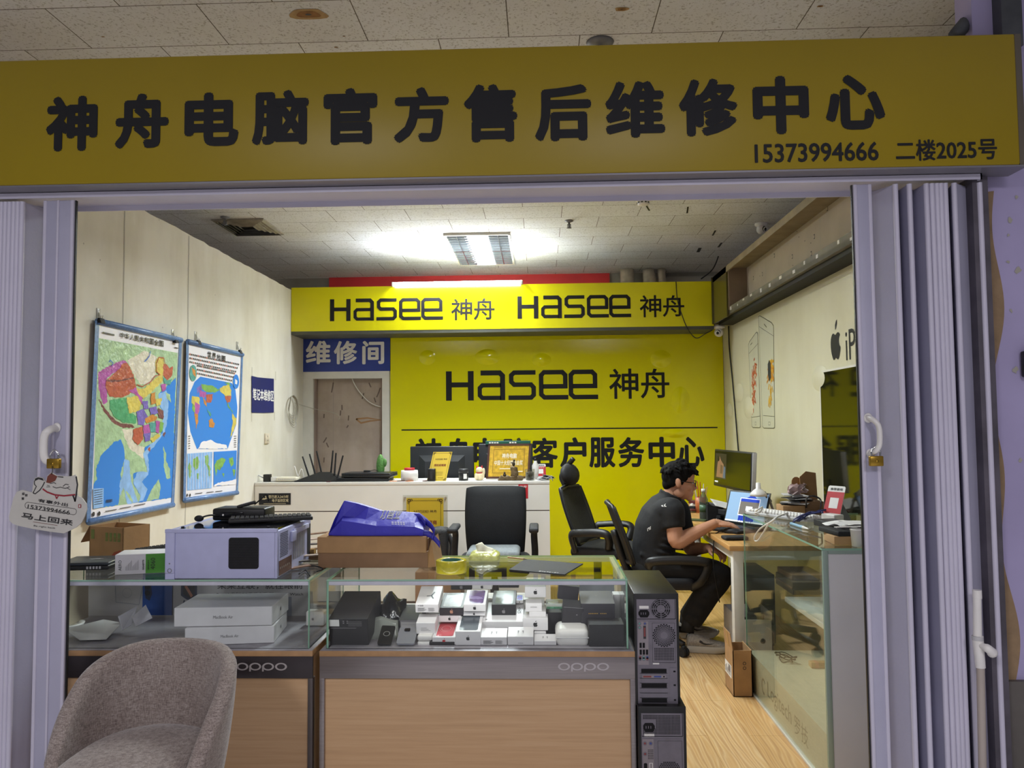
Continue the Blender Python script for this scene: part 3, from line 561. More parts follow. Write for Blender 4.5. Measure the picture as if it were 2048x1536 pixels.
def sprinkler(px, py, label, r=.035):
    p = PZ(px, py, CEIL); t = thing('sprinkler', label, 'sprinkler', p, 0, 'ceiling sprinklers')
    g = G(); g.lathe([(0, 0), (r, -.001), (r*.95, -.008), (r*.5, -.014), (.012, -.018)]); g.obj('escutcheon', m_grey, t)
    g = G(); g.lathe([(.009, -.016), (.007, -.05), (.007, -.055)]); g.lathe([(.02, -.06), (.02, -.063)]); g.tube([(-.011, 0, -.03), (-.013, 0, -.05), (0, 0, -.061)], .003); g.tube([(.011, 0, -.03), (.013, 0, -.05), (0, 0, -.061)], .003); g.obj('nozzle', m_grey, t)
sprinkler(1138, 441, 'small sprinkler head on the ceiling between the lamp and the smoke detector'); sprinkler(450, 434, 'dark sprinkler head on the ceiling beside the air grille'); sprinkler(1200, 84, 'round ceiling fitting half hidden behind the top edge of the shop sign', .06)
p = PZ(1286, 397, CEIL); t = thing('smoke_detector', 'round white smoke detector on the ceiling', 'detector', p)
g = G(); g.lathe([(0, 0), (.055, 0), (.055, -.018), (.047, -.024), (0, -.024)]); g.obj('base', m_white, t)
g = G(); g.lathe([(.044, -.024), (.042, -.045), (.03, -.052), (0, -.053)]); 
for k in range(10): a = 2*PI*k/10; g.box((.0435*math.cos(a), .0435*math.sin(a), -.035), (.004, .012, .008), 1, rz=a)
g.obj('sensor_head', [m_white, m_black], t)
def dome(px, py, Y, label, onceil):
    p = PY(px, py, Y); t = thing('security_camera', label, 'camera', p)
    g = G(); g.lathe([(0, 0), (.05, 0), (.052, -.02), (.04, -.035), (.02, -.045)] if onceil else [(0, 0), (.055, 0), (.055, -.02), (.03, -.028), (.022, -.05)]); g.obj('base', m_white, t)
    g = G(); z = -.06; g.ell((0, -.01, z), (.042, .042, .042)); R = FR((0, -.01, z), .5 if onceil else -.5); 
    g.lathe([(.02, .036), (.021, .044), (.012, .0445), (0, .044)], [0, 0, 1, 1], 16, R @ Matrix.Rotation(1.75, 4, 'X')); g.ell((0, 0, 0), (.024, .012, .024), 1, R @ Matrix.Translation((0, -.034, -.004))); g.obj('camera_head', [m_white, m_bgloss], t)
p = PZ(1520, 447, CEIL); dome(1522, 445, PZ(1522, 447, CEIL).y, 'white dome camera on the ceiling above the empty light box', True)
Yc = Yv+.05; dome(1437, 652, Yc, 'white swivel camera hanging below the right end of the yellow header', False)
# thin cables
def cable(pts, r, mats, label, loc=None, cat='cable', group=None):
    g = G(); g.tube(smooth(pts, 5), r, 0, 6); return g.one('cable', mats, label, cat, loc or pts[0], group)
cable([PY(x, y, Yv-.012) for x, y in ((1352, 563), (1355, 600), (1364, 630), (1374, 655), (1386, 672), (1396, 676), (1410, 668), (1425, 660))], .004, m_black, 'thin black cable running down over the yellow header to the camera')
cable([PY(x, y, 7.6) for x, y in ((1441, 490), (1436, 515), (1424, 540), (1402, 558))], .006, m_dark, 'dark cable hooked from the ceiling above the right end of the header')
cable([PX(x, y, XR-.012) for x, y in ((1457, 652), (1459, 700), (1465, 760), (1471, 830), (1475, 880), (1477, 905))], .006, m_matblack, 'black cable running down the cream wall by the corner')
# empty light box along the right partition
yl0, yl1 = 2.7, 6.97; zl0, zl1 = 2.36, 2.765
t = thing('light_box_frame', 'empty open light box frame with worn wooden rails along the right wall', 'light box', (XR-.09, 4.8, zl0), world=True)
m_rail = mat('worn_rail', '#8f8166', .6, nz=(8, .2)); m_olive = mat('olive_panel', '#4f4a22', .25, nz=(6, .2))
g = G(); g.b2((XR-.012, yl0, zl0), (XR-.001, yl1, zl1)); T = ONRIGHT(XR-.012)
for px, py in ((1525, 548), (1520, 552), (1585, 513), (1586, 531), (1622, 486), (1623, 507), (1598, 474), (1610, 482), (1629, 473), (1594, 463), (1655, 417), (1512, 580), (1549, 511), (1507, 556)):
    p = PX(px, py, XR-.012); g.strip([(-p.y-.012, p.z+.012), (-p.y+.006, p.z+.012), (-p.y+.006, p.z-.012), (-p.y-.012, p.z-.012)] if px % 2 else [(-p.y-.006, p.z), (-p.y+.006, p.z)], .006, .001, 1, T)
for y in (3.6, 4.75, 5.9): g.strip([(-y, zl0), (-y, zl1)], .004, .001, 2, T)
g.obj('back_panel', [mat('raw_board', '#b7aa96', .75, nz=(5, .08)), m_ink, m_seam], t)
g = G(); g.b2((XR-.18, yl0, zl1-.022), (XR-.001, yl1, zl1)); g.b2((XR-.18, yl0, zl1-.05), (XR-.165, yl1, zl1)); g.obj('top_rail', [m_rail], t)
g = G(); g.b2((XR-.16, yl0, zl0), (XR-.001, yl1, zl0+.03)); g.b2((XR-.16, yl0, zl0), (XR-.145, yl1, zl0+.06)); g.b2((XR-.13, yl0, zl0-.03), (XR-.001, yl1, zl0), 2)
for k in range(16): y = 3.0+k*.23+random.uniform(-.06, .06); g.box((XR-.161, y, zl0+random.uniform(.02, .05)), (.002, random.uniform(.02, .05), random.uniform(.012, .03)), 1)
g.obj('bottom_rail', [mat('grey_rail', '#6f6a5c', .6, nz=(8, .25)), m_white, m_matblack], t)
g = G(); g.b2((XR-.18, 6.45, zl0-.02), (XR-.165, yl1, zl1)); g.b2((XR-.165, 6.43, zl0+.03), (XR-.012, 6.46, zl1-.02), 1); g.b2((XR-.19, 6.95, zl0-.02), (XR-.001, 6.97, zl1), 0); g.obj('end_panel', [m_olive, mat('brown_board', '#83715c', .7, nz=(6, .1))], t)
# prints on the right wall: two phones, logo and the black glossy panel
def RPx(x, y): p = PX(1420+x/3.34, 600+y/3.34, XR); return (-p.y, p.z)
T = ONRIGHT(XR-.001)
def rp(g, pts, z, m): g.flat([RPx(*p) for p in pts], z, m, T)
def rs(g, pts, w, z, m, closed=False): g.strip([RPx(*p) for p in pts], w, z, m, T, closed)
ph = [[(258, 300), (264, 280), (305, 222), (315, 215), (320, 228), (338, 845), (332, 853), (288, 852), (281, 842)], [(325, 112), (334, 105), (410, 150), (425, 172), (433, 850), (426, 857), (362, 856), (352, 845)]]
for k, P in enumerate(ph):
    g = G(); rp(g, P, .0004, 0); rs(g, P, .006, .0008, 1, True)
    if k: rs(g, [(330, 178), (425, 240)], .004, .001, 1); rs(g, [(357, 772), (432, 778)], .004, .001, 1); rs(g, [(362, 160), (380, 182)], .007, .001, 1); c = (402, 470); e = [(392, 815), (404, 815), (404, 835), (392, 835)]
    else: rs(g, [(260, 360), (322, 290)], .004, .001, 1); rs(g, [(281, 785), (336, 775)], .004, .001, 1); rs(g, [(272, 300), (284, 285)], .007, .001, 1); c = (292, 540); e = [(302, 815), (310, 815), (310, 835), (302, 835)]
    rs(g, e, .003, .001, 1, True); rnd = random.Random(5+k)
    for i in range(46):
        if k: a = rnd.uniform(-2.3, .2); l = rnd.uniform(30, 120); s = (c[0]+rnd.uniform(-6, 4), c[1]+rnd.uniform(-60, 60)); d = (s[0]+math.cos(a)*l*.35, s[1]-math.sin(a)*l*.4 - rnd.uniform(-40, 40)); d = (min(max(d[0], 340), 428), d[1])
        else: s = (c[0]+rnd.uniform(-10, 10), c[1]+rnd.uniform(-150, 180)); d = (s[0]+rnd.uniform(-8, 16), s[1]+rnd.uniform(-40, 60))
        rs(g, [s, ((s[0]+d[0])/2+3, (s[1]+d[1])/2), d], .016, .0012+i*2e-5, 2+rnd.randrange(2))
    if k:
        for i in range(16): s = (398+rnd.uniform(-8, 18), 560+i*8); rs(g, [s, (s[0]+rnd.uniform(-6, 8), s[1]+40)], .016, .0014+i*2e-5, 3)
        rp(g, [(388, 430), (398, 400), (408, 420), (410, 520), (400, 545), (390, 500)], .0025, 4)
    p = PX(1420+P[0][0]/3.34, 600+P[-1][1]/3.34, XR)
    g.one('wall_print', [mat('print_pale', '#c9c8b4', .3), mat('print_line', '#5a5748', .4), mat('print_red', '#b5533a', .4) if not k else mat('print_orange', '#c8842e', .4), mat('print_rust', '#c46a4a', .4) if not k else mat('print_amber', '#d3a338', .4), mat('print_navy', '#2b3440', .4)],
          'printed outline of a phone with a red feathery picture, left of the pair' if not k else 'larger printed phone outline with an orange flame picture, right of the pair', 'print', p, 'phone pictures printed on the cream wall')
g = G(); p = RPx(840, 305); q = RPx(840, 170); a, b = RPx(795, 300), RPx(885, 300); 
apple(g, p[0], (RPx(840, 425)[1]+RPx(840, 160)[1])/2, (RPx(840, 160)[1]-RPx(840, 425)[1])*.99, .0008, 0, T, .92)
g.one('wall_print', [m_char], 'large black fruit logo printed on the cream wall', 'print', PX(1680, 700, XR)); g = G()
l, r = RPx(908, 310), RPx(992, 300); g.text('iPhone 6s', l[0], RPx(940, 400)[1], l[0]+(RPx(975, 300)[0]-l[0])*5.6, RPx(940, 190)[1], .0008, 0, T)
g.one('wall_print', [m_char], 'thin black lettering printed on the cream wall beside the fruit logo', 'print', PX(1680, 700, XR))
p0 = PX(1647.5, 900, XR).y; zt_ = PX(1648, 745, XR).z
g = G(); g.b2((XR-.008, 3.0, .3), (XR-.001, p0, zt_+.0)); g.b2((XR-.009, p0, .3), (XR-.001, p0+.012, zt_), 1); g.b2((XR-.009, 3.0, zt_), (XR-.001, p0+.012, zt_+.012), 1)
g.one('glossy_board', [mat('panel_black_gloss', '#16170e', .06, spec=.9), m_wpaint], 'tall glossy black panel on the cream wall mirroring the yellow board', 'panel', (XR, p0, .3))
for px, py, rx, ry in ((1478, 786, 9, 20), (1497, 815, 9, 22), (1640, 757, 8, 19), (1459, 822, 6, 17)):     # bubbles under the vinyl
    p = PX(px, py, XR); g = G(); P = [[(XR-.001-.016*math.sin(i/8*PI/2), p.y+.16*(1-i/8)*math.cos(2*PI*j/22)*rx/9, p.z+.085*(1-i/8)*math.sin(2*PI*j/22)*ry/20) for j in range(22)] for i in range(9)]
    g.grid(P, 0, True, True); g.one('vinyl_bubble', m_cream, 'blister in the cream vinyl low between the corner cable and the phone prints' if px < 1600 else 'blister in the cream vinyl at the edge of the black panel', 'bubble', p, 'blisters in the cream vinyl' if px < 1600 else None)
# blue signs, stickers
a, b = PY(597, 705, YB-.012), PY(780.5, 705, YB-.012); z0, z1 = PY(690, 743, YB-.012).z, PY(690, 667.5, YB-.012).z
g = G(); g.b2((a.x, YB-.025, z0), (b.x, YB-.001, z1)); Yd = YB-.025
for s, c, d in (('维', 613, 660), ('修', 669, 713), ('间', 726, 767)): ptext(g, s, c, 683, d, 727, Yd, 1, .03)
g.one('door_sign', [m_blue, m_paper], 'blue sign with three white characters over the doorway', 'sign', ((a.x+b.x)/2, Yd, z0))
def LP(x, y, X=XL+.004): p = PX(160+x/3.49, 620+y/3.49, X); return (p.y, p.z)
XS = XL+.004; T = ONLEFT(XS)
def lp(g, P, z, m): g.flat([LP(*p) for p in P], z, m, T)
g = G(); P = [(1198, 460), (1240, 470), (1352, 480), (1352, 715), (1280, 718), (1198, 716)]; g.prism([LP(*p) for p in P], 0, .002, 0, T)
a, b = LP(1204, 645), LP(1350, 555); g.text('笔记本维修区', a[0], LP(1275, 632)[1], b[0], LP(1275, 555)[1], .0028, 1, T, .025)
for x, y in ((1198, 400), (1362, 430), (1195, 720), (1355, 712)): lp(g, [(x-2, y), (x+4, y), (x+4, y+60), (x-2, y+60)], .0024, 2)
g.one('wall_sign', [m_navy, m_paper, m_acryl], 'small dark blue sign taped to the left wall near the corner', 'sign', PX(525, 820, XS))
p = PX(532.5, 877, XL); t = thing('wall_socket', 'small stained white wall socket under the dark blue sign', 'socket', (XL, p.y, p.z), world=True)
g = G(); g.b2((XL, p.y-.045, p.z-.043), (XL+.012, p.y+.045, p.z+.043), 0, .003)
for dy, dz in ((0, .018), (-.012, -.016), (.012, -.016)): g.b2((XL+.012, p.y+dy-.002, p.z+dz-.007), (XL+.013, p.y+dy+.002, p.z+dz+.007), 1)
g.obj('plate', [mat('stained_white', '#cfc3ae', .5, nz=(30, .2)), m_ink], t)
# coil of thin cable and loose strands in the left corner
p = PX(584, 812, XL+.02); g = G()
for k in range(6): g.tube([(XL+.02+.004*k+.006*math.sin(3*a), p.y+(.09+.008*k)*math.cos(a)+.01*math.sin(k), p.z+(.09+.012*k)*math.sin(a)-.01*k) for a in [2*PI*i/24 for i in range(24)]], .003, 0, 5, closed=True)
g.tube(smooth([(XL+.02, p.y+.08, p.z+.03), (XL+.12, YB-.06, p.z-.02), (XL+.3, YB-.03, p.z-.06), (XL+.36, YB-.03, p.z-.1), (XL+.35, YB-.03, p.z-.13)], 5), .003, 0, 5)
g.one('cable_coil', mat('pale_cable', '#a9a496', .5), 'loose coil of pale thin cable hanging in the left corner', 'cable', p)
p, q = PY(704, 757, YB+.04), PY(764, 814, YB+.04); g = G(); g.tube(smooth([p, PY(710, 770, YB+.04), PY(720, 785, YB+.045), PY(736, 802, YB+.05), PY(752, 811, YB+.05), q], 5), .005, 0, 6); g.one('cable', mat('white_cable', '#d8d4cc', .5), 'white cable curving across the top of the doorway', 'cable', p)
# ---------------------------------------------------------------- wall maps
MC = dict(land='#a9c79e', pale='#dcd6c4', sea='#3c86dd', lsea='#8fb9ea', red='#b9644e', green='#58a877', yel='#d3c264', mag='#b15ea6', vio='#7a6bb8', brn='#7b5050', org='#c98a4a', teal='#5a9f97', white='#ebe9ee', ink='#3b3836', gr2='#7fae5a', blue='#2f6fc9')
MK = list(MC); mm = [mat('map_'+k, MC[k], .35, spec=.3, nz=(26, .16) if k not in ('white', 'ink', 'sea', 'blue') else None, bump=(38, .7) if k not in ('white', 'ink', 'sea', 'lsea', 'blue') else None) for k in MK]; MI = {k: i for i, k in enumerate(MK)}
def wmap(label, quad, layers, extra):
    p = PX(160+quad[3][0]/3.49, 620+quad[3][1]/3.49, XL)
    t = thing('wall_map', label, 'map', (XL, p.y, p.z), world=True, group='wall maps')
    g = G(); g.prism([LP(*q, X=XL+.02) for q in quad], -.002, 0, MI['white'], ONLEFT(XL+.02)); z = .0006; T = ONLEFT(XL+.02)
    rj = random.Random(21)
    def coast(P):                 # irregular coast and border lines
        out = []
        for i, a in enumerate(P):
            b = P[(i+1) % len(P)]; n = max(1, int(math.dist(a, b)/13))
            for k in range(n): f = k/n; out.append((a[0]+(b[0]-a[0])*f+(rj.uniform(-4, 4) if k else 0), a[1]+(b[1]-a[1])*f+(rj.uniform(-4, 4) if k else 0)))
        return out
    layers = [(m, P if i == 0 or len(P) == 4 and m in ('sea', 'lsea') else coast(P)) for i, (m, P) in enumerate(layers)]
    for m, P in layers: g.flat([LP(*q, X=XL+.02) for q in P], z, MI[m], T); z += .0001
    extra(g, T, z+.0005); g.obj('map_sheet', mm, t)
    def rail(i, j, r, o=0): 
        a, b = LP(*quad[i], X=XL+.02), LP(*quad[j], X=XL+.02); g = G(); g.tube([(XL+.024, a[0], a[1]), (XL+.024, b[0], b[1])], r, 0, 8); return g
    m_r = mat('map_rail', '#5f7fae', .35, nz=(60, .25))
    rail(0, 1, .017).obj('top_rail', m_r, t); rail(3, 2, .017).obj('bottom_rail', m_r, t)
    for i, j in ((0, 3), (1, 2)):
        a, b = LP(*quad[i], X=XL+.02), LP(*quad[j], X=XL+.02); g = G(); g.strip([a, b], .036, .003, 0, ONLEFT(XL+.02)); g.obj('side_border', m_r, t)
def LT(x, y): return LP(x, y, XL+.02)
def lt(g, s, a, b, c, d, z, m, T, bold=0):        # text between pixel corners, following the wall
    p, q = LT(a, d), LT(c, d); h = LT(a, b)[1]-LT(a, d)[1]
    g.text(s, p[0], p[1], q[0], p[1]+h, z, m, T, bold)
def ex1(g, T, z):
    cs_ = '中华人民共和国全图'
    for i, s in enumerate(cs_): x = 275+i*34.2; y = 155+i*7.1; lt(g, s, x, y, x+29, y+38, z, MI['ink'], T, .03)
    lp2(g, [(152, 157), (235, 175)], .008, z, 'ink', T); lp2(g, [(655, 262), (680, 267)], .006, z, 'ink', T)
    r = random.Random(3)
    for i in range(7): lp2(g, [(92, 1262+i*16), (150, 1252+i*16)], .003, z, 'ink', T)
    for i in range(3): lp2(g, [(175, 1328+i*7), (220, 1322+i*7)], .003, z, 'ink', T)
    for x in (88, 128): g.disc(*LT(x, 1425-(x-88)*.1), .012, z, MI['ink'], T, 10)
    for x in (170, 270, 370): lp2(g, [(x, 1406-(x-170)*.2), (x+80, 1392-(x-170)*.2)], .004, z, 'ink', T)
    lp2(g, [(488, 285), (480, 320), (462, 345), (445, 360)], .006, z, 'blue', T); lp2(g, [(195, 365), (205, 350), (225, 370), (215, 392)], .005, z, 'blue', T)
    lp2(g, [(392, 520), (430, 535), (490, 500), (520, 460), (555, 452), (530, 430), (530, 370), (548, 330), (580, 335), (590, 380)], .006, z, 'red', T)
def lp2(g, P, w, z, m, T): g.strip([LT(*p) for p in P], w, z, MI[m], T)
china = [('land', [(128, 195), (682, 300), (642, 1310), (88, 1390)]), ('pale', [(370, 330), (450, 285), (540, 330), (530, 440), (490, 510), (420, 520), (380, 460), (330, 350)]), ('pale', [(290, 830), (370, 830), (380, 930), (450, 960), (440, 1040), (400, 1010), (340, 960)]),
 ('mag', [(125, 440), (180, 400), (300, 350), (330, 370), (260, 420), (185, 480), (190, 640), (160, 660), (130, 560)]), ('brn', [(128, 620), (165, 670), (215, 740), (280, 790), (365, 800), (380, 820), (300, 825), (220, 780), (160, 700)]),
 ('sea', [(110, 1110), (150, 1010), (235, 920), (285, 905), (302, 950), (310, 1050), (285, 1130), (275, 1300), (262, 1362), (88, 1388), (95, 1215), (118, 1185)]), ('lsea', [(310, 1040), (340, 1050), (355, 1180), (385, 1290), (408, 1344), (330, 1355), (300, 1240), (280, 1300), (275, 1220), (300, 1140)]),
 ('sea', [(668, 470), (640, 500), (590, 545), (548, 585), (560, 610), (545, 655), (575, 700), (584, 800), (560, 880), (500, 930), (455, 955), (440, 1005), (475, 1090), (470, 1150), (435, 1180), (400, 1130), (372, 1140), (370, 1210), (420, 1300), (405, 1344), (642, 1310)]),
 ('lsea', [(545, 590), (600, 560), (615, 640), (610, 760), (590, 850), (530, 930), (470, 1010), (480, 1080), (475, 1150), (430, 1200), (470, 1250), (440, 1330), (408, 1340), (420, 1300), (370, 1200), (400, 1130), (470, 1130), (440, 1000), (500, 930), (575, 860), (580, 700), (548, 655)]),
 ('land', [(580, 950), (600, 1000), (598, 1050), (628, 1110), (630, 1170), (605, 1180), (582, 1080)]), ('land', [(462, 1332), (500, 1250), (548, 1180), (560, 1230), (548, 1318)]), ('land', [(308, 1250), (340, 1285), (368, 1330), (362, 1350), (330, 1300)]), ('land', [(590, 570), (628, 590), (632, 650), (606, 620)]), ('red', [(470, 975), (488, 955), (486, 990)]), ('brn', [(575, 872), (594, 850), (588, 890)]),
 ('red', [(183, 490), (250, 430), (300, 372), (330, 372), (372, 450), (392, 545), (340, 590), (285, 612), (205, 605), (178, 545)]), ('brn', [(180, 488), (260, 490), (370, 470), (372, 480), (270, 502), (185, 500)]), ('green', [(205, 630), (320, 612), (335, 700), (392, 742), (388, 792), (300, 788), (230, 740), (205, 690)]), ('yel', [(322, 612), (400, 600), (425, 650), (410, 705), (340, 722)]), ('mag', [(335, 562), (390, 540), (435, 600), (428, 665), (400, 602)]),
 ('yel', [(390, 545), (440, 548), (500, 500), (557, 452), (523, 430), (523, 370), (546, 325), (580, 330), (587, 400), (572, 500), (500, 570), (440, 622), (410, 592)]), ('red', [(577, 375), (600, 378), (622, 410), (645, 392), (640, 455), (606, 492), (577, 455)]), ('teal', [(570, 460), (606, 492), (642, 480), (622, 525), (585, 512)]), ('mag', [(560, 522), (597, 515), (600, 548), (570, 572)]), ('vio', [(390, 712), (442, 690), (470, 742), (442, 805), (402, 802)]), ('red', [(370, 832), (430, 812), (440, 902), (400, 942), (362, 900)]), ('vio', [(430, 640), (470, 632), (475, 690), (442, 692)]), ('org', [(448, 762), (500, 730), (537, 745), (522, 772), (462, 792)]), ('teal', [(480, 792), (522, 782), (527, 852), (490, 852)]), ('mag', [(525, 772), (557, 780), (547, 862), (525, 852)]), ('gr2', [(556, 780), (582, 790), (567, 852), (546, 852)]), ('yel', [(480, 902), (540, 862), (557, 880), (502, 926)]), ('vio', [(440, 862), (490, 856), (482, 912), (452, 922)]), ('mag', [(435, 802), (480, 800), (486, 856), (440, 862)]), ('yel', [(525, 622), (566, 612), (560, 662), (530, 672)]), ('org', [(490, 582), (522, 572), (526, 652), (490, 662)]), ('vio', [(480, 682), (530, 672), (542, 722), (490, 732)]), ('brn', [(542, 682), (577, 702), (577, 762), (546, 752)]), ('lsea', [(86, 1245), (160, 1243), (158, 1375), (88, 1388)])]
wmap('tall wall map of one country in relief, the nearer and larger of the two maps', [(118, 78), (700, 210), (644, 1360), (55, 1480)], china, ex1)
def ex2(g, T, z):
    for i, s in enumerate('世界地图'): x = 887+i*33; y = 288+i*10; lt(g, s, x, y, x+25, y+36, z, MI['ink'], T, .03)
    for r in range(6):
        n = 30-r*2; x0 = 762 if r < 3 else 815
        for i in range(n):
            x = x0+i*(1113-x0-r*10)/n; y = 308+r*27-(12 if r > 2 else 0)+(x-762)*.21; lp2(g, [(x, y), (x+6, y+1)], .012, z, 'ink' if (i*7+r*3) % 5 else 'red', T)
    for cx, cy, rx, ry, m in ((786, 440, 25, 57, 'teal'), (1086, 500, 21, 50, 'sea')): g.flat([LT(cx+rx*math.cos(a), cy+ry*math.sin(a)) for a in [2*PI*k/20 for k in range(20)]], z, MI[m], T)
    lp3 = lambda P, m: g.flat([LT(*p) for p in P], z+.0004, MI[m], T)
    lp3([(775, 400), (800, 420), (805, 470), (785, 450)], 'org'); lp3([(1080, 480), (1095, 495), (1092, 520), (1078, 515)], 'white')
    for k in range(1, 10): x = 745+k*19.5; lp2(g, [(x, 1003-k), (x-2, 1255-k*2)], .004, z+.0006, 'white', T)
    for x in (745, 765): g.disc(*LT(x, 1292), .01, z, MI['ink'], T, 8)
    for x in (800, 880, 940): lp2(g, [(x, 1282-(x-800)*.1), (x+50, 1276-(x-800)*.1)], .004, z, 'ink', T)
    for i in range(6): lp2(g, [(753, 880+i*17), (765, 880+i*17)], .004, z, 'ink', T); lp2(g, [(1072, 880+i*15), (1088, 880+i*15)], .004, z, 'ink', T)
world_ = [('sea', [(840, 465), (1060, 510), (1085, 560), (1098, 680), (1090, 800), (1030, 970), (815, 970), (770, 850), (752, 720), (765, 580), (800, 500)]), ('gr2', [(845, 515), (930, 530), (960, 555), (975, 548), (970, 562), (940, 578), (880, 572), (850, 548)]), ('vio', [(812, 545), (848, 518), (852, 560), (815, 588)]), ('mag', [(835, 560), (882, 575), (872, 612), (830, 605)]), ('red', [(880, 590), (930, 588), (915, 645), (882, 645)]), ('org', [(858, 602), (880, 640), (892, 690), (862, 648)]),
 ('yel', [(780, 600), (832, 610), (836, 660), (800, 672), (778, 650)]), ('mag', [(800, 640), (836, 660), (834, 700), (820, 730), (798, 720)]), ('gr2', [(782, 650), (800, 672), (800, 720), (785, 700)]), ('org', [(798, 720), (822, 728), (822, 790), (812, 832), (803, 770)]), ('yel', [(975, 545), (1040, 512), (1056, 560), (1055, 600), (1012, 602), (975, 566)]), ('red', [(1010, 602), (1054, 600), (1048, 640), (1025, 648)]), ('gr2', [(1025, 648), (1062, 702), (1068, 722), (1030, 676)]), ('yel', [(1060, 720), (1092, 760), (1086, 802), (1056, 880), (1044, 892), (1062, 802)]), ('org', [(895, 772), (915, 755), (940, 790), (930, 822), (900, 816)]), ('gr2', [(1005, 505), (1040, 505), (1055, 530), (1030, 520)]), ('white', [(820, 968), (850, 920), (910, 905), (960, 932), (1020, 942), (1030, 968)]), ('teal', [(885, 690), (915, 730), (910, 745), (888, 710)]),
 ('lsea', [(748, 1003), (922, 990), (916, 1243), (746, 1260)]), ('sea', [(932, 990), (1092, 980), (1086, 1215), (930, 1232)]), ('gr2', [(752, 1090), (768, 1060), (775, 1100), (770, 1180), (760, 1170)]), ('gr2', [(785, 1040), (815, 1020), (832, 1060), (815, 1110), (800, 1120), (785, 1080)]), ('gr2', [(868, 1020), (890, 1010), (892, 1080), (910, 1110), (905, 1180), (890, 1110), (875, 1080)]), ('gr2', [(812, 1140), (828, 1140), (826, 1180), (815, 1180)]), ('gr2', [(935, 1090), (950, 1050), (985, 1030), (1015, 1045), (1000, 1075), (975, 1120), (955, 1110), (948, 1160)]), ('gr2', [(1035, 1035), (1065, 1025), (1068, 1080), (1050, 1095)]), ('gr2', [(1062, 1110), (1082, 1115), (1072, 1165)]), ('gr2', [(988, 1140), (1005, 1140), (1002, 1170)]), ('white', [(930, 1230), (960, 1205), (1030, 1195), (1088, 1180), (1086, 1215)])]
wmap('world map poster with a blue oval ocean, the farther and smaller of the two maps', [(748, 220), (1130, 312), (1094, 1275), (726, 1330)], world_, ex2)
for px, py, lab in ((196, 632, 'left top hook of the large country map'), (345, 672, 'right top hook of the large country map'), (391, 675, 'left top hook of the world map'), (474, 694, 'right top hook of the world map')):
    p = PX(px, py, XL); g = G(); g.b2((XL, p.y-.018, p.z-.02), (XL+.003, p.y+.018, p.z+.04), 0, .001); g.tube(smooth([(XL+.004, p.y, p.z+.02), (XL+.012, p.y, p.z-.005), (XL+.02, p.y, p.z-.03), (XL+.028, p.y, p.z-.022)], 4), .004, 0, 8); g.one('adhesive_hook', mat('clear_plastic', '#d5d2c8', .1, alpha=.6), 'clear adhesive wall hook, '+lab, 'hook', (XL, p.y, p.z), 'hooks of the maps')
    q = PX(px+6, py+10, XL+.03); t = thing('binder_clip', 'small black binder clip under the '+lab, 'clip', q, world=True, group='clips of the maps')
    g = G(); g.prism([(-.014, -.012), (.014, -.012), (.005, .014), (-.005, .014)], -.02, .02, 0, Matrix.Translation(q) @ Matrix.Rotation(PI/2, 4, 'X')); g.obj('clamp', m_matblack, t)
    g = G(); g.tube([(q.x, q.y-.008, q.z+.01), (q.x+.006, q.y-.006, q.z+.03), (q.x+.006, q.y+.006, q.z+.03), (q.x, q.y+.008, q.z+.01)], .0015, 0, 5); g.obj('wire_handle', m_chrome, t)
# ---------------------------------------------------------------- reception counter and what stands on it
YR_ = 6.1; ZR = 1.0; xr = PY(1099.5, 1030, YR_).x; zseam = PY(840, 1022, YR_).z
t = thing('reception_counter', 'white reception counter with a dark seam in front of the yellow board', 'counter', ((XL+xr)/2, YR_, 0), world=True)
m_cnt = mat('white_laminate', '#dad7d0', .3, nz=(5, .03)); m_gap = mat('seam_dark', '#5c4c40', .7)
g = G(); g.b2((XL+.005, YR_, zseam+.004), (xr, YR_+.03, ZR-.025)); g.b2((XL+.005, YR_, .06), (xr, YR_+.03, zseam-.004)); g.b2((XL+.01, YR_+.006, .0), (xr-.004, YR_+.03, ZR-.03), 1); g.b2((xr-.03, YR_+.03, 0), (xr, YR_+.38, ZR-.025)); g.obj('front_panel', [m_cnt, m_gap], t)
g = G(); g.b2((XL+.005, YR_-.004, ZR-.025), (xr+.002, YR_+.4, ZR), 0, .002); g.obj('counter_top', m_cnt, t)
YO = 6.2
def on(px, y=YO): p = PY(px, 955, y); return Vector((p.x, y, ZR))
def wpx(w, y=YO): return w*y/F
p = on(535); t = thing('power_adapter', 'black and white power plugs on the left end of the reception counter', 'plug', p)
g = G(); g.box((0, 0, .03), (.055, .05, .06), 0, .004); g.obj('plug_body', m_black, t); g = G(); g.box((.07, 0, .02), (.07, .05, .035), 0, .004); g.obj('socket_block', m_white, t)
g = G(); g.tube(smooth([(-.03, 0, .03), (-.08, -.02, .05), (-.12, -.05, -.02), (-.125, -.12, -.1), (-.125, -.14, -.3), (-.125, -.14, -.42)], 5), .005, 0, 6); g.obj('cord', m_lgrey, t)
p = on(577); t = thing('white_router', 'small flat white router with thin cables beside the power plugs', 'router', p)
g = G(); g.box((0, 0, .022), (.17, .12, .034), 0, .012, 3); g.obj('housing', mat('ivory_plastic', '#d6cfba', .4), t)
g = G()
for k in range(8): g.box((-.06+k*.017, -.0605, .022), (.008, .002, .008))
g.obj('vents', m_lgrey, t)
g = G(); g.tube(smooth([(.07, .02, .04), (.04, .03, .12), (.02, .04, .09)], 6), .004, 0, 6); g.tube(smooth([(.08, 0, .04), (.1, .02, .1), (.12, .03, .03)], 6), .003, 0, 6); g.obj('cables', m_white, t)
p = on(648); t = thing('antenna_router', 'black wedge shaped router with six upright antennas on the white counter', 'router', p)
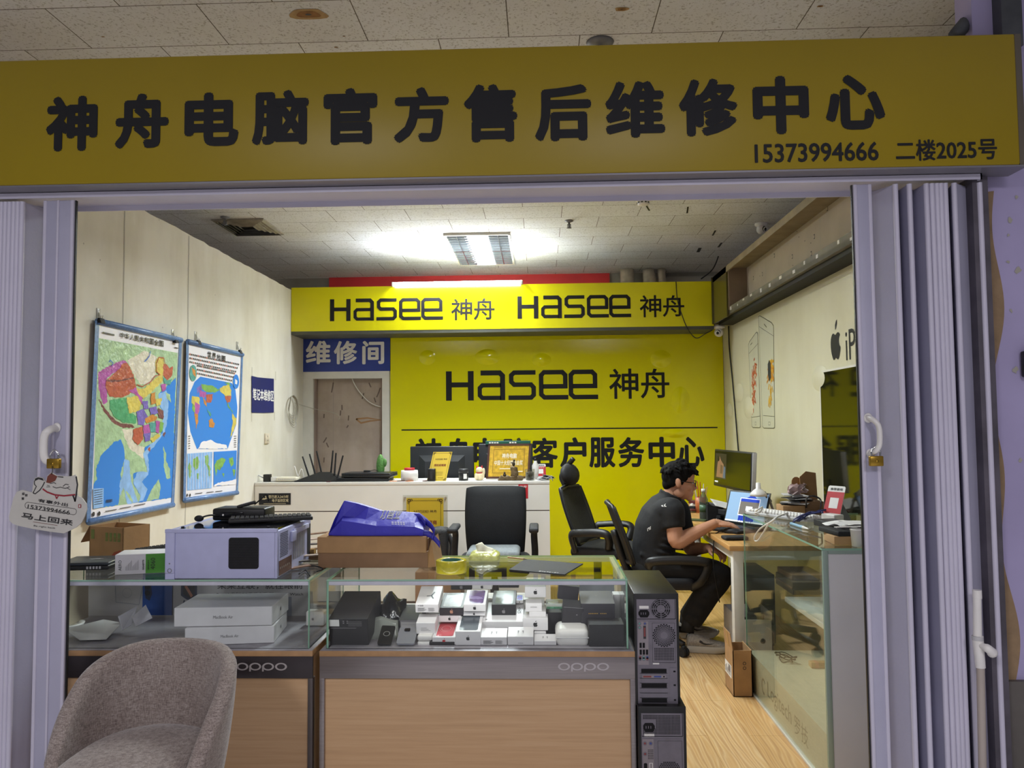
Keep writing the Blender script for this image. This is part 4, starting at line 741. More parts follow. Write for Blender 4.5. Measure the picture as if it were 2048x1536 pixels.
g = G(); k = wpx(1); g.add([(-55*k, -.07, 0), (45*k, -.07, 0), (45*k, .09, 0), (-55*k, .09, 0), (-10*k, .01, .075), (10*k, .01, .075), (45*k, -.07, .008), (-55*k, -.07, .008), (45*k, .09, .012), (-55*k, .09, .012)], [(0, 1, 6, 7), (7, 6, 5, 4), (1, 2, 8, 6), (6, 8, 5), (8, 9, 4, 5), (2, 3, 9, 8), (3, 0, 7, 9), (7, 4, 9), (3, 2, 1, 0)]); g.obj('housing', m_black, t)
for x0, y0, x1, y1, b in ((618, 953, 605, 913, .09), (631, 950, 619, 908, .09), (643, 945, 633, 902, .09), (662, 944, 666, 901, .05), (669, 948, 672, 906, -.02), (675, 955, 686, 911, -.04)):
    g = G(); a, c = PY(x0, y0, YO+b), PY(x1, y1, YO+b); g.cyl(a-p, c-p, .0075, .006, 0, 10); g.ell(a-p, (.009, .009, .009)); g.obj('antenna', m_matblack, t)
for k, (lab, a, b, z0, h, rz) in enumerate((('lower black laptop of the closed pair on the counter', 676, 780, 0, .03, .03), ('upper black laptop of the closed pair on the counter', 687, 786, .032, .036, -.05))):
    p = on((a+b)/2); w = wpx(b-a); t = thing('laptop', lab, 'laptop', p+Vector((0, .06, z0)), rz, 'stacked closed laptops on the counter')
    g = G(); g.box((0, 0, h*.3), (w, .26, h*.55), 0, .006); g.obj('base', m_black, t); g = G(); g.box((0, 0, h*.78), (w, .26, h*.4), 0, .007); g.box((0, 0, h*.985), (.05, .02, .002), 1); g.obj('lid', [mat('laptop_lid', '#1b1c1f', .35, nz=(30, .1)), m_grey], t)
    g = G()
    for sx in (-.35, .35): g.cyl((sx*w-.02, .128, h*.55), (sx*w+.02, .128, h*.55), .008)
    g.obj('hinges', m_matblack, t)
p = on(733); g = G(); g.box((0, 0, 0), (.05, .04, .014), 0, .003); g.tube(smooth([(.02, 0, 0), (.06, .01, .008), (.09, -.01, 0)], 5), .003); 
for i, v in enumerate(g.v): g.v[i] = v+p+Vector((0, .02, .079))
g.one('usb_hub', m_black, 'tiny black adapter lying on the closed laptops', 'adapter', p+Vector((0, .02, .07)))
p = on(761, 6.36); t = thing('cactus', 'small green cactus behind the counter by the doorway', 'plant', p); g = G(); g.ell((0, 0, .11), (.035, .035, .1)); g.ell((.035, 0, .14), (.018, .018, .035)); 
g.obj('stem', mat('cactus', '#4f7f3a', .7, nz=(60, .3), bump=(90, .6)), t); g = G(); g.lathe([(.03, 0), (.04, .03), (.038, .03), (.028, .004)]); g.obj('pot', m_white, t)
p = on(819); t = thing('tape_roll', 'white tape roll standing flat with red tape on top', 'tape', p)
g = G(); R = wpx(17); g.lathe([(R*.55, 0), (R, 0), (R*1.02, .05), (R*.98, .085), (R*.55, .085), (R*.55, 0)], sy=.9); g.obj('white_roll', m_white, t)
g = G(); g.lathe([(R*.4, .086), (R*.62, .086), (R*.62, .105), (R*.4, .105), (R*.4, .086)], sy=.9); g.obj('red_roll', m_red, t)
def award(g, w, h, z, T, small=False):       # yellow certificate print w x h with corner scrolls, logo and lines, lower left at origin
    g.rect(0, 0, w, h, z, 1, T); b = w*.05
    g.strip([(b*1.5, h-b*3), (b*1.5, h-b*1.5), (w-b*1.5, h-b*1.5), (w-b*1.5, b*1.5), (b*1.5, b*1.5), (b*1.5, h-b*3)], w*.012, z+.0006, 2, T)
    for sx in (0, 1):
        for sy in (0, 1):
            if sy == 0 and not small: continue
            for rr, dx, dy in ((.05, 1.4, 1.4), (.035, 2.6, 1.1), (.03, 1.1, 2.6)):
                cx = dx*b if not sx else w-dx*b; cy = h-dy*b if sy else dy*b; g.ring(cx, cy, rr*w*.45, rr*w, z+.0008, 2, T, 10)
    logo(g, w*.2, h*.72, w*.6, h*.77, z+.0008, 2, T); g.text('神舟', w*.63, h*.72, w*.82, h*.775, z+.0008, 2, T, .01)
    g.text('授权经销商', w*.2, h*.5, w*.82, h*.58, z+.0008, 3, T, .025)
    for k in range(3): g.strip([(w*.25, h*(.3-k*.05)), (w*.75, h*(.3-k*.05))], h*.008, z+.0008, 2, T)
    g.text('神舟电脑', w*.55, h*.09, w*.82, h*.12, z+.0008, 2, T)
m_awy = mat('award_yellow', '#dfc034', .3); AW = [m_acryl, m_awy, mat('award_brown', '#5a4510', .5), mat('award_red', '#8a3a1a', .5)]
a, b, c = PY(855, 958, 6.2), PY(890, 958, 6.2), PY(867, 900, 6.2); T = frame((a.x, 6.16, ZR), (b.x-a.x+.02, 0, 0), (0, .14, 1)) ; w = b.x-a.x+.012; h = (c.z-a.z)*1.0
g = G(); T = T @ Matrix.Shear('XZ', 4, (0, 0)) ; sh = (c.x-a.x)/h
T2 = T @ Matrix(((1, sh, 0, 0), (0, 1, 0, 0), (0, 0, 1, 0), (0, 0, 0, 1))); 
g.box((w/2, h/2, -.003), (w, h, .006), 2, T=T2, fm={'+z': 1}); award(g, w, h, .0006, T2, True); g.one('award_plaque', AW, 'small yellow award plaque leaning on the black monitor', 'plaque', (a.x, 6.16, ZR))
def monitor_back(px0, py0, px1, py1, y, label):
    p, q = PY(px0, py0, y), PY(px1, py1, y); w, h = q.x-p.x, p.z-ZR+.12; c = (p.x+q.x)/2
    t = thing('monitor', label, 'monitor', (c, y+.06, ZR-.25), world=True, group='monitors seen from behind on the counter')
    g = G(); g.box((c, y+.02, p.z-h/2), (w, .03, h), 0, .008); g.add([(c-w*.36, y+.004, p.z-h*.2), (c+w*.36, y+.004, p.z-h*.2), (c+w*.36, y+.004, p.z-h*.8), (c-w*.36, y+.004, p.z-h*.8), (c-w*.26, y-.02, p.z-h*.34), (c+w*.26, y-.02, p.z-h*.34), (c+w*.26, y-.02, p.z-h*.7), (c-w*.26, y-.02, p.z-h*.7)], [(4, 5, 6, 7), (0, 1, 5, 4), (1, 2, 6, 5), (2, 3, 7, 6), (3, 0, 4, 7)]); g.obj('back_shell', mat('monitor_back', '#1d2126', .5, nz=(20, .1)), t)
    g = G(); g.box((c, y+.05, ZR-.1), (.06, .02, .3)); g.box((c, y+.08, ZR-.245), (.24, .18, .012), 0, .004); g.obj('stand', m_black, t); return t
monitor_back(820, 893, 948, 960, 6.62, 'wide black monitor seen from behind, with a yellow plaque leaning in front'); monitor_back(957, 888, 1066, 955, 6.62, 'dark monitor seen from behind, hidden by the framed gold certificate')
t = thing('sideboard', 'low dark sideboard carrying the monitors behind the reception counter', 'sideboard', (-.4, 6.58, 0), world=True); g = G(); g.b2((-1.3, 6.52, .68), (.05, 6.9, .73), 0, .004); g.obj('top', m_wpaint, t); g = G(); g.b2((-1.28, 6.54, 0), (.03, 6.88, .68)); g.obj('carcass', m_wpaint, t)
p = on(865.5); g = G(); g.box(p+Vector((0, -.06, .05)), (wpx(15), .05, .1), 0, .006); g.rect(-.01, .02, .01, .08, 0, 1, frame(p+Vector((0, -.0855, 0)), (1, 0, 0), (0, 0, 1))); g.one('speaker', [m_black, m_dark], 'small black block speaker in front of the leaning plaque', 'speaker', p+Vector((0, -.06, 0)))
p = on(927); t = thing('canister', 'small black canister with a white label on the counter', 'canister', p); R = wpx(9.5)
g = G(); g.lathe([(R, 0), (R, .085), (0, .085)]); g.obj('jar', m_black, t); g = G(); g.lathe([(R*1.04, .06), (R*1.04, .09), (R*.9, .094), (0, .094)], m=0); g.obj('lid', m_dark, t)
g = G(); g.grid([[(R*1.01*math.sin(a), -R*1.01*math.cos(a), z) for a in (.1, .35, .6, .85)] for z in (.015, .055)]); g.obj('sticker', m_paper, t)
p = on(959); t = thing('lucky_cat', 'small cream waving cat figurine on the counter beside the canister', 'figurine', p); m_cr = mat('cream_ceramic', '#e2d3ae', .25, nz=(40, .15))
g = G(); g.ell((0, 0, .035), (.042, .034, .038)); g.ell((0, -.004, .082), (.03, .027, .026)); g.ell((.035, -.01, .07), (.012, .012, .03)); g.ell((-.026, -.022, .03), (.012, .014, .026)); g.obj('body', m_cr, t)
g = G(); g.cyl((-.018, 0, .1), (-.022, 0, .122), .011, .001); g.cyl((.018, 0, .1), (.022, 0, .122), .011, .001); g.obj('ears', m_red, t); g = G(); g.lathe([(.026, -.004), (.029, 0), (.026, .004)], T=Matrix.Translation((0, -.002, .06))); g.obj('collar', m_red, t)
# framed certificate
Yf = 6.3; a, b, u, w_ = PY(972, 953, Yf), PY(1058, 953, Yf), PY(977, 889, Yf), PY(1064, 890, Yf)
t = thing('framed_certificate', 'framed gold certificate with pale lettering standing on the counter', 'certificate', ((a.x+b.x)/2, Yf, ZR)); W = b.x-a.x; H = a.z*0+u.z-ZR; T = frame((-W/2, 0, .006), (1, 0, 0), (0, .12, 1)) @ Matrix(((1, .07, 0, 0), (0, 1, 0, 0), (0, 0, 1, 0), (0, 0, 0, 1)))
g = G(); f_ = .016
for x0, y0, x1, y1 in ((0, 0, W, f_), (0, H-f_, W, H), (0, 0, f_, H), (W-f_, 0, W, H)): g.box(((x0+x1)/2, (y0+y1)/2, 0), (x1-x0, y1-y0, .022), 0, T=T)
g.obj('frame', mat('dark_wood_frame', '#4a2a1c', .35, nz=(20, .2)), t)
g = G(); g.rect(f_, f_, W-f_, H-f_, .004, 0, T); g.strip([(W*.14, H*.16), (W*.86, H*.16), (W*.86, H*.84), (W*.14, H*.84), (W*.14, H*.16)], .006, .005, 1, T); g.text('神舟电脑', W*.34, H*.58, W*.68, H*.72, .0055, 2, T, .03); g.text('中国十大经销商金奖', W*.17, H*.38, W*.83, H*.52, .0055, 2, T, .02); g.strip([(W*.14, H*.9), (W*.34, H*.9)], .008, .0055, 1, T); g.strip([(W*.3, H*.28), (W*.7, H*.28)], .006, .0055, 2, T); g.strip([(W*.7, H*.2), (W*.84, H*.2)], .008, .0055, 2, T)
g.obj('certificate_print', [mat('gold_foil', '#d2ab32', .28, .35, nz=(40, .25)), mat('old_gold', '#a37c1e', .4), mat('cream_print', '#f3ead0', .5)], t)
p = PY(1015, 889, 6.4); g = G(); x0, x1 = PY(971, 889, 6.6).x, PY(1061, 889, 6.6).x; zb_ = PY(1015, 889, 6.62).z+.002; g.b2((x0, 6.6, zb_), (x1, 6.67, zb_+.03), 0, .003); [g.rect(x0+.03+.022*k, zb_+.009, x0+.046+.022*k, zb_+.021, .0012, 1, FRONT(6.6)) for k in (0, 1, 2, 3, 8, 9, 10)]; g.b2((x0+.04, 6.61, zb_+.03), (x1-.02, 6.66, zb_+.042), 2)
g.one('green_box', [m_dgreen, m_paper, m_acryl], 'flat dark green box lying on top of the monitor behind the certificate', 'box', (p.x, 6.63, zb_))
p = on(1022); t = thing('wood_carving', 'brown root carving with a tall stump and a figure in front of the certificate', 'carving', p-Vector((0, .05, 0))); m_root = mat('root_wood', '#6d5a3c', .7, nz=(30, .3), bump=(50, .8)); k = wpx(1)
g = G(); g.tube([(x*k, 0, .012+.004*math.sin(x)) for x in range(-24, 27, 3)], [.012+.006*math.sin(i*.8)**2 for i in range(17)], 0, 10, sq=2.4); g.tube([(7*k, 0, .02), (8*k, .004, .06), (6*k, 0, .1), (7*k, 0, .112)], [.034, .03, .029, .031], 0, 12); g.obj('stump', m_root, t)
g = G(); g.ell((6*k, 0, .132), (.012, .01, .02)); g.ell((7*k, 0, .16), (.008, .008, .01)); g.ell((3*k, 0, .142), (.012, .006, .005)); g.ell((-12*k, -.01, .04), (.014, .012, .02)); g.ell((-12*k, -.012, .062), (.008, .008, .009)); g.obj('figure', mat('dark_bronze', '#3b3226', .4, .4), t)
p = on(1060); t = thing('glass_jar', 'dark filled glass jar between the carving and the white bottle', 'jar', p-Vector((0, .03, 0))); R = wpx(9); g = G(); g.lathe([(R, 0), (R*1.05, .09), (R*.98, .09), (R*.93, .01)]); g.obj('glass', m_acryl, t); g = G(); g.lathe([(R*.9, .006), (R*.9, .065), (0, .07)]); g.obj('tea', mat('tea_leaves', '#3a3322', .8, nz=(80, .5), bump=(90, .8)), t)
p = on(1071, 6.32); t = thing('white_bottle', 'white dispenser bottle behind the glass jar', 'bottle', p); R = wpx(7); g = G(); g.lathe([(R, 0), (R, .11), (R*.5, .135), (R*.5, .15)]); g.obj('bottle', m_white, t); g = G(); g.lathe([(R*.55, .15), (R*.55, .172), (0, .172)]); g.box((-.012, 0, .178), (.04, .014, .012)); g.obj('pump', m_black, t)
def pay_sign(label, p, w, h, rz, tilt, big):
    t = thing('pay_sign', label, 'sign', p, rz); T = frame((-w/2, 0, 0), (1, 0, 0), (0, tilt, 1)); g = G(); g.prism(rrect(0, 0, w, h, w*.1), -.003, 0, 0, T)
    g.rect(.0, h*.16, w, h*.83, .0006, 1, T); g.text('推荐使用', w*.15, h*.87, w*.85, h*.94, .0006, 2, T, .02); g.prism(rrect(w*.25, h*.36, w*.75, h*.66, w*.02), .0006, .001, 0, T)
    if big:
        for k, m in enumerate((1, 3, 4, 5)): g.disc(w*(.2+.2*k), h*.08, w*.06, .0008, m, T, 12)
    else: g.text('微信支付', w*.15, h*.72, w*.85, h*.79, .001, 0, T)
    g.obj('board', [m_paper, m_red, m_ink, mat('pay_green', '#3a9a4a', .5), mat('pay_blue', '#2f62b5', .5), mat('pay_orange', '#d08030', .5)], t)
    g = G(); c_, s_ = tilt*h*.6, h*.6
    g.prism([(.004, .0), (c_+.004, s_), (c_+h*.25*0+.02+h*.35, 0)], w*.2, w*.8, 0, Matrix.Translation((-w/2, 0, 0)) @ Matrix(((0, 0, 1, 0), (1, 0, 0, 0), (0, 1, 0, 0), (0, 0, 0, 1)))); g.obj('stand', m_grey, t)
p = on(1082, 6.3); pay_sign('small red and white payment sign on the right end of the counter', p, wpx(21), .125, .1, .25, False)
p = on(1090); g = G()
for k in range(4): g.box(p+Vector((-.01+.012*k, -.02+.01*k, .006+k*.008)), (.12, .09, .003), 0, 0, rz=.5*k, rx=.06*k, ry=.1*(k-1.5))
g.tube(smooth([p+Vector(q) for q in ((0, -.05, .01), (.04, -.07, .03), (.06, -.085, .0), (.05, -.09, .04))], 4), .003); g.one('crumpled_paper', mat('grey_paper', '#8f9193', .6, nz=(30, .2)), 'crumpled grey papers at the right end of the counter top', 'paper', p)
p = on(790); g = G()
for k, (x, m) in enumerate(((0, 0), (.06, 1), (.13, 0), (.26, 1), (-.52, 2))): g.box(p+Vector((x, -.07+.01*(k % 2), .003)), (.06, .03, .006), m, 0, rz=.4*k)
g.one('scraps', [mat('orange_scrap', '#b06a3c', .7), mat('dark_scrap', '#5b3a33', .7), mat('maroon', '#4a2226', .6)], 'small brown paper scraps along the front edge of the counter', 'scraps', p, kind='stuff')
# counter front: camera sticker, award, red card
a, b = PY(518, 997, YR_-.001), PY(581.5, 997, YR_-.001); z0, z1 = PY(550, 1009.5, YR_-.001).z, PY(550, 986.5, YR_-.001).z; T = FRONT(YR_-.0035)
g = G(); g.b2((a.x, YR_-.0035, z0), (b.x, YR_-.0005, z1)); W, H = b.x-a.x, z1-z0; g.ring(a.x+W*.17, z0+H*.66, H*.13, H*.19, .0008, 1, T, 16, .7); g.strip([(a.x+W*.1, z0+H*.5), (a.x+W*.17, z0+H*.48), (a.x+W*.26, z0+H*.55)], H*.05, .0008, 1, T)
g.text('您已进入24小时', a.x+W*.3, z0+H*.56, a.x+W*.93, z0+H*.84, .0008, 1, T, .012); g.text('电子监控区域', a.x+W*.42, z0+H*.24, a.x+W*.93, z0+H*.5, .0008, 1, T, .012); g.strip([(a.x+W*.15, z0+H*.1), (a.x+W*.85, z0+H*.1)], H*.03, .0008, 1, T)
g.one('monitoring_sticker', [m_matblack, mat('pale_gold', '#cfc29e', .4)], 'black sticker with pale gold Chinese text on the counter front', 'sticker', (a.x, YR_, z0))
t = thing('acrylic_plaque', 'large yellow plaque in clear acrylic mounted on the counter front', 'plaque', (PY(848, 1110, YR_).x, YR_, .5), world=True); a, b, c = PY(806, 1100, YR_-.012), PY(895, 990, YR_-.012), PY(0, 1110, YR_-.012)
g = G(); g.b2((a.x, YR_-.012, b.z-.46), (b.x, YR_-.008, b.z)); g.obj('acrylic_sheet', m_acryl, t)
l, r, tp = PY(813, 1040, YR_-.005), PY(887, 1040, YR_-.005), PY(850, 996, YR_-.005); T = frame((l.x, YR_-.004, tp.z-.42), (1, 0, 0), (0, 0, 1)); g = G(); award(g, r.x-l.x, .42, 0, T); g.box(((r.x-l.x)/2, .21, -.0016), (r.x-l.x, .42, .003), 1, T=T); g.obj('award_print', AW, t)
g = G()
for x in (a.x+.016, b.x-.016): g.cyl((x, YR_-.016, b.z-.02), (x, YR_, b.z-.02), .007)
g.obj('screw_caps', m_chrome, t)
a, b = PY(1037, 997, YR_-.001), PY(1056, 968, YR_-.001); g = G(); g.b2((a.x, YR_-.002, a.z), (b.x, YR_-.0005, b.z)); g.text('推荐', a.x+.01, b.z-.03, b.x-.01, b.z-.012, .0008, 1, FRONT(YR_-.002)); g.one('red_card', [m_red, m_paper], 'red card stuck on the counter front behind the tall black chair', 'card', (a.x, YR_, a.z))
# ---------------------------------------------------------------- chairs
def star_base(t, m, r=.3, zc=.3):
    g = G()
    for k in range(5): a = 2*PI*k/5+.3; c, s = math.cos(a), math.sin(a); g.tube([(0, 0, .12), (c*r*.5, s*r*.5, .1), (c*r, s*r, .075)], [.03, .024, .018], 0, 8)
    g.cyl((0, 0, .08), (0, 0, .16), .035); g.obj('star_base', m, t)
    for k in range(5):
        a = 2*PI*k/5+.3; c, s = math.cos(a), math.sin(a); g = G(); g.cyl((c*r+s*.022, s*r-c*.022, .028), (c*r+s*.006, s*r-c*.006, .028), .028); g.cyl((c*r-s*.006, s*r+c*.006, .028), (c*r-s*.022, s*r+c*.022, .028), .028); g.box((c*r, s*r, .05), (.03, .03, .04), 0, .008, rz=a); g.obj('caster', m_matblack, t)
    g = G(); g.cyl((0, 0, .14), (0, 0, zc), .022); g.cyl((0, 0, .14), (0, 0, zc-.08), .03); g.obj('gas_lift', m_matblack, t)
# high-back chair facing the street
yc = 5.55; p = PY(992, 1100, yc); W = (1052-930)*yc/F; ztop = PY(990, 973, yc).z
t = thing('office_chair', 'tall black padded office chair with a grey cushion in front of the white counter', 'chair', (p.x, yc-.2, 0)); zs = .52
g = G(); P = []
for i in range(15):
    v = i/14; z = zs+.02+(ztop-zs-.02)*v; y = .2+.07*v-.04*math.sin(v*PI); w = W/2*(1-.06*math.cos(v*PI)*-1 if False else .93+.07*math.sin(v*PI*.8)); P.append([(w*math.sin(u)*(abs(math.sin(u))**-.35 if abs(math.sin(u)) > 1e-6 else 1), y+.04*math.cos(u)*(1 if v < .97 else .5)-.02, z+(0 if v < 1 else -.015*abs(math.sin(u))**4)) for u in [2*PI*k/28 for k in range(28)]])
g.grid(P, 0, True, True); g.add(P[-1], [tuple(range(28))], 0, True); g.add(P[0], [tuple(range(28))[::-1]], 0, True); g.obj('backrest', mat('black_leather', '#161719', .72, spec=.25, nz=(12, .15), bump=(120, .1)), t)
g = G(); g.box((0, -.03, zs-.03), (.5, .48, .1), 0, .045, 4); g.obj('seat', m_matblack, t); g = G(); g.box((-.0, -.06, zs+.05), (.36, .34, .07), 0, .034, 4); g.obj('cushion', mat('grey_cushion', '#757b7d', .9, nz=(60, .15), bump=(120, .3)), t)
for s in (-1, 1):
    g = G(); x = s*(W/2+.055); g.tube(smooth([(s*.2, .05, zs-.07), (x, .05, zs-.02), (x, .06, zs+.15), (x, .02, zs+.2)], 5), .018, 0, 10, sq=1.6); g.box((x, -.03, zs+.215), (.065, .3, .035), 0, .015, 3); g.obj('armrest', m_matblack, t)
star_base(t, m_black, .3, .46)
# black bag between the box and the chair
p = PY(880, 1090, 5.82); t = thing('black_bag', 'small black camera bag left of the tall office chair', 'bag', (p.x, 5.82, 0)); z0 = PY(898, 1106, 5.82).z-.12; zt2 = PY(898, 1055, 5.82).z
g = G(); g.b2((-.17, -.12, 0), (.17, .14, z0), 0, .004); g.obj('stool_box', m_cardd, t)
g = G(); g.box((.005, 0, (z0+zt2)/2), (.13, .15, zt2-z0), 0, .03, 4); g.ell((0, 0, zt2-.035), (.085, .08, .045)); g.obj('bag_body', mat('black_nylon', '#1a1a1d', .7, nz=(40, .3), bump=(100, .3)), t); g = G(); g.tube(smooth([(-.06, -.02, zt2-.04), (-.1, -.05, zt2-.14), (-.09, -.06, z0+.03)], 5), .014, 0, 8, sq=1.8); g.tube(smooth([(.07, -.03, zt2-.05), (.1, -.06, zt2-.13), (.08, -.07, z0+.02)], 5), .013, 0, 8, sq=1.8); g.obj('straps', m_matblack, t)
def side_chair(name, label, loc, S, rz=0, head=True):
    """task chair drawn in the x-z plane, facing +x; S = dict of profile points relative to loc"""
    t = thing(name, label, 'chair', loc, rz); W = S['w']
    P = smooth([(x, 0, z) for x, z in S['back']], 5); g = G()
    g.shell([[(q.x-.03*(1-(2*j/10-1)**2)+.0, (j/10-.5)*W*(.86+.14*math.sin(PI*i/(len(P)-1))), q.z) for j in range(11)] for i, q in enumerate(P)], .012); g.obj('mesh_back', mat('chair_mesh', '#17191a', .75, nz=(90, .4), bump=(140, .5)), t)
    g = G(); L_ = [[(q.x-.008, s*W*.43*(.9+.1*math.sin(PI*i/(len(P)-1))), q.z) for i, q in enumerate(P)] for s in (-1, 1)]
    ring = L_[0]+[(P[-1].x-.03, 0, P[-1].z+.012)]+L_[1][::-1]+[(P[0].x-.03, 0, P[0].z-.012)]; g.tube(ring, .016, 0, 8, closed=True)
    x, z = S['back'][0]; g.tube(smooth([(P[len(P)//2].x-.045, 0, P[len(P)//2].z), (x-.06, 0, z+.02), (x+.0, 0, z-.1), (x+.1, 0, S['seat']-.06)], 5), .026, 0, 10); g.obj('back_frame', m_black, t)
    g = G(); g.box((S['sx'], 0, S['seat']-.03), (S['sl'], W*1.02, .075), 0, .03, 4); g.obj('seat', m_matblack, t)
    for s in (-1, 1): g = G(); g.tube(smooth([(a, s*(W/2+.03)+s*b, c) for a, b, c in S['arm']], 6), .02, 0, 10, sq=1.5); g.obj('armrest', m_black, t)
    if head:
        g = G(); hx, hz = S['head']; R = Matrix.Rotation(-.25, 3, 'Y'); g.ell((hx, 0, hz), (.05, .15, .085), 0, R=R, n=20); g.obj('headrest', m_matblack, t); g = G(); q = P[-1]; g.tube(smooth([(q.x-.02, 0, q.z-.06), (q.x-.05, 0, q.z+.02), (hx-.07, 0, hz-.02), (hx-.03, 0, hz+.05), (hx+.03, 0, hz+.12)], 6), .02, 0, 8); g.ell((q.x-.05, 0, q.z-.03), (.035, .035, .05)); g.obj('headrest_arm', m_black, t)
    star_base(t, m_black, .29, S['seat']-.05); return t
ym = 5.75; o = PY(1195, 1100, ym); k = ym/F
def M_(x, y): p = PY(x, y, ym); return (p.x-o.x, p.z)
side_chair('mesh_chair', 'empty black mesh office chair with a headrest in front of the yellow board', (o.x, ym, 0), dict(w=.46, back=[M_(1176, 1085), M_(1163, 1050), M_(1148, 1010), M_(1137, 977)], seat=M_(0, 1092)[1], sx=M_(1205, 0)[0], sl=.46, arm=[(M_(1158, 0)[0], -.02, M_(0, 1100)[1]), (M_(1152, 0)[0], 0, M_(0, 1068)[1]), (M_(1170, 0)[0], .01, M_(0, 1062)[1]), (M_(1215, 0)[0], .01, M_(0, 1060)[1]), (M_(1226, 0)[0], .0, M_(0, 1070)[1]), (M_(1222, 0)[0], -.04, M_(0, 1090)[1])], head=M_(1136, 950)), rz=-.42)
# ---------------------------------------------------------------- the two front display cases
YF, DEP = 2.80, .53
def b_oak(N, L, co, b):
    n = noisetex(N, L, mapping(N, L, co, (0, 0, 0), (1.2, 1.2, 38)), 2.2, 6, .65); r = ramp(N, [(.3, '#bd9a73'), (.5, '#c6a27a'), (.72, '#ccaa83')]); L(n, r.inputs[0]); L(r.outputs[0], b.inputs['Base Color'])
m_oak = tex_mat('oak_laminate', b_oak, .42, .4); m_oakd = mat('oak_edge', '#a9845c', .4, nz=(20, .12))
m_band = mat('brushed_band', '#98908f', .32, .75, nz=(4, .1, (1, 1, 60))); m_bandd = mat('dark_band', '#3a3436', .35, .4, nz=(6, .15)); m_post = mat('dark_post', '#5d5655', .4, .5, nz=(8, .15)); m_led = mat('led_strip', '#cfc9d6', .4, nz=(30, .05))
Zg0 = PY(950, 1298, YF+.02).z; Zg1 = PY(950, 1158.5, YF+.02).z
def oppo(g, x, z, w, h, zz, m, T):
    r = w/8
    for k in range(4):
        cx = x+r*(2*k+1); g.ring(cx, z, r*.62, r*.93, zz, m, T, 28, h*.55/r/1.0 if False else .62)
        if k in (1, 2): g.rect(cx-r*.93, z-h*.62, cx-r*.66, z+r*.1, zz+.0003, m, T)
def case(name, label, x0, x1, gx0, gx1, band, post, logo_px, logo_m):
    t = thing(name, label, 'showcase', ((x0+x1)/2, YF+DEP/2, 0), world=True); z1 = Zg0
    a, b, c = PY(950, 1302, YF).z, PY(950, 1313, YF).z, PY(950, 1358, YF).z
    g = G(); g.b2((x0+.012, YF+.012, .02), (x1-.012, YF+DEP, b), 0); g.obj('cabinet_body', m_oak, t)
    g = G(); g.b2((x0-.0, YF-.004, b), (x1, YF+DEP, a+.0), 0, .001); g.obj('wood_ledge', m_oakd, t)
    g = G(); g.b2((x0+.002, YF-.002, a), (x1-.002, YF+DEP, z1), 0, .001); g.obj('deck', m_zinc if post else m_zinc, t)
    g = G(); g.b2((x0, YF, c), (x1, YF+.011, b), 0, .001); T = FRONT(YF)
    l, r = PY(logo_px[0], 1333, YF), PY(logo_px[1], 1333, YF); oppo(g, l.x, l.z, r.x-l.x, .028, .0008, 1, T)
    g.obj('front_band', [band, logo_m], t)
    for xa, xb in ((x0, x0+.018), (x1-.018, x1)): g = G(); g.b2((xa, YF+.0, 0), (xb, YF+.03, c), 0, .001); g.obj('corner_post', post or m_band, t)
    E = .006; ya, yb = YF+.02, YF+DEP-.015; em = {'+z': 1, '-z': 1, '+x': 1, '-x': 1}
    def pane(a, b, fm): g = G(); g.b2(a, b, 0, fm=fm); g.obj('glass_pane', [m_glass, m_edge], t)
    pane((gx0, ya, z1), (gx1, ya+E, Zg1-E), em); pane((gx0, ya+E, z1), (gx0+E, yb, Zg1-E), {'+z': 1, '-z': 1, '-y': 1, '+y': 1}); pane((gx1-E, ya+E, z1), (gx1, yb, Zg1-E), {'+z': 1, '-z': 1, '-y': 1, '+y': 1}); pane((gx0, ya, Zg1-E), (gx1, yb+.01, Zg1), {'+x': 1, '-x': 1, '-y': 1, '+y': 1})
    g = G(); g.b2((gx0+E, ya+E, Zg1-E-.017), (gx1-E, ya+E+.012, Zg1-E), 0, .002); g.obj('light_strip', m_led, t)
    g = G(); g.b2((gx0, yb-.0, Zg1-E-.02), (gx1, yb+.012, Zg1-E), 0); g.b2((gx1-.022, ya+.02, Zg1-E-.012), (gx1-E, yb, Zg1-E), 0); g.obj('top_frame', mat('cream_frame', '#cfd0b0', .4), t)
    return t
cx0, cx1 = PY(639, 1330, YF).x, PY(1270, 1330, YF).x; gx0, gx1 = PY(653, 1230, YF+.02).x, PY(1256, 1230, YF+.02).x
case('display_case', 'glass topped display case full of phone boxes, silver band along its front', cx0, cx1, gx0, gx1, m_band, None, (1115, 1219), mat('logo_grey', '#b5afb0', .3, .4))
bx1 = PY(625.5, 1330, YF).x; bx0 = bx1-1.2; hx1 = PY(618.7, 1230, YF+.02).x
case('display_case', 'glass topped display case with a white computer on it, dark band along its front', bx0, bx1, bx0+.03, hx1, m_bandd, m_post, (472, 575), mat('logo_pale', '#c2bcbb', .3, .4))
area('case_lamp', ((gx0+gx1)/2, YF+.045, Zg1-.026), (1.0, .008), .8, (1, .98, .95), (.75, 0, 0))
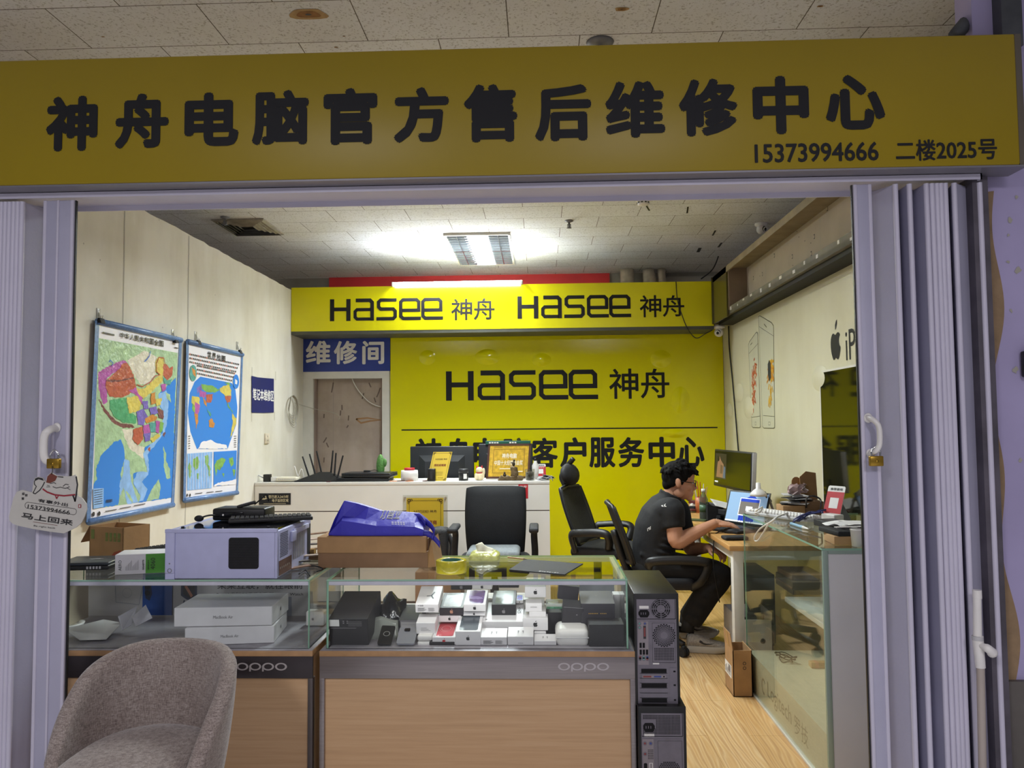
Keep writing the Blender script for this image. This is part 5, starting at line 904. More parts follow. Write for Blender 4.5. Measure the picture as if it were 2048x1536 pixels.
# contents of the right hand case; coordinates below are 3.2 x pixels from (640, 1150)
m_bw = mat('box_white', '#dfdcdc', .45, nz=(30, .03)); m_bb = mat('box_black', '#1d1b1e', .5, nz=(30, .15)); m_bk2 = mat('box_charcoal', '#2c2a30', .45, nz=(30, .12)); m_bgrey = mat('grey_ink', '#7d7a7c', .5); m_foil = mat('silver_foil', '#9a9c9e', .25, .5)
m_bl = mat('screen_glass', '#2c3036', .2)
YA, YB2, YC2, YD2 = 2.865, 2.975, 3.07, 3.19
def z5(x, y): return (640+x/3.2, 1150+y/3.2)
def pbox(label, x0, x1, yb, yf, yk, Y, mats, pr=None, name='phone_box', yaw=0, L=None, group='phone boxes in the glass case', roll=0):
    q0 = z5((x0+x1)/2, yb); p = PY(*q0, Y); w = (x1-x0)/3.2*Y/F; t = max(.012, PY(*z5((x0+x1)/2, yf), Y).z-p.z); yk = z5(0, yk)[1]; th = 0
    def top(th, L): return proj(p+Vector((0, L*math.cos(th)-t*math.sin(th), L*math.sin(th)+t*math.cos(th))))[1]
    if L is None: L = min(.155, max(.06, (CAM.z-p.z-t)*F/max(20, yk-848)-Y))
    for _ in range(60):
        if top(th, L) > yk+.5: th += .012
    th = min(th, .6); T = Matrix.Translation((0, 0, 0)) @ Matrix.Rotation(yaw, 4, 'Z') @ Matrix.Rotation(th, 4, 'X') @ Matrix.Rotation(roll, 4, 'Y')
    p.z = max(p.z, Zg0+.001)
    g = G(); g.box((0, L/2, t/2), (w, L, t), 0, .0015, 1, T=T); TT = T @ Matrix.Translation((-w/2, 0, t)); TF = T @ frame((-w/2, 0, 0), (1, 0, 0), (0, 0, 1))
    if pr: pr(g, w, L, t, TT, TF)
    o = g.obj(name, mats); o.location = p; return tag(o, label, 'box', group)
def phone_top(m, lens=0):
    def f(g, w, L, t, TT, TF):
        g.flat(rrect(w*.14, L*.06, w*.88, L*.96, w*.1), .0006, m, TT)
        if lens == 1: g.flat(rrect(w*.2, L*.72, w*.5, L*.9, w*.06), .001, 3, TT); g.disc(w*.29, L*.81, w*.06, .0014, 2, TT, 12); g.disc(w*.42, L*.81, w*.06, .0014, 2, TT, 12); apple(g, w*.52, L*.5, w*.14, .001, 3, TT)
        if lens == 2: g.ring(w*.5, L*.52, w*.2, w*.22, .001, 3, TT, 24, L/w*.75); g.ring(w*.5, L*.52, w*.29, w*.3, .001, 3, TT, 24, L/w*.75)
        if lens == 3:
            for k in range(4): g.ring(w*.5, L*(.3+.0*k), w*(.1+.07*k), w*(.13+.07*k), .001+.0001*k, 3, TT, 20, L/w*.6, .3, PI-.3)
        apple(g, w*.5, t*.5, min(t*.62, w*.2), .0008, 2, TF)
    return f
def fr_apple(m=1, k=.5, h=.5):
    def f(g, w, L, t, TT, TF): apple(g, w*k, t*.5, min(t*h, w*.25), .0008, m, TF)
    return f
def label_print(m=1, top=None):
    def f(g, w, L, t, TT, TF):
        for i in range(5): g.strip([(w*.1, t*(.2+.09*i)), (w*(.38+.05*(i % 3)), t*(.2+.09*i))], t*.035, .0008, m, TF); g.strip([(w*.56, t*(.2+.09*i)), (w*(.8+.04*(i % 2)), t*(.2+.09*i))], t*.03, .0008, m, TF)
        if top: top(g, w, L, t, TT, TF)
    return f
def Y_top(g, w, L, t, TT, TF):
    g.text('Y3S', w*.1, t*.78, w*.35, t*.93, .0008, 1, TF, .015); c = (w*.6, L*.45)
    for dx, dy in ((-.2, -.02), (.1, .2), (.12, -.16)): g.strip([c, (c[0]+dx*w, c[1]+dy*L)], w*.06, .0008, 2, TT)
def pods_top(g, w, L, t, TT, TF):
    for s in (-1, 1): c = (w*(.5+.09*s), L*.45); g.disc(c[0], c[1]+L*.1, w*.035, .0008, 1, TT, 10); g.strip([(c[0], c[1]+L*.1), (c[0]+s*w*.01, c[1]-L*.12)], w*.025, .001, 1, TT)
W_ = [m_bw, m_bgrey, m_ink, m_bgrey]; K_ = [m_bb, m_bgrey, m_bgrey, m_foil]
pbox('black laptop carton with a white barcode sticker at the left end of the case', 64, 312, 466, 285, 118, YA, [m_bb, m_paper, m_bgrey], lambda g, w, L, t, TT, TF: (g.rect(w*.02, t*.72, w*.27, t*.97, .0008, 1, TF), [g.rect(w*(.36+.1*k), t*(.82+.07*j), w*(.4+.1*k), t*(.86+.07*j), .0008, 2, TF) for k in range(2) for j in range(2)], [g.strip([(w*.5, t*(.74+.05*j)), (w*.85, t*(.74+.05*j))], t*.015, .0008, 2, TF) for j in range(4)], g.strip([(w*.05, t*.65), (w*.7, t*.65)], t*.02, .0008, 2, TF)), 'laptop_box', 0, .24)
g = G(); P = []
for i in range(9):      # glossy black pouch and grey film bag
    u = i/8; row = []
    for j in range(9): v = j/8; q = PY(*z5(385+150*u+20*v, 262-130*v-30*math.sin(u*PI)*v+40*u), 3.02+.09*v); row.append((q.x, q.y-.025*math.sin(PI*u)*math.sin(PI*v), q.z+.012*math.sin(u*9+v*5)))
    P.append(row)
g.shell(P, .03); q = PY(*z5(450, 265), 3.02); g.one('black_pouch', mat('glossy_pouch', '#141416', .12, nz=(20, .2), bump=(18, .6)), 'crumpled glossy black plastic pouch behind the dark phone', 'pouch', q)
g = G(); P = []
for i in range(8):
    u = i/7; P.append([(lambda q, v: (q.x, q.y, q.z+.004*math.sin(u*7+v*6)))(PY(*z5(310+190*u, 462-(200-60*abs(u-.5))*v), 2.93+.05*v), v) for v in [j/7 for j in range(8)]])
g.shell(P, .004); g.one('film_bag', glass_mat('film', '#c9c5cb', 1.45, .45), 'clear grey plastic film bag beside the black laptop carton', 'bag', PY(*z5(400, 462), 2.93))
pbox('black box with a pale text sticker behind the silver phone', 505, 640, 370, 285, 185, YB2, [m_bb, m_paper, m_bgrey], lambda g, w, L, t, TT, TF: (g.rect(w*.08, t*.1, w*.95, t*.97, .0006, 2, TF), [g.strip([(w*.12, t*(.2+.1*k)), (w*.88, t*(.2+.1*k))], t*.03, .0012, 1, TF) for k in range(7)]), 'accessory_box')
def phone(label, pts, Y, body, lensm, sq):
    P = [PY(*z5(*q), Y+dy) for q, dy in zip(pts, (0, 0, .08, .08))]; o = P[0]; x = P[1]-P[0]; y = P[3]-P[0]; T = frame((0, 0, 0), x, y); w, L = x.length, y.length; T = Matrix(T); p = Vector(o); p.z = max(p.z, Zg0+.004)
    t = thing('phone', label, 'phone', p); g = G(); g.prism(rrect(0, 0, w, L, w*.12), 0, .008, 0, T); g.obj('phone_body', body, t); g = G()
    if sq: g.prism(rrect(w*.3, L*.72, w*.62, L*.9, w*.06), .008, .0105, 0, T)
    else: g.ring(w*.5, L*.55, w*.2, w*.24, .0086, 1, T); g.prism(arc(w*.5, L*.75, w*.1, 0, 2*PI, 14)[:-1], .008, .01, 0, T)
    g.obj('camera_bump', [m_bgloss, m_foil], t)
phone('black phone leaning flat at the front of the glass case', [(366, 462), (455, 466), (512, 370), (418, 345)], 2.85, m_bgloss, 0, 0); phone('silver grey phone with a dark camera square at the front of the glass case', [(488, 466), (605, 466), (620, 365), (520, 360)], 2.852, mat('silver_phone', '#9da0a8', .25, .5), 0, 1)
for k, (a, b) in enumerate(((466, 426), (424, 386))):
    p = PY(*z5(670, a), 2.87); w = 96/3.2*2.87/F; h = (a-b)/3.2*2.87/F; g = G(); g.box((0, w*.45, h/2), (w, w*.9, h), 0, h*.35, 4); o = g.obj('earphone_case', m_white); o.location = p; tag(o, ('lower' if not k else 'upper')+' rounded white charger of the pair under the plain white box', 'charger', 'white chargers')
pbox('white box with a dark Y-shaped mark on its top', 612, 758, 241, 182, 70, 2.93, [m_bw, m_bgrey, mat('teal_grey', '#4b5258', .4), m_bgrey], label_print(1, Y_top))
pbox('plain white box below the box with the Y-shaped mark', 617, 738, 378, 302, 246, 2.9, W_, lambda g, w, L, t, TT, TF: [g.strip([(w*.25, t*(.3+.12*k)), (w*(.75-.1*k), t*(.3+.12*k))], t*.03, .0008, 1, TF) for k in range(3)])
pbox('charcoal box with a ringed back print beside the purple one', 766, 918, 258, 207, 113, YB2, [m_bk2, mat('phone_graph', '#3a3a3f', .2), mat('rose_gold', '#b98a6f', .4), m_foil], phone_top(1, 2))
pbox('white box with a purple phone pictured on its lid', 920, 1060, 234, 186, 95, YB2-.01, [m_bw, mat('purple_screen', '#5d3f7c', .2, nz=(22, .55)), m_ink, mat('lilac', '#b7a1d6', .3)], phone_top(1, 3))
pbox('thin white box under the box with the purple phone', 916, 1056, 262, 235, 235, YB2+.002, W_, fr_apple(2, .5, .7), L=.14)
pbox('white box under the charcoal ringed box', 756, 902, 302, 258, 256, YB2+.004, W_, fr_apple(2, .5, .55), L=.14)
pbox('white box with a red phone pictured on its lid', 720, 868, 447, 396, 298, YA+.003, [m_bw, mat('red_screen', '#b8434c', .25, nz=(16, .2)), m_red, mat('pink', '#e3a3a3', .3)], phone_top(1, 2))
pbox('low black box under the red phone box', 700, 860, 466, 449, 440, YA, K_, None, 'accessory_box', L=.12)
pbox('white box with a dark grey phone pictured on its lid', 868, 1028, 466, 371, 264, YA-.003, [m_bw, mat('grey_screen', '#4b5158', .2, nz=(10, .25)), m_ink, m_bgrey], phone_top(1))
pbox('large flat white tablet box lying under the dark green one', 1040, 1300, 352, 292, 172, YB2-.01, W_, lambda g, w, L, t, TT, TF: (g.strip([(w*.32, t*.04), (w*.32, t*.3), (w*.64, t*.3), (w*.64, t*.04)], t*.02, .0008, 1, TF), g.disc(w*.1, L*.1, w*.03, .0008, 1, TT, 10), g.text('&', w*.85, L*.4, w*.95, L*.7, .0008, 1, TT)), 'tablet_box')
pbox('black box with a dark green phone pictured on its lid', 1100, 1252, 276, 186, 98, YB2+.03, [m_bb, mat('green_phone', '#414c48', .3), m_bgrey, mat('grn_l', '#6b766f', .3)], phone_top(1, 1))
pbox('small white box with a bright blue and orange phone print', 1254, 1300, 182, 168, 128, YC2, [m_bw, mat('bright_screen', '#3d4fb0', .3, nz=(60, .8)), m_ink, m_red], phone_top(1, 3))
pbox('white box with a black fruit logo at the top of the stack', 1312, 1446, 145, 75, 62, YC2, W_, fr_apple(2, .5, .55))
pbox('small plain white box below the topmost white box', 1316, 1420, 236, 180, 152, 3.0, W_, lambda g, w, L, t, TT, TF: [g.strip([(w*.3, t*(.5+.1*k)), (w*.7, t*(.5+.1*k))], t*.03, .0008, 1, TF) for k in range(2)])
pbox('narrow white card box under the small plain box', 1340, 1446, 276, 236, 234, 2.985, W_, None, L=.1)
pbox('white box with a fruit logo right of the large tablet box', 1300, 1458, 355, 276, 268, YB2-.02, W_, fr_apple(2, .5, .5), L=.14)
pbox('white earphone box printed with black barcodes', 1030, 1196, 468, 412, 356, YA, [m_bw, m_bgrey, m_ink, m_blue], label_print(2, pods_top), 'earphone_box'); pbox('white earphone box without barcodes, right of the barcoded one', 1203, 1366, 465, 405, 346, YA, [m_bw, m_bgrey], lambda g, w, L, t, TT, TF: (pods_top(g, w, L, t, TT, TF), g.strip([(w*.4, t*.25), (w*.6, t*.25)], t*.04, .0008, 1, TF)), 'earphone_box')
pbox('low white box beside the rounded white case', 1372, 1512, 466, 436, 392, YA, W_, pods_top, 'earphone_box'); pbox('white box hidden behind the low earphone box', 1372, 1446, 388, 365, 362, YA+.08, W_, None, L=.08)
p = PY(*z5(1618, 468), 2.86); w = 212/3.2*2.86/F; g = G(); g.box((0, .07, .034), (w, .14, .066), 0, .022, 4); g.box((0, .07, .036), (w*1.004, .142, .003), 1, .0012, 1); o = g.obj('plastic_case', [m_white, m_lgrey]); o.location = p; tag(o, 'rounded white plastic case with a seam at the front of the glass case', 'case')
pbox('tall charcoal box with small gold lettering', 1674, 1885, 330, 180, 102, 2.95, [m_bk2, m_gold, mat('box_top', '#5d5a5e', .4), m_bgrey], lambda g, w, L, t, TT, TF: (g.rect(0, 0, w, L, .0004, 2, TT), g.disc(w*.5, L*.6, w*.03, .0008, 3, TT, 10), [g.rect(w*(.22+.05*k), t*.555, w*(.22+.05*k+.03), t*.59, .0008, 1, TF) for k in range(11) if k != 6]))
pbox('black box in the front right corner of the glass case', 1726, 1946, 466, 325, 318, 2.85, [m_bb, m_bk2], lambda g, w, L, t, TT, TF: [g.strip([(w*(.25+.2*k), t*.75), (w*(.35+.2*k), t*.95), (w*(.4+.2*k), t*.75)], w*.02, .0008, 1, TF) for k in range(2)], L=.1)
pbox('charcoal box leaning against the tall gold lettered box', 1548, 1676, 318, 195, 155, 2.96, [m_bk2, m_bgrey], lambda g, w, L, t, TT, TF: g.disc(w*.7, t*.6, w*.04, .0008, 1, TF, 10), roll=.08)
pbox('black box behind the green circuit tray', 1450, 1555, 388, 252, 248, 3.02, K_, None, L=.06)
p = PY(*z5(1505, 248), 3.09); t = thing('circuit_tray', 'clear tray holding a green circuit board between the dark boxes', 'tray', p); w = 118/3.2*3.09/F; g = G(); g.box((0, .04, .02), (w, .08, .04), 0, .003); g.obj('tray', mat('tray_plastic', '#a9b2ae', .15, alpha=.5), t); g = G(); g.box((0, -.002, .018), (w*.9, .003, .02)); g.obj('board', mat('pcb', '#5f9a78', .5, nz=(120, .5)), t)
pbox('dark box in the back row left of the tilted charcoal box', 838, 970, 95, 60, 50, YD2, K_, fr_apple(1, .5, .8)); pbox('white box in the back row, top left of the purple one', 974, 1100, 92, 60, 48, YD2, W_, fr_apple(2, .5, .8)); pbox('black box in the back row behind the dark green one', 1146, 1272, 82, 55, 45, YD2, K_, None); pbox('white box with small print at the back of the stack', 1320, 1436, 64, 35, 30, YD2, W_, label_print(1))
pbox('dark tilted box in the back row right of the white stack', 1520, 1650, 160, 70, 50, 3.1, [m_bk2], None, roll=.12); pbox('grey card sheet standing at the back right of the case', 1662, 1880, 140, 50, 45, 3.2, [mat('grey_card', '#8b8f94', .5)], None, 'card_sheet', L=.012)
pbox('narrow white box standing behind the tall gold lettered box', 1880, 1924, 300, 125, 118, 3.08, W_, None, L=.06); pbox('white box wedged in the back right corner of the case', 1930, 1962, 300, 125, 118, 3.1, W_, None, L=.06)
g = G(); g.b2((gx0+.02, 3.13, Zg0), (gx1-.02, 3.29, Zg0+.055), 0, .002); g.b2((gx0+.3, 3.16, Zg0+.055), (gx1-.3, 3.29, Zg0+.1), 0, .002); g.one('display_riser', m_white, 'white stepped riser under the back rows of phone boxes', 'riser', ((gx0+gx1)/2, 3.2, Zg0))
p = PY(*z5(215, 103), 3.25); g = G(); g.box((0, 0, 0), (.07, .05, .008), 0, .003); o = g.obj('wood_plate', m_tan); o.location = (p.x, 3.25, Zg0+.06); tag(o, 'small tan plate behind the black laptop carton', 'plate')
# ---------------------------------------------------------------- things on top of the right hand case
ZT = Zg1+.0008
def zp(px, py, z=None): return PZ(px, py, ZT if z is None else z)
a, b = zp(636, 1136), zp(857, 1134); yc_ = a.y; W = b.x-a.x; H = PY(640, 1074, yc_).z-ZT; back = PZ(700, 1058, ZT+H).y-yc_
t = thing('cardboard_box', 'flat brown cardboard box with a blue bag lying on it', 'box', ((a.x+b.x)/2, yc_, ZT))
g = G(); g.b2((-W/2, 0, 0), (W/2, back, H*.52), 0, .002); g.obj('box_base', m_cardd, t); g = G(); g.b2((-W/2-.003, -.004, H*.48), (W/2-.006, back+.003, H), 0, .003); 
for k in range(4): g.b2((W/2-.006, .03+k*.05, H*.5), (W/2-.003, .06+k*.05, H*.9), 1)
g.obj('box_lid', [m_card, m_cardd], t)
g = G(); g.add([(W/2, .0, 0), (W/2+.028, .02, .0), (W/2+.028, back, 0), (W/2, back, 0), (W/2, .0, H*.5), (W/2+.01, .02, H*.85), (W/2+.01, back, H*.85), (W/2, back, H*.5)], [(0, 1, 5, 4), (1, 2, 6, 5), (2, 3, 7, 6), (4, 5, 6, 7), (3, 0, 4, 7), (0, 3, 2, 1)]); g.obj('side_flap', m_card, t)
# blue non-woven bag: a lofted, collapsed body
zb = ZT+H+.002; k_ = (yc_+.06)/F
secs = [(666, 1062, 0, .02), (676, 1035, .75, .06), (692, 1000, 1, .13), (715, 1006, .95, .16), (738, 1014, .75, .18), (760, 1022, .45, .19), (800, 1024, .3, .19), (835, 1027, .25, .185), (852, 1040, .12, .17)]
g = G(); P = []
for px, py, pk, dp in secs:
    q = PY(px, py, yc_+.1); h = q.z-zb; y0, y1 = yc_+.015+.05*(1-dp/.19)*.3, yc_+.03+dp; ym_ = (y0+y1)/2
    P.append([(q.x, y0, zb), (q.x+.004, y0-.004, zb+h*.45), (q.x-.002, y0+.012+.03*pk, zb+h*(.55+.1*(1-pk))), (q.x, ym_-.02*pk, zb+h), (q.x+.002, ym_+.03, zb+h*.97), (q.x, y1-.02, zb+h*.6), (q.x, y1, zb)])
g.grid(P, 0, False, True); g.add(P[0], [tuple(range(7))]); g.add(P[-1], [tuple(range(7))[::-1]])
m_bag = mat('blue_bag', '#3a36b4', .42, nz=(8, .1), bump=(16, .35)); t = thing('shopping_bag', 'crumpled blue non-woven bag with white print lying on the flat cardboard box', 'bag', (PY(760, 1060, yc_).x, yc_+.1, zb), world=True)
a, b = PY(753, 1040, yc_-.006), PY(790, 1024, yc_-.006)
bag_o = g.obj('bag_body', m_bag, t, fix=True)
def bag_pt(u, v):       # point on the upper front facet (u along length from section 5 to 8, v from front edge to ridge)
    i = 5+u*3; j = int(min(i, 7)); f = i-j; A = [Vector(P[j][m]).lerp(Vector(P[j+1][m]), f) for m in (1, 2, 3, 4)]
    v3 = v*3; m = int(min(v3, 2)); return A[m].lerp(A[m+1], v3-m)
def bag_text(s, u0, u1, v0, v1, mi, bold):
    vs, fs, (x0, y0, x1, y1) = textmesh(s)
    for ox in ((0, 0), (.012, 0), (0, .012), (.012, .012)) if bold else ((0, 0),):
        g.add([bag_pt(u0+(u1-u0)*((p.x-x0)/(x1-x0)+ox[0]), v0+(v1-v0)*((p.y-y0)/(y1-y0)+ox[1]))+Vector((0, -.0016-ox[0]*.01, .002)) for p in vs], fs, mi)
g = G(); q0, q1, q2 = bag_pt(.03, .4), bag_pt(.36, .4), bag_pt(.18, .98); q2 = q0+(q2-q0)-(q1-q0)*((q2-q0).dot(q1-q0)/(q1-q0).length_squared)
gt = G(); gt.text('订画业', 0, 0, (q1-q0).length, (q2-q0).length, .006, 0, frame(q0, q1-q0, q2-q0), .02); bt = gt.obj('bag_lettering', m_paper, t, fix=False)
bt.modifiers.new('t', 'TRIANGULATE'); sd = bt.modifiers.new('s', 'SUBSURF'); sd.subdivision_type = 'SIMPLE'; sd.levels = sd.render_levels = 3
sw = bt.modifiers.new('w', 'SHRINKWRAP'); sw.target = bag_o; sw.offset = .0018; sw.wrap_method = 'NEAREST_SURFACEPOINT'; sw.wrap_mode = 'OUTSIDE_SURFACE'; 
for v in (.1, .2, .28):
    for k in range(5): u = .25+.05*k; g.add([bag_pt(a, b)+Vector((0, -.0016, .002)) for a, b in ((u, v), (u+.035, v), (u+.035, v+.035), (u, v+.035))], [(0, 1, 2, 3)], 0)
g.obj('bag_print', m_paper, t, fix=False)
m_strap = mat('blue_strap', '#2f2c9e', .5, nz=(60, .15))
for pts in ([(812, 1034, .13), (835, 1040, .08), (855, 1046, .03), (868, 1062, .0), (864, 1076, -.01)], [(840, 1066, .0), (858, 1068, .0), (872, 1080, -.01), (880, 1090, -.015)], [(790, 1030, .15), (815, 1034, .1), (838, 1034, .06), (850, 1048, .02)]):
    c = smooth([PY(px, py, yc_+.02+dy) for px, py, dy in pts], 6); g = G(); g.shell([[p+Vector((0, -.004, -.012)), p+Vector((0, .004, .012))] for p in c], .003); g.obj('strap', m_strap, t)
# tape, tissues, mouse pad, pencil
p = zp(899, 1150); R = 31*p.y/F; p.y += R
t = thing('packing_tape', 'fat roll of yellow clear packing tape lying on the glass top', 'tape', (p.x, p.y, ZT)); m_tape = mat('yellow_tape', '#cfc233', .15, spec=.7, nz=(60, .12), alpha=.92)
g = G(); g.lathe([(R*.68, 0), (R*.97, 0), (R, .003), (R, .044), (R*.97, .047), (R*.68, .047), (R*.68, 0)], n=40); g.obj('tape_wind', m_tape, t); g = G(); g.lathe([(R*.6, .001), (R*.68, .001), (R*.68, .046), (R*.6, .046), (R*.6, .001)], n=40); g.obj('core', m_dgreen, t)
p = zp(968, 1121); t = thing('tissue_pack', 'open yellow tissue packet on the glass top behind the tape roll', 'tissues', (p.x, p.y+.05, ZT)); w = 60*p.y/F
def rough(P, s, a): return [[Vector(q)+Vector((noise.noise(Vector(q)*s), noise.noise(Vector(q)*s+Vector((5, 0, 0))), noise.noise(Vector(q)*s+Vector((0, 9, 0)))*.6))*a for q in r] for r in P]
g = G(); P = []
for i in range(9):
    v = i/8; s = 1-.0*v; P.append([(w/2*(abs(math.cos(a))**.3*(1 if math.cos(a) > 0 else -1))*(1-.25*v**3), .055*(abs(math.sin(a))**.3*(1 if math.sin(a) > 0 else -1))*(1-.5*v**3), .032*v**.8) for a in [2*PI*k/26 for k in range(26)]])
P = rough(P, 40, .005); P[0] = [Vector((q.x, q.y, 0)) for q in P[0]]; g.grid(P, 0, False, True); g.add(P[-1], [tuple(range(26))]); g.add(P[0], [tuple(range(26))[::-1]]); g.obj('packet', [mat('tissue_packet', '#d3d780', .25, nz=(26, .3), bump=(50, .5))], t)
g = G(); P = rough([[(-.035+.07*i/6, -.02+.03*(j/5), .03+.034*(j/5)*(1-abs(i/6-.3))) for j in range(6)] for i in range(7)], 30, .01); g.shell(P, .002); g.obj('tissue', mat('tissue', '#e6e3c8', .8, nz=(30, .1)), t)
g = G(); P4 = [zp(1018, 1141), zp(1129, 1151), zp(1166, 1129), zp(1050, 1120)]; g.prism([(q.x, q.y) for q in P4], ZT, ZT+.004); x = P4[1]-P4[0]; T = frame((P4[0].x, P4[0].y, ZT+.004), x, P4[3]-P4[0])
[g.rect(x.length*(.52+.045*k), .01+.003*(k % 2), x.length*(.52+.045*k+.03), .022-.002*(k % 3), .0006, 1, T) for k in range(8)]; g.one('mouse_pad', [m_matblack, m_lgrey], 'black mouse pad with pale lettering on the glass top', 'mouse pad', ((P4[0].x+P4[2].x)/2, (P4[0].y+P4[2].y)/2, ZT))
a, b = zp(1016, 1117), zp(1053, 1121); t = thing('pencil', 'short wooden pencil beside the black mouse pad', 'pencil', (a.x, a.y, ZT+.005)); v = b-a; g = G(); g.cyl((0, 0, 0), v*.85, .0038, None, 0, 6); g.obj('shaft', m_tan, t); g = G(); g.cyl(v*.85, v, .0038, .0008, 0, 8); g.obj('tip', m_cardd, t)
# ---------------------------------------------------------------- contents of the left hand case (3.79 x pixels from (120, 980))
def z2(x, y, Y): return PY(120+x/3.793, 980+y/3.793, Y)
m_lap = mat('laptop_carton', '#dcd9db', .5, nz=(30, .03))
def lapbox(label, a, b, h, yaw, L, Y, z=None):
    p = z2((a[0]+b[0])/2, (a[1]+b[1])/2, Y); w = math.dist(a, b)/3.793*Y/F/math.cos(yaw); g = G(); T = Matrix.Rotation(yaw, 4, 'Z'); g.box((0, L/2, h/2), (w, L, h), 0, .002, 1, T=T); TF = T @ frame((-w/2, 0, 0), (1, 0, 0), (0, 0, 1))
    g.text('MacBook Air', w*.4, h*.4, w*.6, h*.56, .0008, 1, TF); apple(g, L*.5, h*.5, h*.3, .0008, 1, T @ frame((w/2, 0, 0), (0, 1, 0), (0, 0, 1)))
    o = g.obj('laptop_box', [m_lap, mat('print_grey', '#6a686b', .5)]); o.location = (p.x, Y, z if z else max(p.z, Zg0+.001)); return tag(o, label, 'box', 'white laptop boxes')
lo = lapbox('lower flat white laptop box in the left glass case, turned a little', (960, 1180), (1612, 1200), .064, .13, .24, 2.87, Zg0+.001)
lapbox('upper flat white laptop box lying on the lower one', (870, 1090), (1602, 1052), .07, .07, .24, 2.875, Zg0+.067)
def case_card(label, pts, dys, m, name='card', cat='card', grp=None, th=.002, pr=None):
    P = [z2(x, y, Y) for (x, y), Y in zip(pts, dys)]
    for q in P: q.z = max(q.z, Zg0+.0015)
    g = G(); n = (P[1]-P[0]).cross(P[-1]-P[0]).normalized()*th; k = len(P); g.add(P+[q-n for q in P], [tuple(range(k)), tuple(range(2*k-1, k-1, -1))]+[(i, k+i, k+(i+1) % k, (i+1) % k) for i in range(k)])
    if pr: pr(g)
    return g.one(name, m, label, cat, P[0], grp)
yb_ = YF+DEP-.03
a, b, c = z2(865, 700, yb_), z2(1890, 700, yb_), z2(1000, 960, yb_)
g = G(); g.b2((bx0+.05, yb_, Zg0+.001), (hx1-.012, yb_+.01, Zg1-.03)); T = FRONT(yb_); u = lambda x, y: (z2(x, y, yb_).x, z2(x, y, yb_).z)
q = u(640, 0); r = u(865, 0); g.rect(q[0], Zg0+.003, r[0], Zg1-.03, .0008, 1, T); g.rect(u(865, 0)[0]-.001, Zg0+.003, u(870, 0)[0], Zg1-.03, .0012, 3, T)
g.flat([u(*s) for s in ((640, 700), (690, 700), (700, 790), (680, 840), (650, 820))], .0014, 2, T); [g.disc(*u(665, 735+45*k), .012, .002, 3, T, 14) for k in range(2)]
g.flat([u(*s) for s in ((920, 715), (1040, 715), (1040, 800), (1000, 840), (960, 830), (918, 800))], .0014, 2, T); g.flat([u(*s) for s in ((935, 725), (1025, 725), (1025, 795), (990, 825), (935, 790))], .002, 3, T); g.flat([u(*s) for s in ((945, 730), (965, 725), (1010, 800), (995, 815))], .0024, 5, T); g.strip([u(945, 835), u(925, 900), u(915, 960)], .006, .0014, 2, T)
l, r = u(1195, 752), u(1842, 712); g.text('未来互联，就在眼前', l[0], l[1], r[0], r[1]+.004, .0014, 3, T, .012); l, r = u(1190, 802), u(1845, 776); g.text('Reno4 系列 5G手机全系 配 OPPO Watch', l[0], l[1], r[0], r[1], .0014, 3, T)
g.flat([u(*s) for s in ((1700, 810), (1758, 810), (1758, 960), (1700, 960))], .0014, 4, T); g.ring(*u(510, 780), .02, .021, .0014, 4, T); g.strip([u(420, 720), u(425, 850), u(600, 870), u(630, 720)], .002, .0014, 4, T)
g.one('poster_board', [mat('poster_white', '#bcb9b8', .4), mat('poster_blue', '#1e4d9c', .35, nz=(8, .25)), mat('poster_navy', '#27304a', .3), m_ink, mat('poster_grey', '#8b8d95', .4), mat('watch_orange', '#b5795a', .4)], 'white advertising board with a blue panel at the back of the left case', 'poster', ((bx0+hx1)/2, yb_, Zg0))
case_card('white folded leaflet stand leaning in the left case', [(545, 965), (575, 1035), (700, 970), (650, 870)], (3.02, 2.99, 3.03, 3.08), mat('leaflet', '#b9b5bb', .5), grp='leaflet cards in the left case'); case_card('grey leaflet card behind the folded white one', [(440, 960), (470, 1065), (545, 1020), (585, 880)], (3.05, 3.0, 3.04, 3.09), mat('leaflet_grey', '#9f9ba2', .5), grp='leaflet cards in the left case')
case_card('wide pale sheet lying flat in the left case', [(30, 1060), (330, 985), (470, 1010), (350, 1135), (150, 1140)], (2.93, 3.08, 3.04, 2.9, 2.88), mat('pale_sheet', '#b5b2b0', .5), 'sheet', 'sheet')
case_card('beige leaflet box at the far left end of the left case', [(20, 1045), (215, 965), (215, 700), (20, 690)], (3.02, 3.25, 3.25, 3.02), mat('beige_card', '#b3a68f', .5), 'leaflet_board', 'leaflet', th=.012)
g = G(); p = z2(1925, 1060, 3.05); g.box((0, 0, .03), (.075, .05, .058), 0, .006, 3); apple(g, -.008, .03, .014, .0008, 1, FRONT(-.025)); o = g.obj('charger', [m_white, m_bgrey]); o.location = (hx1-.07, 3.15, Zg0+.001); tag(o, 'small white charger box beside the laptop boxes', 'charger')
p = z2(145, 830, 3.2); g = G(); g.lathe([(.0, 0), (.06, .0), (.066, .012), (.05, .012), (.045, .004), (0, .004)]); o = g.obj('white_dish', m_white); o.location = (p.x, 3.12, Zg0+.002); tag(o, 'small round white dish in the left end of the left case', 'dish')
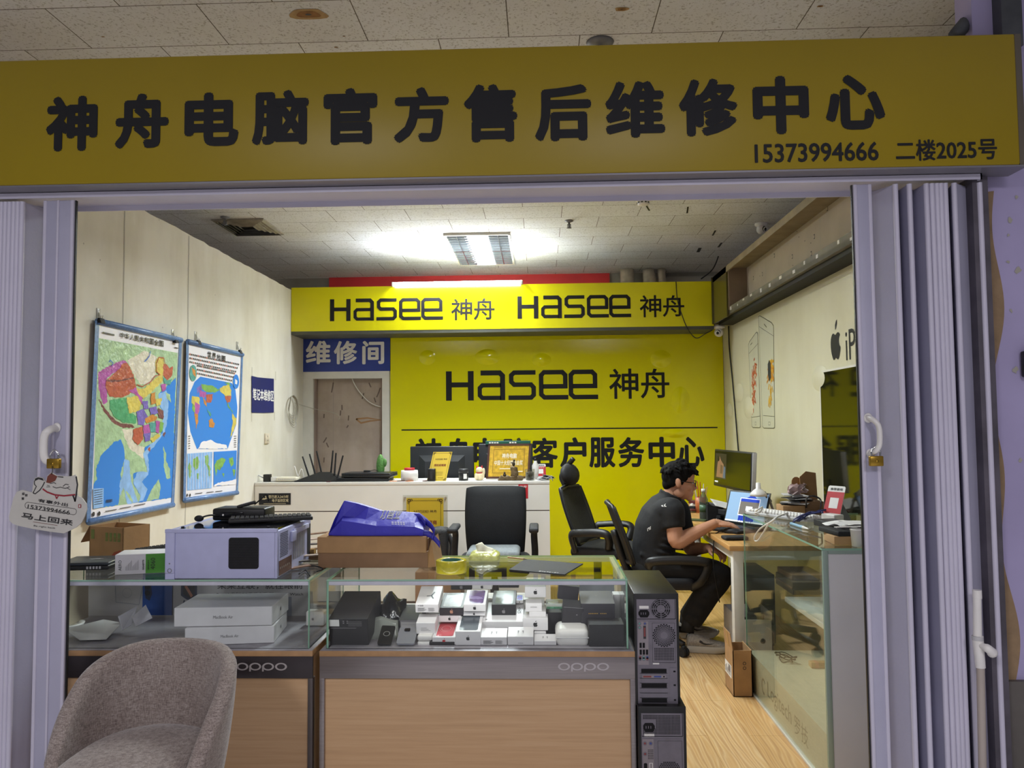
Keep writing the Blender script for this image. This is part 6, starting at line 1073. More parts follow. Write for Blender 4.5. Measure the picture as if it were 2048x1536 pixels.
# ---------------------------------------------------------------- on top of the left hand case
a, b = z2(797+45, 655, 2.9), z2(1638, 655, 2.9); yp0 = (CAM.z-ZT)*F/(1153.2-848); xa, xb = PY(331, 1100, yp0).x, PY(552, 1100, yp0).x; zt_ = PY(450, 1058, yp0).z; ybk = PZ(622, 1030, zt_).y
t = thing('desktop_computer', 'white desktop computer lying on its side on the left display case', 'computer', ((xa+xb)/2, (yp0+ybk)/2, ZT), world=True); m_pc = mat('white_steel', '#b3b5d6', .4, nz=(20, .04))
W = xb-xa; g = G(); g.b2((xa+.02, yp0+.004, ZT+.004), (xb-.004, ybk, zt_-.012), 0, .004); g.b2((xa+W*.085, yp0, ZT+.002), (xb, yp0+.01, zt_-.004), 0, .003); g.b2((xa-.002, yp0-.004, zt_-.014), (xb+.004, yp0+.012, zt_), 0, .002); g.b2((xb-.008, yp0, ZT+.002), (xb+.004, yp0+.012, zt_), 0, .002); g.obj('case_shell', m_pc, t)
g = G(); g.b2((xa-.002, yp0-.003, ZT+.02), (xa+W*.085, ybk-.02, zt_-.004), 0, .005); g.prism([(xa, ZT), (xa+W*.085, ZT+.0), (xa+W*.085, ZT+.03), (xa, ZT+.03)], -.02, .0, 0, FRONT(yp0)); q = PY(340, 1141, yp0); g.ring(q.x, q.z, .006, .0085, .0012, 1, FRONT(yp0-.003)); q = PY(340, 1127, yp0); g.disc(q.x, q.z, .003, .0012, 1, FRONT(yp0-.003), 10); g.obj('front_bezel', [m_pc, m_grey], t)
l, r = PY(457, 1138, yp0), PY(518, 1075, yp0); g = G(); g.prism(rrect(l.x, l.z, r.x, r.z, .01), -.002, .0015, 0, FRONT(yp0)); T = FRONT(yp0)
for i in range(18):
    for j in range(18): g.disc(l.x+.006+(r.x-l.x-.012)*(i+.5*(j % 2))/17.5, l.z+.006+(r.z-l.z-.012)*j/17, .0022, .002, 1, T, 6)
g.obj('fan_grille', [m_matblack, mat('deep_black', '#050505', .9)], t)
g = G(); g.b2((xa+.03, yp0+.014, zt_-.014), (xb-.012, ybk-.01, zt_-.004)); g.obj('glass_side_panel', mat('smoked_glass', '#101114', .05, spec=.8), t)
for x, y in ((xa+.05, yp0+.03), (xb-.04, yp0+.03), (xb-.04, ybk-.03)): g = G(); g.cyl((x, y, zt_-.005), (x, y, zt_+.006), .006); g.obj('thumb_screw', m_matblack, t)
T = frame((xb+.001, yp0+.02, ZT), (0, 1, 0), (0, 0, 1)); D = ybk-yp0-.03; Hh = zt_-ZT      # rear plate seen on the right
g = G(); g.rect(0, .004, D, Hh-.015, .001, 0, T)
for i in range(10):
    for j in range(14): g.disc(.02+i*.009+(.0045 if j % 2 else 0), Hh*.4+j*.0066, .003, .0016, 2, T, 6)
for k in range(7): g.rect(D*.42+k*.022, Hh*.2, D*.42+k*.022+.008, Hh*.72, .0016, 3, T); g.rect(D*.42+k*.022+.011, Hh*.2, D*.42+k*.022+.014, Hh*.72, .0016, 2, T)
g.rect(.005, .006, D*.38, Hh*.33, .0018, 4, T); g.rect(D*.88, .02, D*.99, Hh*.82, .0018, 2, T); g.box((D*.4, Hh*.72, .006), (D*.12, .04, .012), 0, .003, T=T); g.box((D*.66, Hh*.8, .004), (D*.48, .02, .008), 0, .002, T=T)
for k in range(6): g.disc(D*(.05+.05*k), Hh*.18, .005, .0024, 3, T, 8)
g.obj('rear_plate', [m_pc, m_pc, m_matblack, mat('bare_steel', '#b7b4b4', .3, .7), mat('port_plate', '#6d5148', .5, .3)], t)
zt2 = zt_+.0
q = PZ(480, 1035, zt2); t = thing('keyboard', 'black keyboard lying on the white computer', 'keyboard', (PZ(545, 1040, zt2).x, PZ(545, 1041, zt2).y, zt2+.001), .35); g = G(); g.b2((-.16, -.055, 0), (.16, .055, .014), 0, .003); g.obj('tray', m_black, t); g = G()
for r in range(5):
    for c in range(17): g.box((-.145+c*.0181, -.04+r*.02, .0165), (.0145, .0155, .006))
g.obj('keys', m_dark, t)
a, b = PZ(425, 1040, zt2), PZ(529, 1036, zt2); yk = PZ(470, 1041, zt2).y; x0, x1 = PY(424, 1030, yk).x, PY(530, 1030, yk).x; h = PY(470, 1017, yk).z-zt2
t = thing('disk_dock', 'flat black box with a slanted lever lying on the white computer', 'device', ((x0+x1)/2, yk+.06, zt2)); w = x1-x0; g = G(); g.box((0, 0, h*.5), (w, .12, h), 0, .008); g.b2((-w*.35, -.062, h*.25), (w*.1, -.058, h*.7), 1, .002); g.b2((-w*.3, -.064, h*.4), (-w*.27, -.06, h*.55), 2); g.obj('housing', [m_black, m_bgloss, m_paper], t)
g = G(); g.box((w*.08, -.02, h+.012), (w*.34, .03, .012), 0, .003, ry=-.25, rz=.3); g.box((w*.1, -.022, h+.0195), (w*.2, .008, .002), 1, 0, ry=-.25, rz=.3); g.obj('lever', [m_black, m_lgrey], t)
g = G(); g.tube(smooth([(w*.2, 0, h+.01), (w*.3, .01, h+.03), (w*.4, .02, h+.05), (w*.42, .03, h+.02)], 5), .003, 0, 6); g.obj('cable', m_matblack, t)
p = PZ(398, 1037, zt2+.012); t = thing('headset_mic', 'black foam microphone on a bent boom beside the disk box', 'microphone', p); g = G(); g.ell((0, 0, 0), (.019, .013, .013)); g.obj('foam', m_matblack, t); g = G(); g.tube(smooth([(.012, 0, .004), (.03, .0, .01), (.05, .01, .012), (.07, .03, .004)], 5), .0035, 0, 6); g.obj('boom', m_black, t)
# graphics card carton, laptop, keyboard part, open carton
a, b, c = PZ(229.5, 1150, ZT), PZ(330, 1145.5, ZT), PZ(229.5, 1111, ZT); h = PY(229.5, 1110, a.y).z-ZT; yaw = math.atan2(b.y-a.y, b.x-a.x); w = (b-a).length
t = thing('graphics_card_box', 'white and green graphics card box beside the white computer', 'box', (a.x, a.y, ZT), yaw); g = G(); g.b2((0, 0, 0), (w*1.0, .12, h), 0, .0015); T = FRONT(0); g.rect(w*.61, .001, w*.999, h-.001, .0008, 1, T); R = Matrix.Rotation(PI/2, 4, 'Z')
def vt(s, x0, z0, x1, z1, m, bold=0): g.text(s, z0, -x1, z1, -x0, .0014, m, T @ R, bold)
vt('AERO', w*.07, h*.2, w*.13, h*.72, 2); vt('GEFORCE RTX', w*.65, h*.2, w*.68, h*.68, 2, .01); vt('4060', w*.71, h*.2, w*.8, h*.78, 2); vt('GIGABYTE', w*.545, h*.2, w*.58, h*.7, 2, .02)
for k in range(12): g.strip([(w*(.22+.022*k), h*.2), (w*(.22+.022*k), h*(.4+.06*((k*7) % 6)))], w*.006, .0012, 3, T)
g.obj('carton', [m_bw, mat('gpu_green', '#4f9a2e', .4), m_ink, m_bgrey], t)
p = PZ(178, 1136, ZT); t = thing('laptop', 'closed dark grey laptop at the left end of the display case', 'laptop', (p.x-.0, p.y+.02, ZT), .12); g = G(); g.box((0, 0, .011), (.2, .17, .018), 0, .005)
for k in range(5): g.box((.02+k*.012, -.0853, .012), (.007, .002, .01), 1)
g.obj('base', [m_black, m_lgrey], t); g = G(); g.box((0, .0, .026), (.2, .168, .012), 0, .004); T = Matrix.Translation((0, 0, .0322)); g.strip([(-.01, .0), (.012, .01), (.03, .008)], .006, .0004, 1, T); g.strip([(.0, -.01), (.02, -.002), (.045, .0)], .005, .0006, 1, T); g.strip([(-.07, -.05), (-.062, -.046)], .005, .0006, 1, T); g.obj('lid', [mat('laptop_grey', '#33383d', .4, nz=(30, .1)), m_lgrey], t)
p = PZ(300, 1097, ZT+h); t = thing('keyboard', 'black laptop keyboard propped behind the graphics card box', 'keyboard', (p.x, a.y+.21, ZT+h*.6), .25); g = G(); R = Matrix.Rotation(.42, 4, 'X') @ Matrix.Rotation(-.12, 4, 'Y'); g.box((0, 0, 0), (.2, .12, .006), 0, .002, T=R); g.obj('tray', m_black, t); g = G()
for r in range(5):
    for c in range(12): g.box((-.088+c*.016, -.046+r*.023, .005), (.013, .019, .004), T=R)
g.obj('keys', m_dark, t)
g = G(); g.b2((-.11, -.015, -h*.6-.0), (.11, .05, -.035), 0, .003); g.obj('rest_block', m_cardd, t)
p = PZ(190, 1130, ZT); t = thing('open_carton', 'small open cardboard carton with green printed marks behind the dark laptop', 'box', (p.x-.02, p.y+.22, ZT), -.35); W, D, H = .2, .14, .135
g = G(); g.b2((-W/2, -D/2, 0), (W/2, D/2, .003)); g.b2((-W/2, -D/2, 0), (W/2, -D/2+.004, H)); g.b2((-W/2, D/2-.004, 0), (W/2, D/2, H)); g.b2((-W/2, -D/2, 0), (-W/2+.004, D/2, H)); g.b2((W/2-.004, -D/2, 0), (W/2, D/2, H))
T = FRONT(-D/2); 
for k in range(4): g.rect(-W*.02+k*.024, H*.55, -W*.02+k*.024+.016, H*.82, .0008, 2, T)
for s, k in (('小', 0), ('心', 1), ('轻', 2), ('放', 3)): g.text(s, -W*.02+k*.024+.003, H*.6, -W*.02+k*.024+.013, H*.68, .0012, 0, T)
g.rect(-W*.45, H*.6, -W*.35, H*.9, .0008, 2, T); g.flat([(W*.1, 0), (W*.45, .0), (W*.45, H*.3), (W*.25, H*.22)], .0008, 3, T); g.obj('carton', [m_card, m_tan, mat('carton_green', '#6e7b3a', .6), mat('carton_red', '#a0492f', .6)], t)
for sx, ang in ((-1, 2.2),): g = G(); g.box((0, 0, .05), (.09, D, .003), 0, 0); g.v = [Matrix.Translation((-W/2+.0, 0, H)) @ Matrix.Rotation(-.95, 4, 'Y') @ Matrix.Translation((-.045, 0, -.05)) @ v for v in g.v]; g.obj('flap', m_cardd, t)
# boards, roller and cables between the computer and the cardboard box
g = G(); rnd = random.Random(2)
for k in range(7): 
    u = k/6; p = zp(575+60*u+rnd.uniform(-6, 6), 1142-42*u); g.box((p.x, p.y+.03, ZT+.006+.011*k), (.14, .03, .004), k % 3, 0, rz=.55+rnd.uniform(-.2, .2), ry=rnd.uniform(-.05, .05))
g.one('circuit_strips', [mat('copper_board', '#8a6a55', .4, .3, nz=(60, .3)), mat('dark_board', '#3d332e', .5), mat('pale_board2', '#b19c8e', .5, nz=(60, .3))], 'pile of brown circuit strips between the white computer and the cardboard box', 'circuit strips', zp(605, 1120), kind='stuff')
p = zp(612, 1092, ZT+.05); g = G(); g.cyl((-.04, 0, 0), (.05, -.01, .004), .012); g.one('wood_roller', m_tan, 'short tan wooden roller behind the circuit strips', 'roller', (0, 0, 0)); o = bpy.data.objects['wood_roller']; o.location = (p.x, 3.25, ZT+.03); g = G(); g.b2((-.06, -.03, 0), (.07, .03, .02), 0, .003); o2 = g.obj('small_carton', m_cardd); o2.location = (p.x, 3.25, ZT); tag(o2, 'tiny flat brown carton under the wooden roller', 'box')
for k, pts in enumerate(([(598, 1148), (610, 1140), (616, 1146), (620, 1152)], [(610, 1133), (630, 1132), (646, 1138), (634, 1143)])):
    g = G(); g.tube(smooth([PZ(x, y, ZT+.005) for x, y in pts], 6), .0025, 0, 6); g.one('cable', m_matblack, 'short black cable end at the right front corner of the left case' if not k else 'black cable loop beside the brown circuit strips', 'cable', zp(*pts[0]))
# ---------------------------------------------------------------- glass showcase on the right
pr = PZ(1494, 1376, 0); zc = PY(1489, 1027, pr.y).z; pf = PZ(1644.6, 1096.5, zc); sx = (pr.x+pf.x)/2; sy0, sy1 = pf.y, pr.y; sxr = XR-.02
t = thing('glass_showcase', 'waist high glass showcase along the right wall with a pale base board inside', 'showcase', ((sx+sxr)/2, (sy0+sy1)/2, 0), world=True)
m_beige = mat('beige_laminate', '#c9c2a8', .5, nz=(30, .05)); m_alu = mat('white_aluminium', '#dededf', .4, 0, nz=(3, .05)); m_logi = mat('beige_letter', '#8d8670', .5)
g = G(); g.b2((sx+.012, sy0+.01, .195), (sxr, sy1-.008, .205)); g.obj('deck', m_beige, t)
g = G(); g.b2((sx+.012, sy0+.01, .004), (sx+.02, sy1-.008, .195)); T = ONRIGHT(sx+.012); a, b = PX(1523, 1385, sx+.012), PX(1618, 1490, sx+.012)
apple_y = -a.y; L_ = a.y-b.y; g.ring(apple_y+L_*.06, .1, .025, .034, .0008, 1, T, 20, 1.2, .6, 5.2); g.text('Logitech', apple_y+L_*.16, .05, apple_y+L_*.68, .15, .0008, 1, T); g.text('罗技', apple_y+L_*.74, .055, apple_y+L_*.99, .14, .0008, 1, T); g.obj('base_board', [m_beige, m_logi], t)
g = G(); g.b2((sxr-.012, sy0+.01, .004), (sxr, sy1-.008, zc-.01)); g.obj('back_panel', m_beige, t)
g = G(); g.b2((sx+.21, sy0+.014, .47), (sxr-.012, sy1-.012, .495), 0, .002); g.obj('shelf', m_wpaint, t)
g = G(); g.b2((sx+.004, sy0, .0), (sxr, sy0+.008, zc-.01), 0); g.obj('end_panel', m_alu, t)
def gp(a, b, em): g = G(); g.b2(a, b, 0, fm=em); g.obj('glass_pane', [m_glassd, m_edge], t)
gp((sx, sy0-.002, .012), (sx+.006, sy1, zc-.008), {'-y': 1, '+y': 1, '+z': 1}); gp((sx-.002, sy0-.004, zc-.008), (sxr, sy1, zc), {'-y': 1, '+y': 1, '-x': 1}); gp((sx+.006, sy1-.006, .012), (sxr, sy1, zc-.008), {'-x': 1, '+x': 1, '+z': 1})
g = G(); g.b2((sx-.004, sy0-.004, 0), (sx+.014, sy1, .012), 0, .001); g.obj('bottom_rail', mat('pale_rail', '#d5d3c8', .3, .3), t)
g = G(); g.b2((sx, sy0-.006, .012), (sx+.022, sy0+.008, zc-.008), 0, .002); g.b2((sx+.0225, sy0-.005, zc-.022), (sxr, sy0-.0005, zc-.0085)); g.obj('corner_trim', mat('green_trim', '#9fb3a6', .25, .2), t)
q = PX(1600, 1180, sx+.35); g = G(); g.box((sx+.36, q.y, .5+.035), (.2, .3, .07), 0, .004); g.box((sx+.36, q.y+.02, .5+.086), (.18, .26, .03), 1, .003); g.box((sx+.258, q.y, .535), (.004, .3, .01), 1); g.one('carton_stack', [mat('brown_carton', '#5b4a33', .6, nz=(10, .1)), m_cardd], 'flat dark brown carton on the shelf inside the glass showcase', 'box', (sx+.36, q.y, .5))
q = PZ(1636, 1334, .206); g = G(); g.box((0, 0, .014), (.08, .045, .028), 0, .002); g.box((-.012, 0, .014), (.022, .0455, .0285), 1, .002); o = g.obj('small_box', [m_tan, mat('peach', '#c58a66', .5)]); o.location = (min(q.x, sx+.3), q.y, .2055); tag(o, 'small tan and peach box on the deck inside the glass showcase', 'box')
q = PZ(1525, 1210, .206); g = G()
for k in range(3): g.tube([(.03*math.cos(a+k)*(1+.2*k), .05*math.sin(a), .008+.012*k+.006*math.sin(3*a)) for a in [2*PI*i/18 for i in range(18)]], .003, 0, 5, closed=True)
o = g.obj('cable_coil', m_matblack); o.location = (sx+.15, sy1-.2, .2055); tag(o, 'small coil of black cable on the deck at the back of the showcase', 'cable')
# on the showcase
zs_ = zc+.0008
def sp(px, py, z=0): return PZ(px, py, zs_+z)
P4 = [sp(1507, 1024), sp(1598, 1047), sp(1622, 1027), sp(1542, 1006)]; u = P4[1]-P4[0]; v = P4[3]-P4[0]
m = (P4[0]+P4[2])/2; t = thing('keyboard', 'pale grey keyboard lying near the back corner of the glass showcase', 'keyboard', (sx+.16, sy1-.2, zs_), -1.05); g = G(); g.b2((-.21, -.065, 0), (.21, .065, .018), 0, .005); g.obj('tray', m_lgrey, t); g = G()
for r in range(5):
    for c in range(19): g.box((-.19+c*.0211, -.046+r*.023, .023), (.0165, .018, .012), 0, .002, 1)
g.obj('keys', m_white, t)
def wire(pts, r, mats, label, loc=None, grp=None): g = G(); g.tube(smooth(pts, 7), r, 0, 6); return g.one('cable', mats, label, 'cable', loc or pts[0], grp)
xw = sx-.012
wire([sp(1575, 1026, .03), sp(1555, 1034, .05), PX(1545, 1042, xw-.01), PX(1522, 1056, xw-.02), PX(1511, 1070, xw-.01), PX(1509, 1080, xw), PX(1516, 1081, xw), PX(1527, 1065, xw-.01), PX(1540, 1045, xw-.01), sp(1560, 1031, .04), sp(1580, 1026, .02)], .0042, m_white, 'white cable looping down over the showcase edge', PX(1511, 1070, xw))
wire([sp(1512, 1022, .04), sp(1518, 1018, .06), sp(1525, 1014, .05), sp(1520, 1024, .045), sp(1510, 1026, .04), sp(1518, 1030, .03)], .0042, m_white, 'coiled white cable end on the pale keyboard')
wire([sp(1603, 1024, .01), sp(1612, 1018, .03), PY(1613, 998, 3.95), PY(1625, 992, 3.95), PY(1640, 998, 3.95), PY(1642, 1010, 3.95), sp(1640, 1022, .02)], .0045, m_dark, 'dark cable arching up beside the cardboard boxes on the showcase')
rnd = random.Random(11); m_navyc = mat('navy_cable', '#232a63', .4)
for k in range(5):
    a0 = 1590+rnd.uniform(-6, 14); pts = [sp(a0, 1042+rnd.uniform(-4, 4), .006), sp(a0+16, 1034+rnd.uniform(-4, 3), .02+.006*k), sp(a0+34, 1028+rnd.uniform(-4, 3), .012+.01*k), sp(a0+54+rnd.uniform(-4, 6), 1022+rnd.uniform(-3, 3), .03+.008*k)]
    wire(pts, .0045, m_navyc, 'dark blue cable in the tangle before the tall red payment sign', None, 'dark blue cables tangled on the showcase')
q = sp(1660, 1042); pay_sign('tall red and white payment sign leaning on the glass showcase', Vector((q.x, q.y, zs_)), .1, .185, -1.0, .38, True)
g = G(); a, b = sp(1582, 1047, .006), sp(1617, 1058, .006); g.cyl(a, a+(b-a)*.7, .007, .0075, 0, 12); g.cyl(a+(b-a)*.7, b, .0075, .003, 1, 12); g.one('correction_pen', [mat('pale_blue', '#8fb7d2', .35), m_white], 'pale blue pen with a white cap lying on the showcase top', 'pen', a)
q = sp(1680, 1078); t = thing('flat_carton', 'flat tan carton under the black notebook at the front of the showcase', 'box', (q.x+.03, sy0+.14, zs_), -.06); g = G(); g.box((0, 0, .017), (.22, .14, .034), 0, .002); g.obj('carton', mat('kraft', '#b08b5f', .7, nz=(16, .08)), t)
q2 = Vector((q.x+.05, sy0+.17, zs_+.0345)); g = G(); g.box((0, 0, .01), (.26, .17, .02), 0, .004, rz=.12); g.box((.02, .01, .022), (.2, .12, .004), 0, .001, rz=.3); o = g.obj('notebook', m_matblack); o.location = q2; tag(o, 'black notebook pile lying on the flat tan carton', 'notebook')
g = G(); P = [[(-.13+.26*i/8, -.07+.14*j/6, .004+.008*math.sin(i*.7+j)) for j in range(7)] for i in range(9)]; g.shell(P, .001); o = g.obj('paper_sheet', m_paper); o.location = q2+Vector((.03, .06, .027)); o.rotation_euler = (0, 0, .2); tag(o, 'curled white paper lying on the black notebooks', 'paper')
q = sp(1722, 1094); g = G(); g.lathe([(.026, 0), (.03, .062), (.033, .066), (.031, .07), (.028, .066), (.024, .006), (0, .004)]); g.lathe([(0, .058), (.0285, .058)]); o = g.obj('white_cup', m_white); o.location = (q.x, sy0+.045, zs_); tag(o, 'small white plastic cup at the front corner of the showcase', 'cup')
g = G(); g.box((0, 0, .004), (.12, .02, .003), 0, 0, rz=.2); o = g.obj('spatula', m_white); o.location = (q.x-.03, sy0+.06, zs_+.0715); tag(o, 'white plastic spatula lying across the small cup', 'tool')
# cardboard boxes at the back end
yb2 = sy1-.14
def bxon(name, label, px0, px1, py, h, D, m, y, z=None, rz=0, cat='box'):
    a, b = PY(px0, py, y), PY(px1, py, y); g = G(); g.box((0, D/2, h/2), (b.x-a.x, D, h), 0, .002); o = g.obj(name, m); o.location = ((a.x+b.x)/2, y, zs_ if z is None else z); o.rotation_euler = (0, 0, rz); return tag(o, label, cat)
bxon('small_carton', 'tan carton at the back end of the showcase under the open box', 1566, 1610, 1010, .055, .12, m_card, yb2)
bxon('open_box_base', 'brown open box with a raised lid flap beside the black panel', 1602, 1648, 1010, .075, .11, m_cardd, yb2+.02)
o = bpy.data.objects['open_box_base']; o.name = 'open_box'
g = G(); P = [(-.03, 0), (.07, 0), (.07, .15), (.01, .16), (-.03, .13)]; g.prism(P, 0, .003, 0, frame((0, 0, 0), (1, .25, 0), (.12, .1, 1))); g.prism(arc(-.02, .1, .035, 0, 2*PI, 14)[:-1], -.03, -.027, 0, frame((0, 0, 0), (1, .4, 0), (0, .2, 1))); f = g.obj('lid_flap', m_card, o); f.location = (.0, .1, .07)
g = G(); rnd = random.Random(3)
for k in range(9): g.box((rnd.uniform(-.05, .05), rnd.uniform(-.03, .03), .004+.006*k), (.1, .07, .003), k % 3, 0, rz=rnd.uniform(-.6, .6), rx=rnd.uniform(-.1, .1))
q = PY(1590, 1000, yb2+.06); g.v = [v+Vector((q.x, yb2+.06, zs_+.056)) for v in g.v]; g.one('paper_pile', [m_matblack, m_paper, m_lgrey], 'messy dark and white papers on the small tan carton', 'papers', (q.x, yb2+.06, zs_+.056), kind='stuff')
g = G(); P = [[(.05*math.cos(a)*(1-.2*v), .04*math.sin(a), .05*v) for a in [2*PI*k/14 for k in range(14)]] for v in (0, .3, .7, 1)]; P = rough(P, 45, .03); g.grid(P, 0, False, True); q = PY(1594, 985, yb2+.08); g.v = [v+Vector((q.x, yb2+.07, zs_+.115)) for v in g.v]; g.one('plastic_bag', mat('clear_red_bag', '#a98f8c', .2, nz=(30, .4)), 'crumpled clear bag with red print on top of the papers', 'bag', (q.x, yb2+.07, zs_+.115))
q = sp(1632, 1034); g = G(); g.box((0, 0, .022), (.06, .09, .044), 0, .004, rz=.4); o = g.obj('white_charger', m_white); o.location = (sx+.33, sy1-.42, zs_); tag(o, 'white charger block beside the blue cables on the showcase', 'charger')
bxon('dark_tray', 'dark flat device behind the red payment sign', 1672, 1718, 1030, .03, .2, m_dark, sy0+.5, rz=.2, cat='device')
# ---------------------------------------------------------------- desk
ZD = .75; c = PZ(1457, 1091, ZD); dx0 = PZ(1428, 1071.5, ZD).x; dy0 = max(c.y-.02, sy1+.06); dy1 = 6.75; dx0 = min(dx0, c.x)
t = thing('desk', 'wood topped desk with white legs along the right wall', 'desk', ((dx0+XR)/2, (dy0+dy1)/2, 0), world=True)
g = G(); g.b2((dx0, dy0, ZD-.028), (XR-.01, dy1, ZD), 0, .002); g.obj('desk_top', mat('desk_wood', '#b98d55', .4, nz=(3, .15, (14, 1, 1))), t)
g = G(); g.b2((dx0+.03, dy0+.03, ZD-.085), (dx0+.08, dy1-.03, ZD-.028)); g.b2((dx0+.03, dy0+.03, ZD-.085), (XR-.03, dy0+.08, ZD-.028)); g.obj('frame', m_wpaint, t)
for x, y in ((dx0+.025, dy0+.025), (dx0+.025, dy1-.08), (XR-.09, dy0+.025), (XR-.09, dy1-.08), (dx0+.025, 5.6)): g = G(); g.b2((x, y, 0), (x+.058, y+.058, ZD-.029), 0, .002); g.obj('leg', m_wpaint, t)
def dp(px, py, z=0): return PZ(px, py, ZD+z+.0006)
# laptop in use
t = thing('laptop', 'open laptop with a blue screen that the seated person is using', 'laptop', (1.33, 5.14, ZD+.001), -1.0)       # local -y faces the user
g = G(); g.b2((-.175, -.24, 0), (.175, 0, .018), 0, .004); g.obj('base', m_matblack, t); g = G()
for r in range(5):
    for k in range(14): g.box((-.15+k*.0231, -.11+r*.02, .0195), (.019, .016, .003))
g.obj('keys', m_black, t)
lid = Matrix.Translation((0, .0, .02)) @ Matrix.Rotation(-.32, 4, 'X'); g = G(); g.box((0, .004, .115), (.35, .008, .23), 0, .003, T=lid); g.obj('lid', m_black, t)
TS = lid @ frame((-.163, -.0005, .018), (1, 0, 0), (0, 0, 1)); g = G(); g.rect(0, 0, .326, .2, .0006, 0, TS); g.rect(.1, .045, .27, .165, .0012, 1, TS); g.rect(.106, .052, .264, .14, .0016, 2, TS); g.rect(.106, .14, .264, .16, .0016, 3, TS); g.rect(.16, .08, .215, .11, .002, 1, TS); g.rect(.11, .0, .24, .045, .0012, 3, TS); g.rect(.0, .0, .326, .01, .0014, 1, TS)
g.flat([(.15, .165), (.19, .185), (.22, .18), (.24, .165)], .0012, 3, TS)
for k in range(6): g.strip([(.115+.022*k, .001), (.125+.02*k, .044)], .003, .0016, 4, TS)
def scr(n, c, s=.55): return mat('screen_'+n, c, .3, emit=s)
g.obj('screen', [scr('sky', '#86a5c4'), scr('white', '#e6e9ee'), scr('taupe', '#6c6660'), scr('blue', '#1f3fae'), scr('deep', '#10206e')], t)
# monitor on the desk
A, B = Vector((1.335, 6.0, 0)), Vector((1.42, 5.27, 0)); u = (B-A).normalized(); w = (B-A).length
t = thing('monitor', 'wide dark monitor standing on the desk in front of the person', 'monitor', ((A.x+B.x)/2, (A.y+B.y)/2, ZD), world=True); T = frame((A.x, A.y, .965), u, (.06, 0, 1)); H = .28
g = G(); g.box((w/2, H/2, -.018), (w, H, .036), 0, .006, T=T); g.obj('housing', m_black, t); g = G(); g.box((w-.004, H/2, -.02), (.02, H*.98, .03), 0, .002, T=T); g.obj('side_trim', m_lgrey, t)
g = G(); g.rect(.012, .02, w-.012, H-.012, .001, 0, T); g.rect(.03, .06, w*.36, H-.03, .0014, 1, T); g.flat([(.06, .07), (.2, .07), (.21, .17), (.15, .2), (.12, H-.05), (.08, .18)], .0018, 2, T); g.flat([(.14, .1), (.19, .1), (.19, .16), (.145, .17)], .002, 3, T); g.flat([(.2, .07), (.25, .07), (.25, .15), (.215, .16)], .0022, 4, T); g.disc(.1, .21, .02, .002, 5, T); g.rect(.03, .03, .1, .042, .0014, 6, T)
g.obj('screen', [mat('screen_off', '#15160e', .15, spec=.7), scr('dim', '#2b2620', .5), scr('skin', '#7d5c46', .5), scr('brown', '#5a4636', .5), scr('slate', '#4b5868', .5), scr('hair', '#14110f', .4), scr('line', '#c9c9c9', .4)], t)
g = G(); m_ = (A+B)/2; g.box((m_.x+.04, m_.y, (ZD+.97)/2+.02), (.03, .07, .3), 0, .005); g.box((m_.x+.03, m_.y, ZD+.007), (.16, .24, .013), 0, .004); g.obj('stand', m_black, t)
# things on the desk
q = dp(1408, 1040); t = thing('water_bottle', 'clear plastic water bottle with a white cap on the desk', 'bottle', q); g = G(); g.lathe([(.028, 0), (.031, .004), (.031, .05), (.029, .055), (.031, .06), (.031, .11), (.029, .116), (.031, .122), (.031, .15), (.013, .19), (.013, .2)]); g.obj('bottle', glass_mat('pet', '#c9d3c9', 1.4, .12), t); g = G(); g.lathe([(.0155, .198), (.0155, .222), (0, .223)]); g.obj('cap', m_white, t); g = G(); g.lathe([(.0312, .06), (.0312, .108)]); g.obj('wrapper', mat('green_label', '#4d6b50', .4), t)
q = dp(1433, 1041); t = thing('black_device_box', 'black box with a printed paper lying on its slanted top', 'device', (q.x+.02, q.y+.06, ZD+.001), .1); g = G(); g.add([(-.1, -.09, 0), (.12, -.09, 0), (.12, .09, 0), (-.1, .09, 0), (-.1, -.09, .12), (.12, -.09, .05), (.12, .09, .05), (-.1, .09, .12)], [(0, 3, 2, 1), (4, 5, 6, 7), (0, 1, 5, 4), (1, 2, 6, 5), (2, 3, 7, 6), (3, 0, 4, 7)]); g.rect(-.04, .012, -.02, .02, .0006, 1, FRONT(-.09)); g.obj('housing', [m_matblack, m_paper], t)
g = G(); T = frame((-.03, -.1, .108), (1, 0, -.25), (.25, 1, .1)); g.box((.07, .1, 0), (.15, .2, .0012), 0, T=T); 
for k in range(9): g.strip([(.01, .02+k*.019), (.09+.03*(k % 3), .02+k*.019)], .003, .0012, 1, T)
g.v = [Matrix.Translation((q.x+.02, q.y+.06, ZD+.001)) @ v for v in g.v]; g.one('printed_paper', [m_paper, m_bgrey], 'white printed sheet lying on the black slanted box', 'paper', (q.x, q.y, ZD+.1))
q = dp(1392, 1041); g = G(); g.prism(rrect(-.04, -.075, .04, .075, .01), 0, .009); o = g.obj('phone', mat('green_case', '#4b5535', .5)); o.location = q; o.rotation_euler = (0, 0, 1.1); tag(o, 'dark green phone lying flat near the desk edge', 'phone')
q = dp(1428, 1010); t = thing('headphones', 'grey headphones standing among clutter below the monitor', 'headphones', (q.x, 5.75, ZD)); k = 5.75/F
g = G(); g.tube(arc3 := [(.0+.06*math.cos(a), -.02, .16+.06*math.sin(a)) for a in [PI*i/12 for i in range(13)]], .007); g.obj('band', m_dark, t)
for s in (-1, 1): g = G(); g.ell((s*.06, -.02, .13), (.018, .04, .045)); g.ell((s*.05, -.02, .13), (.012, .036, .04)); g.obj('ear_cup', m_grey, t)
g = G(); g.b2((-.07, -.06, 0), (.07, .04, .085), 0, .006); g.obj('rest', m_matblack, t)
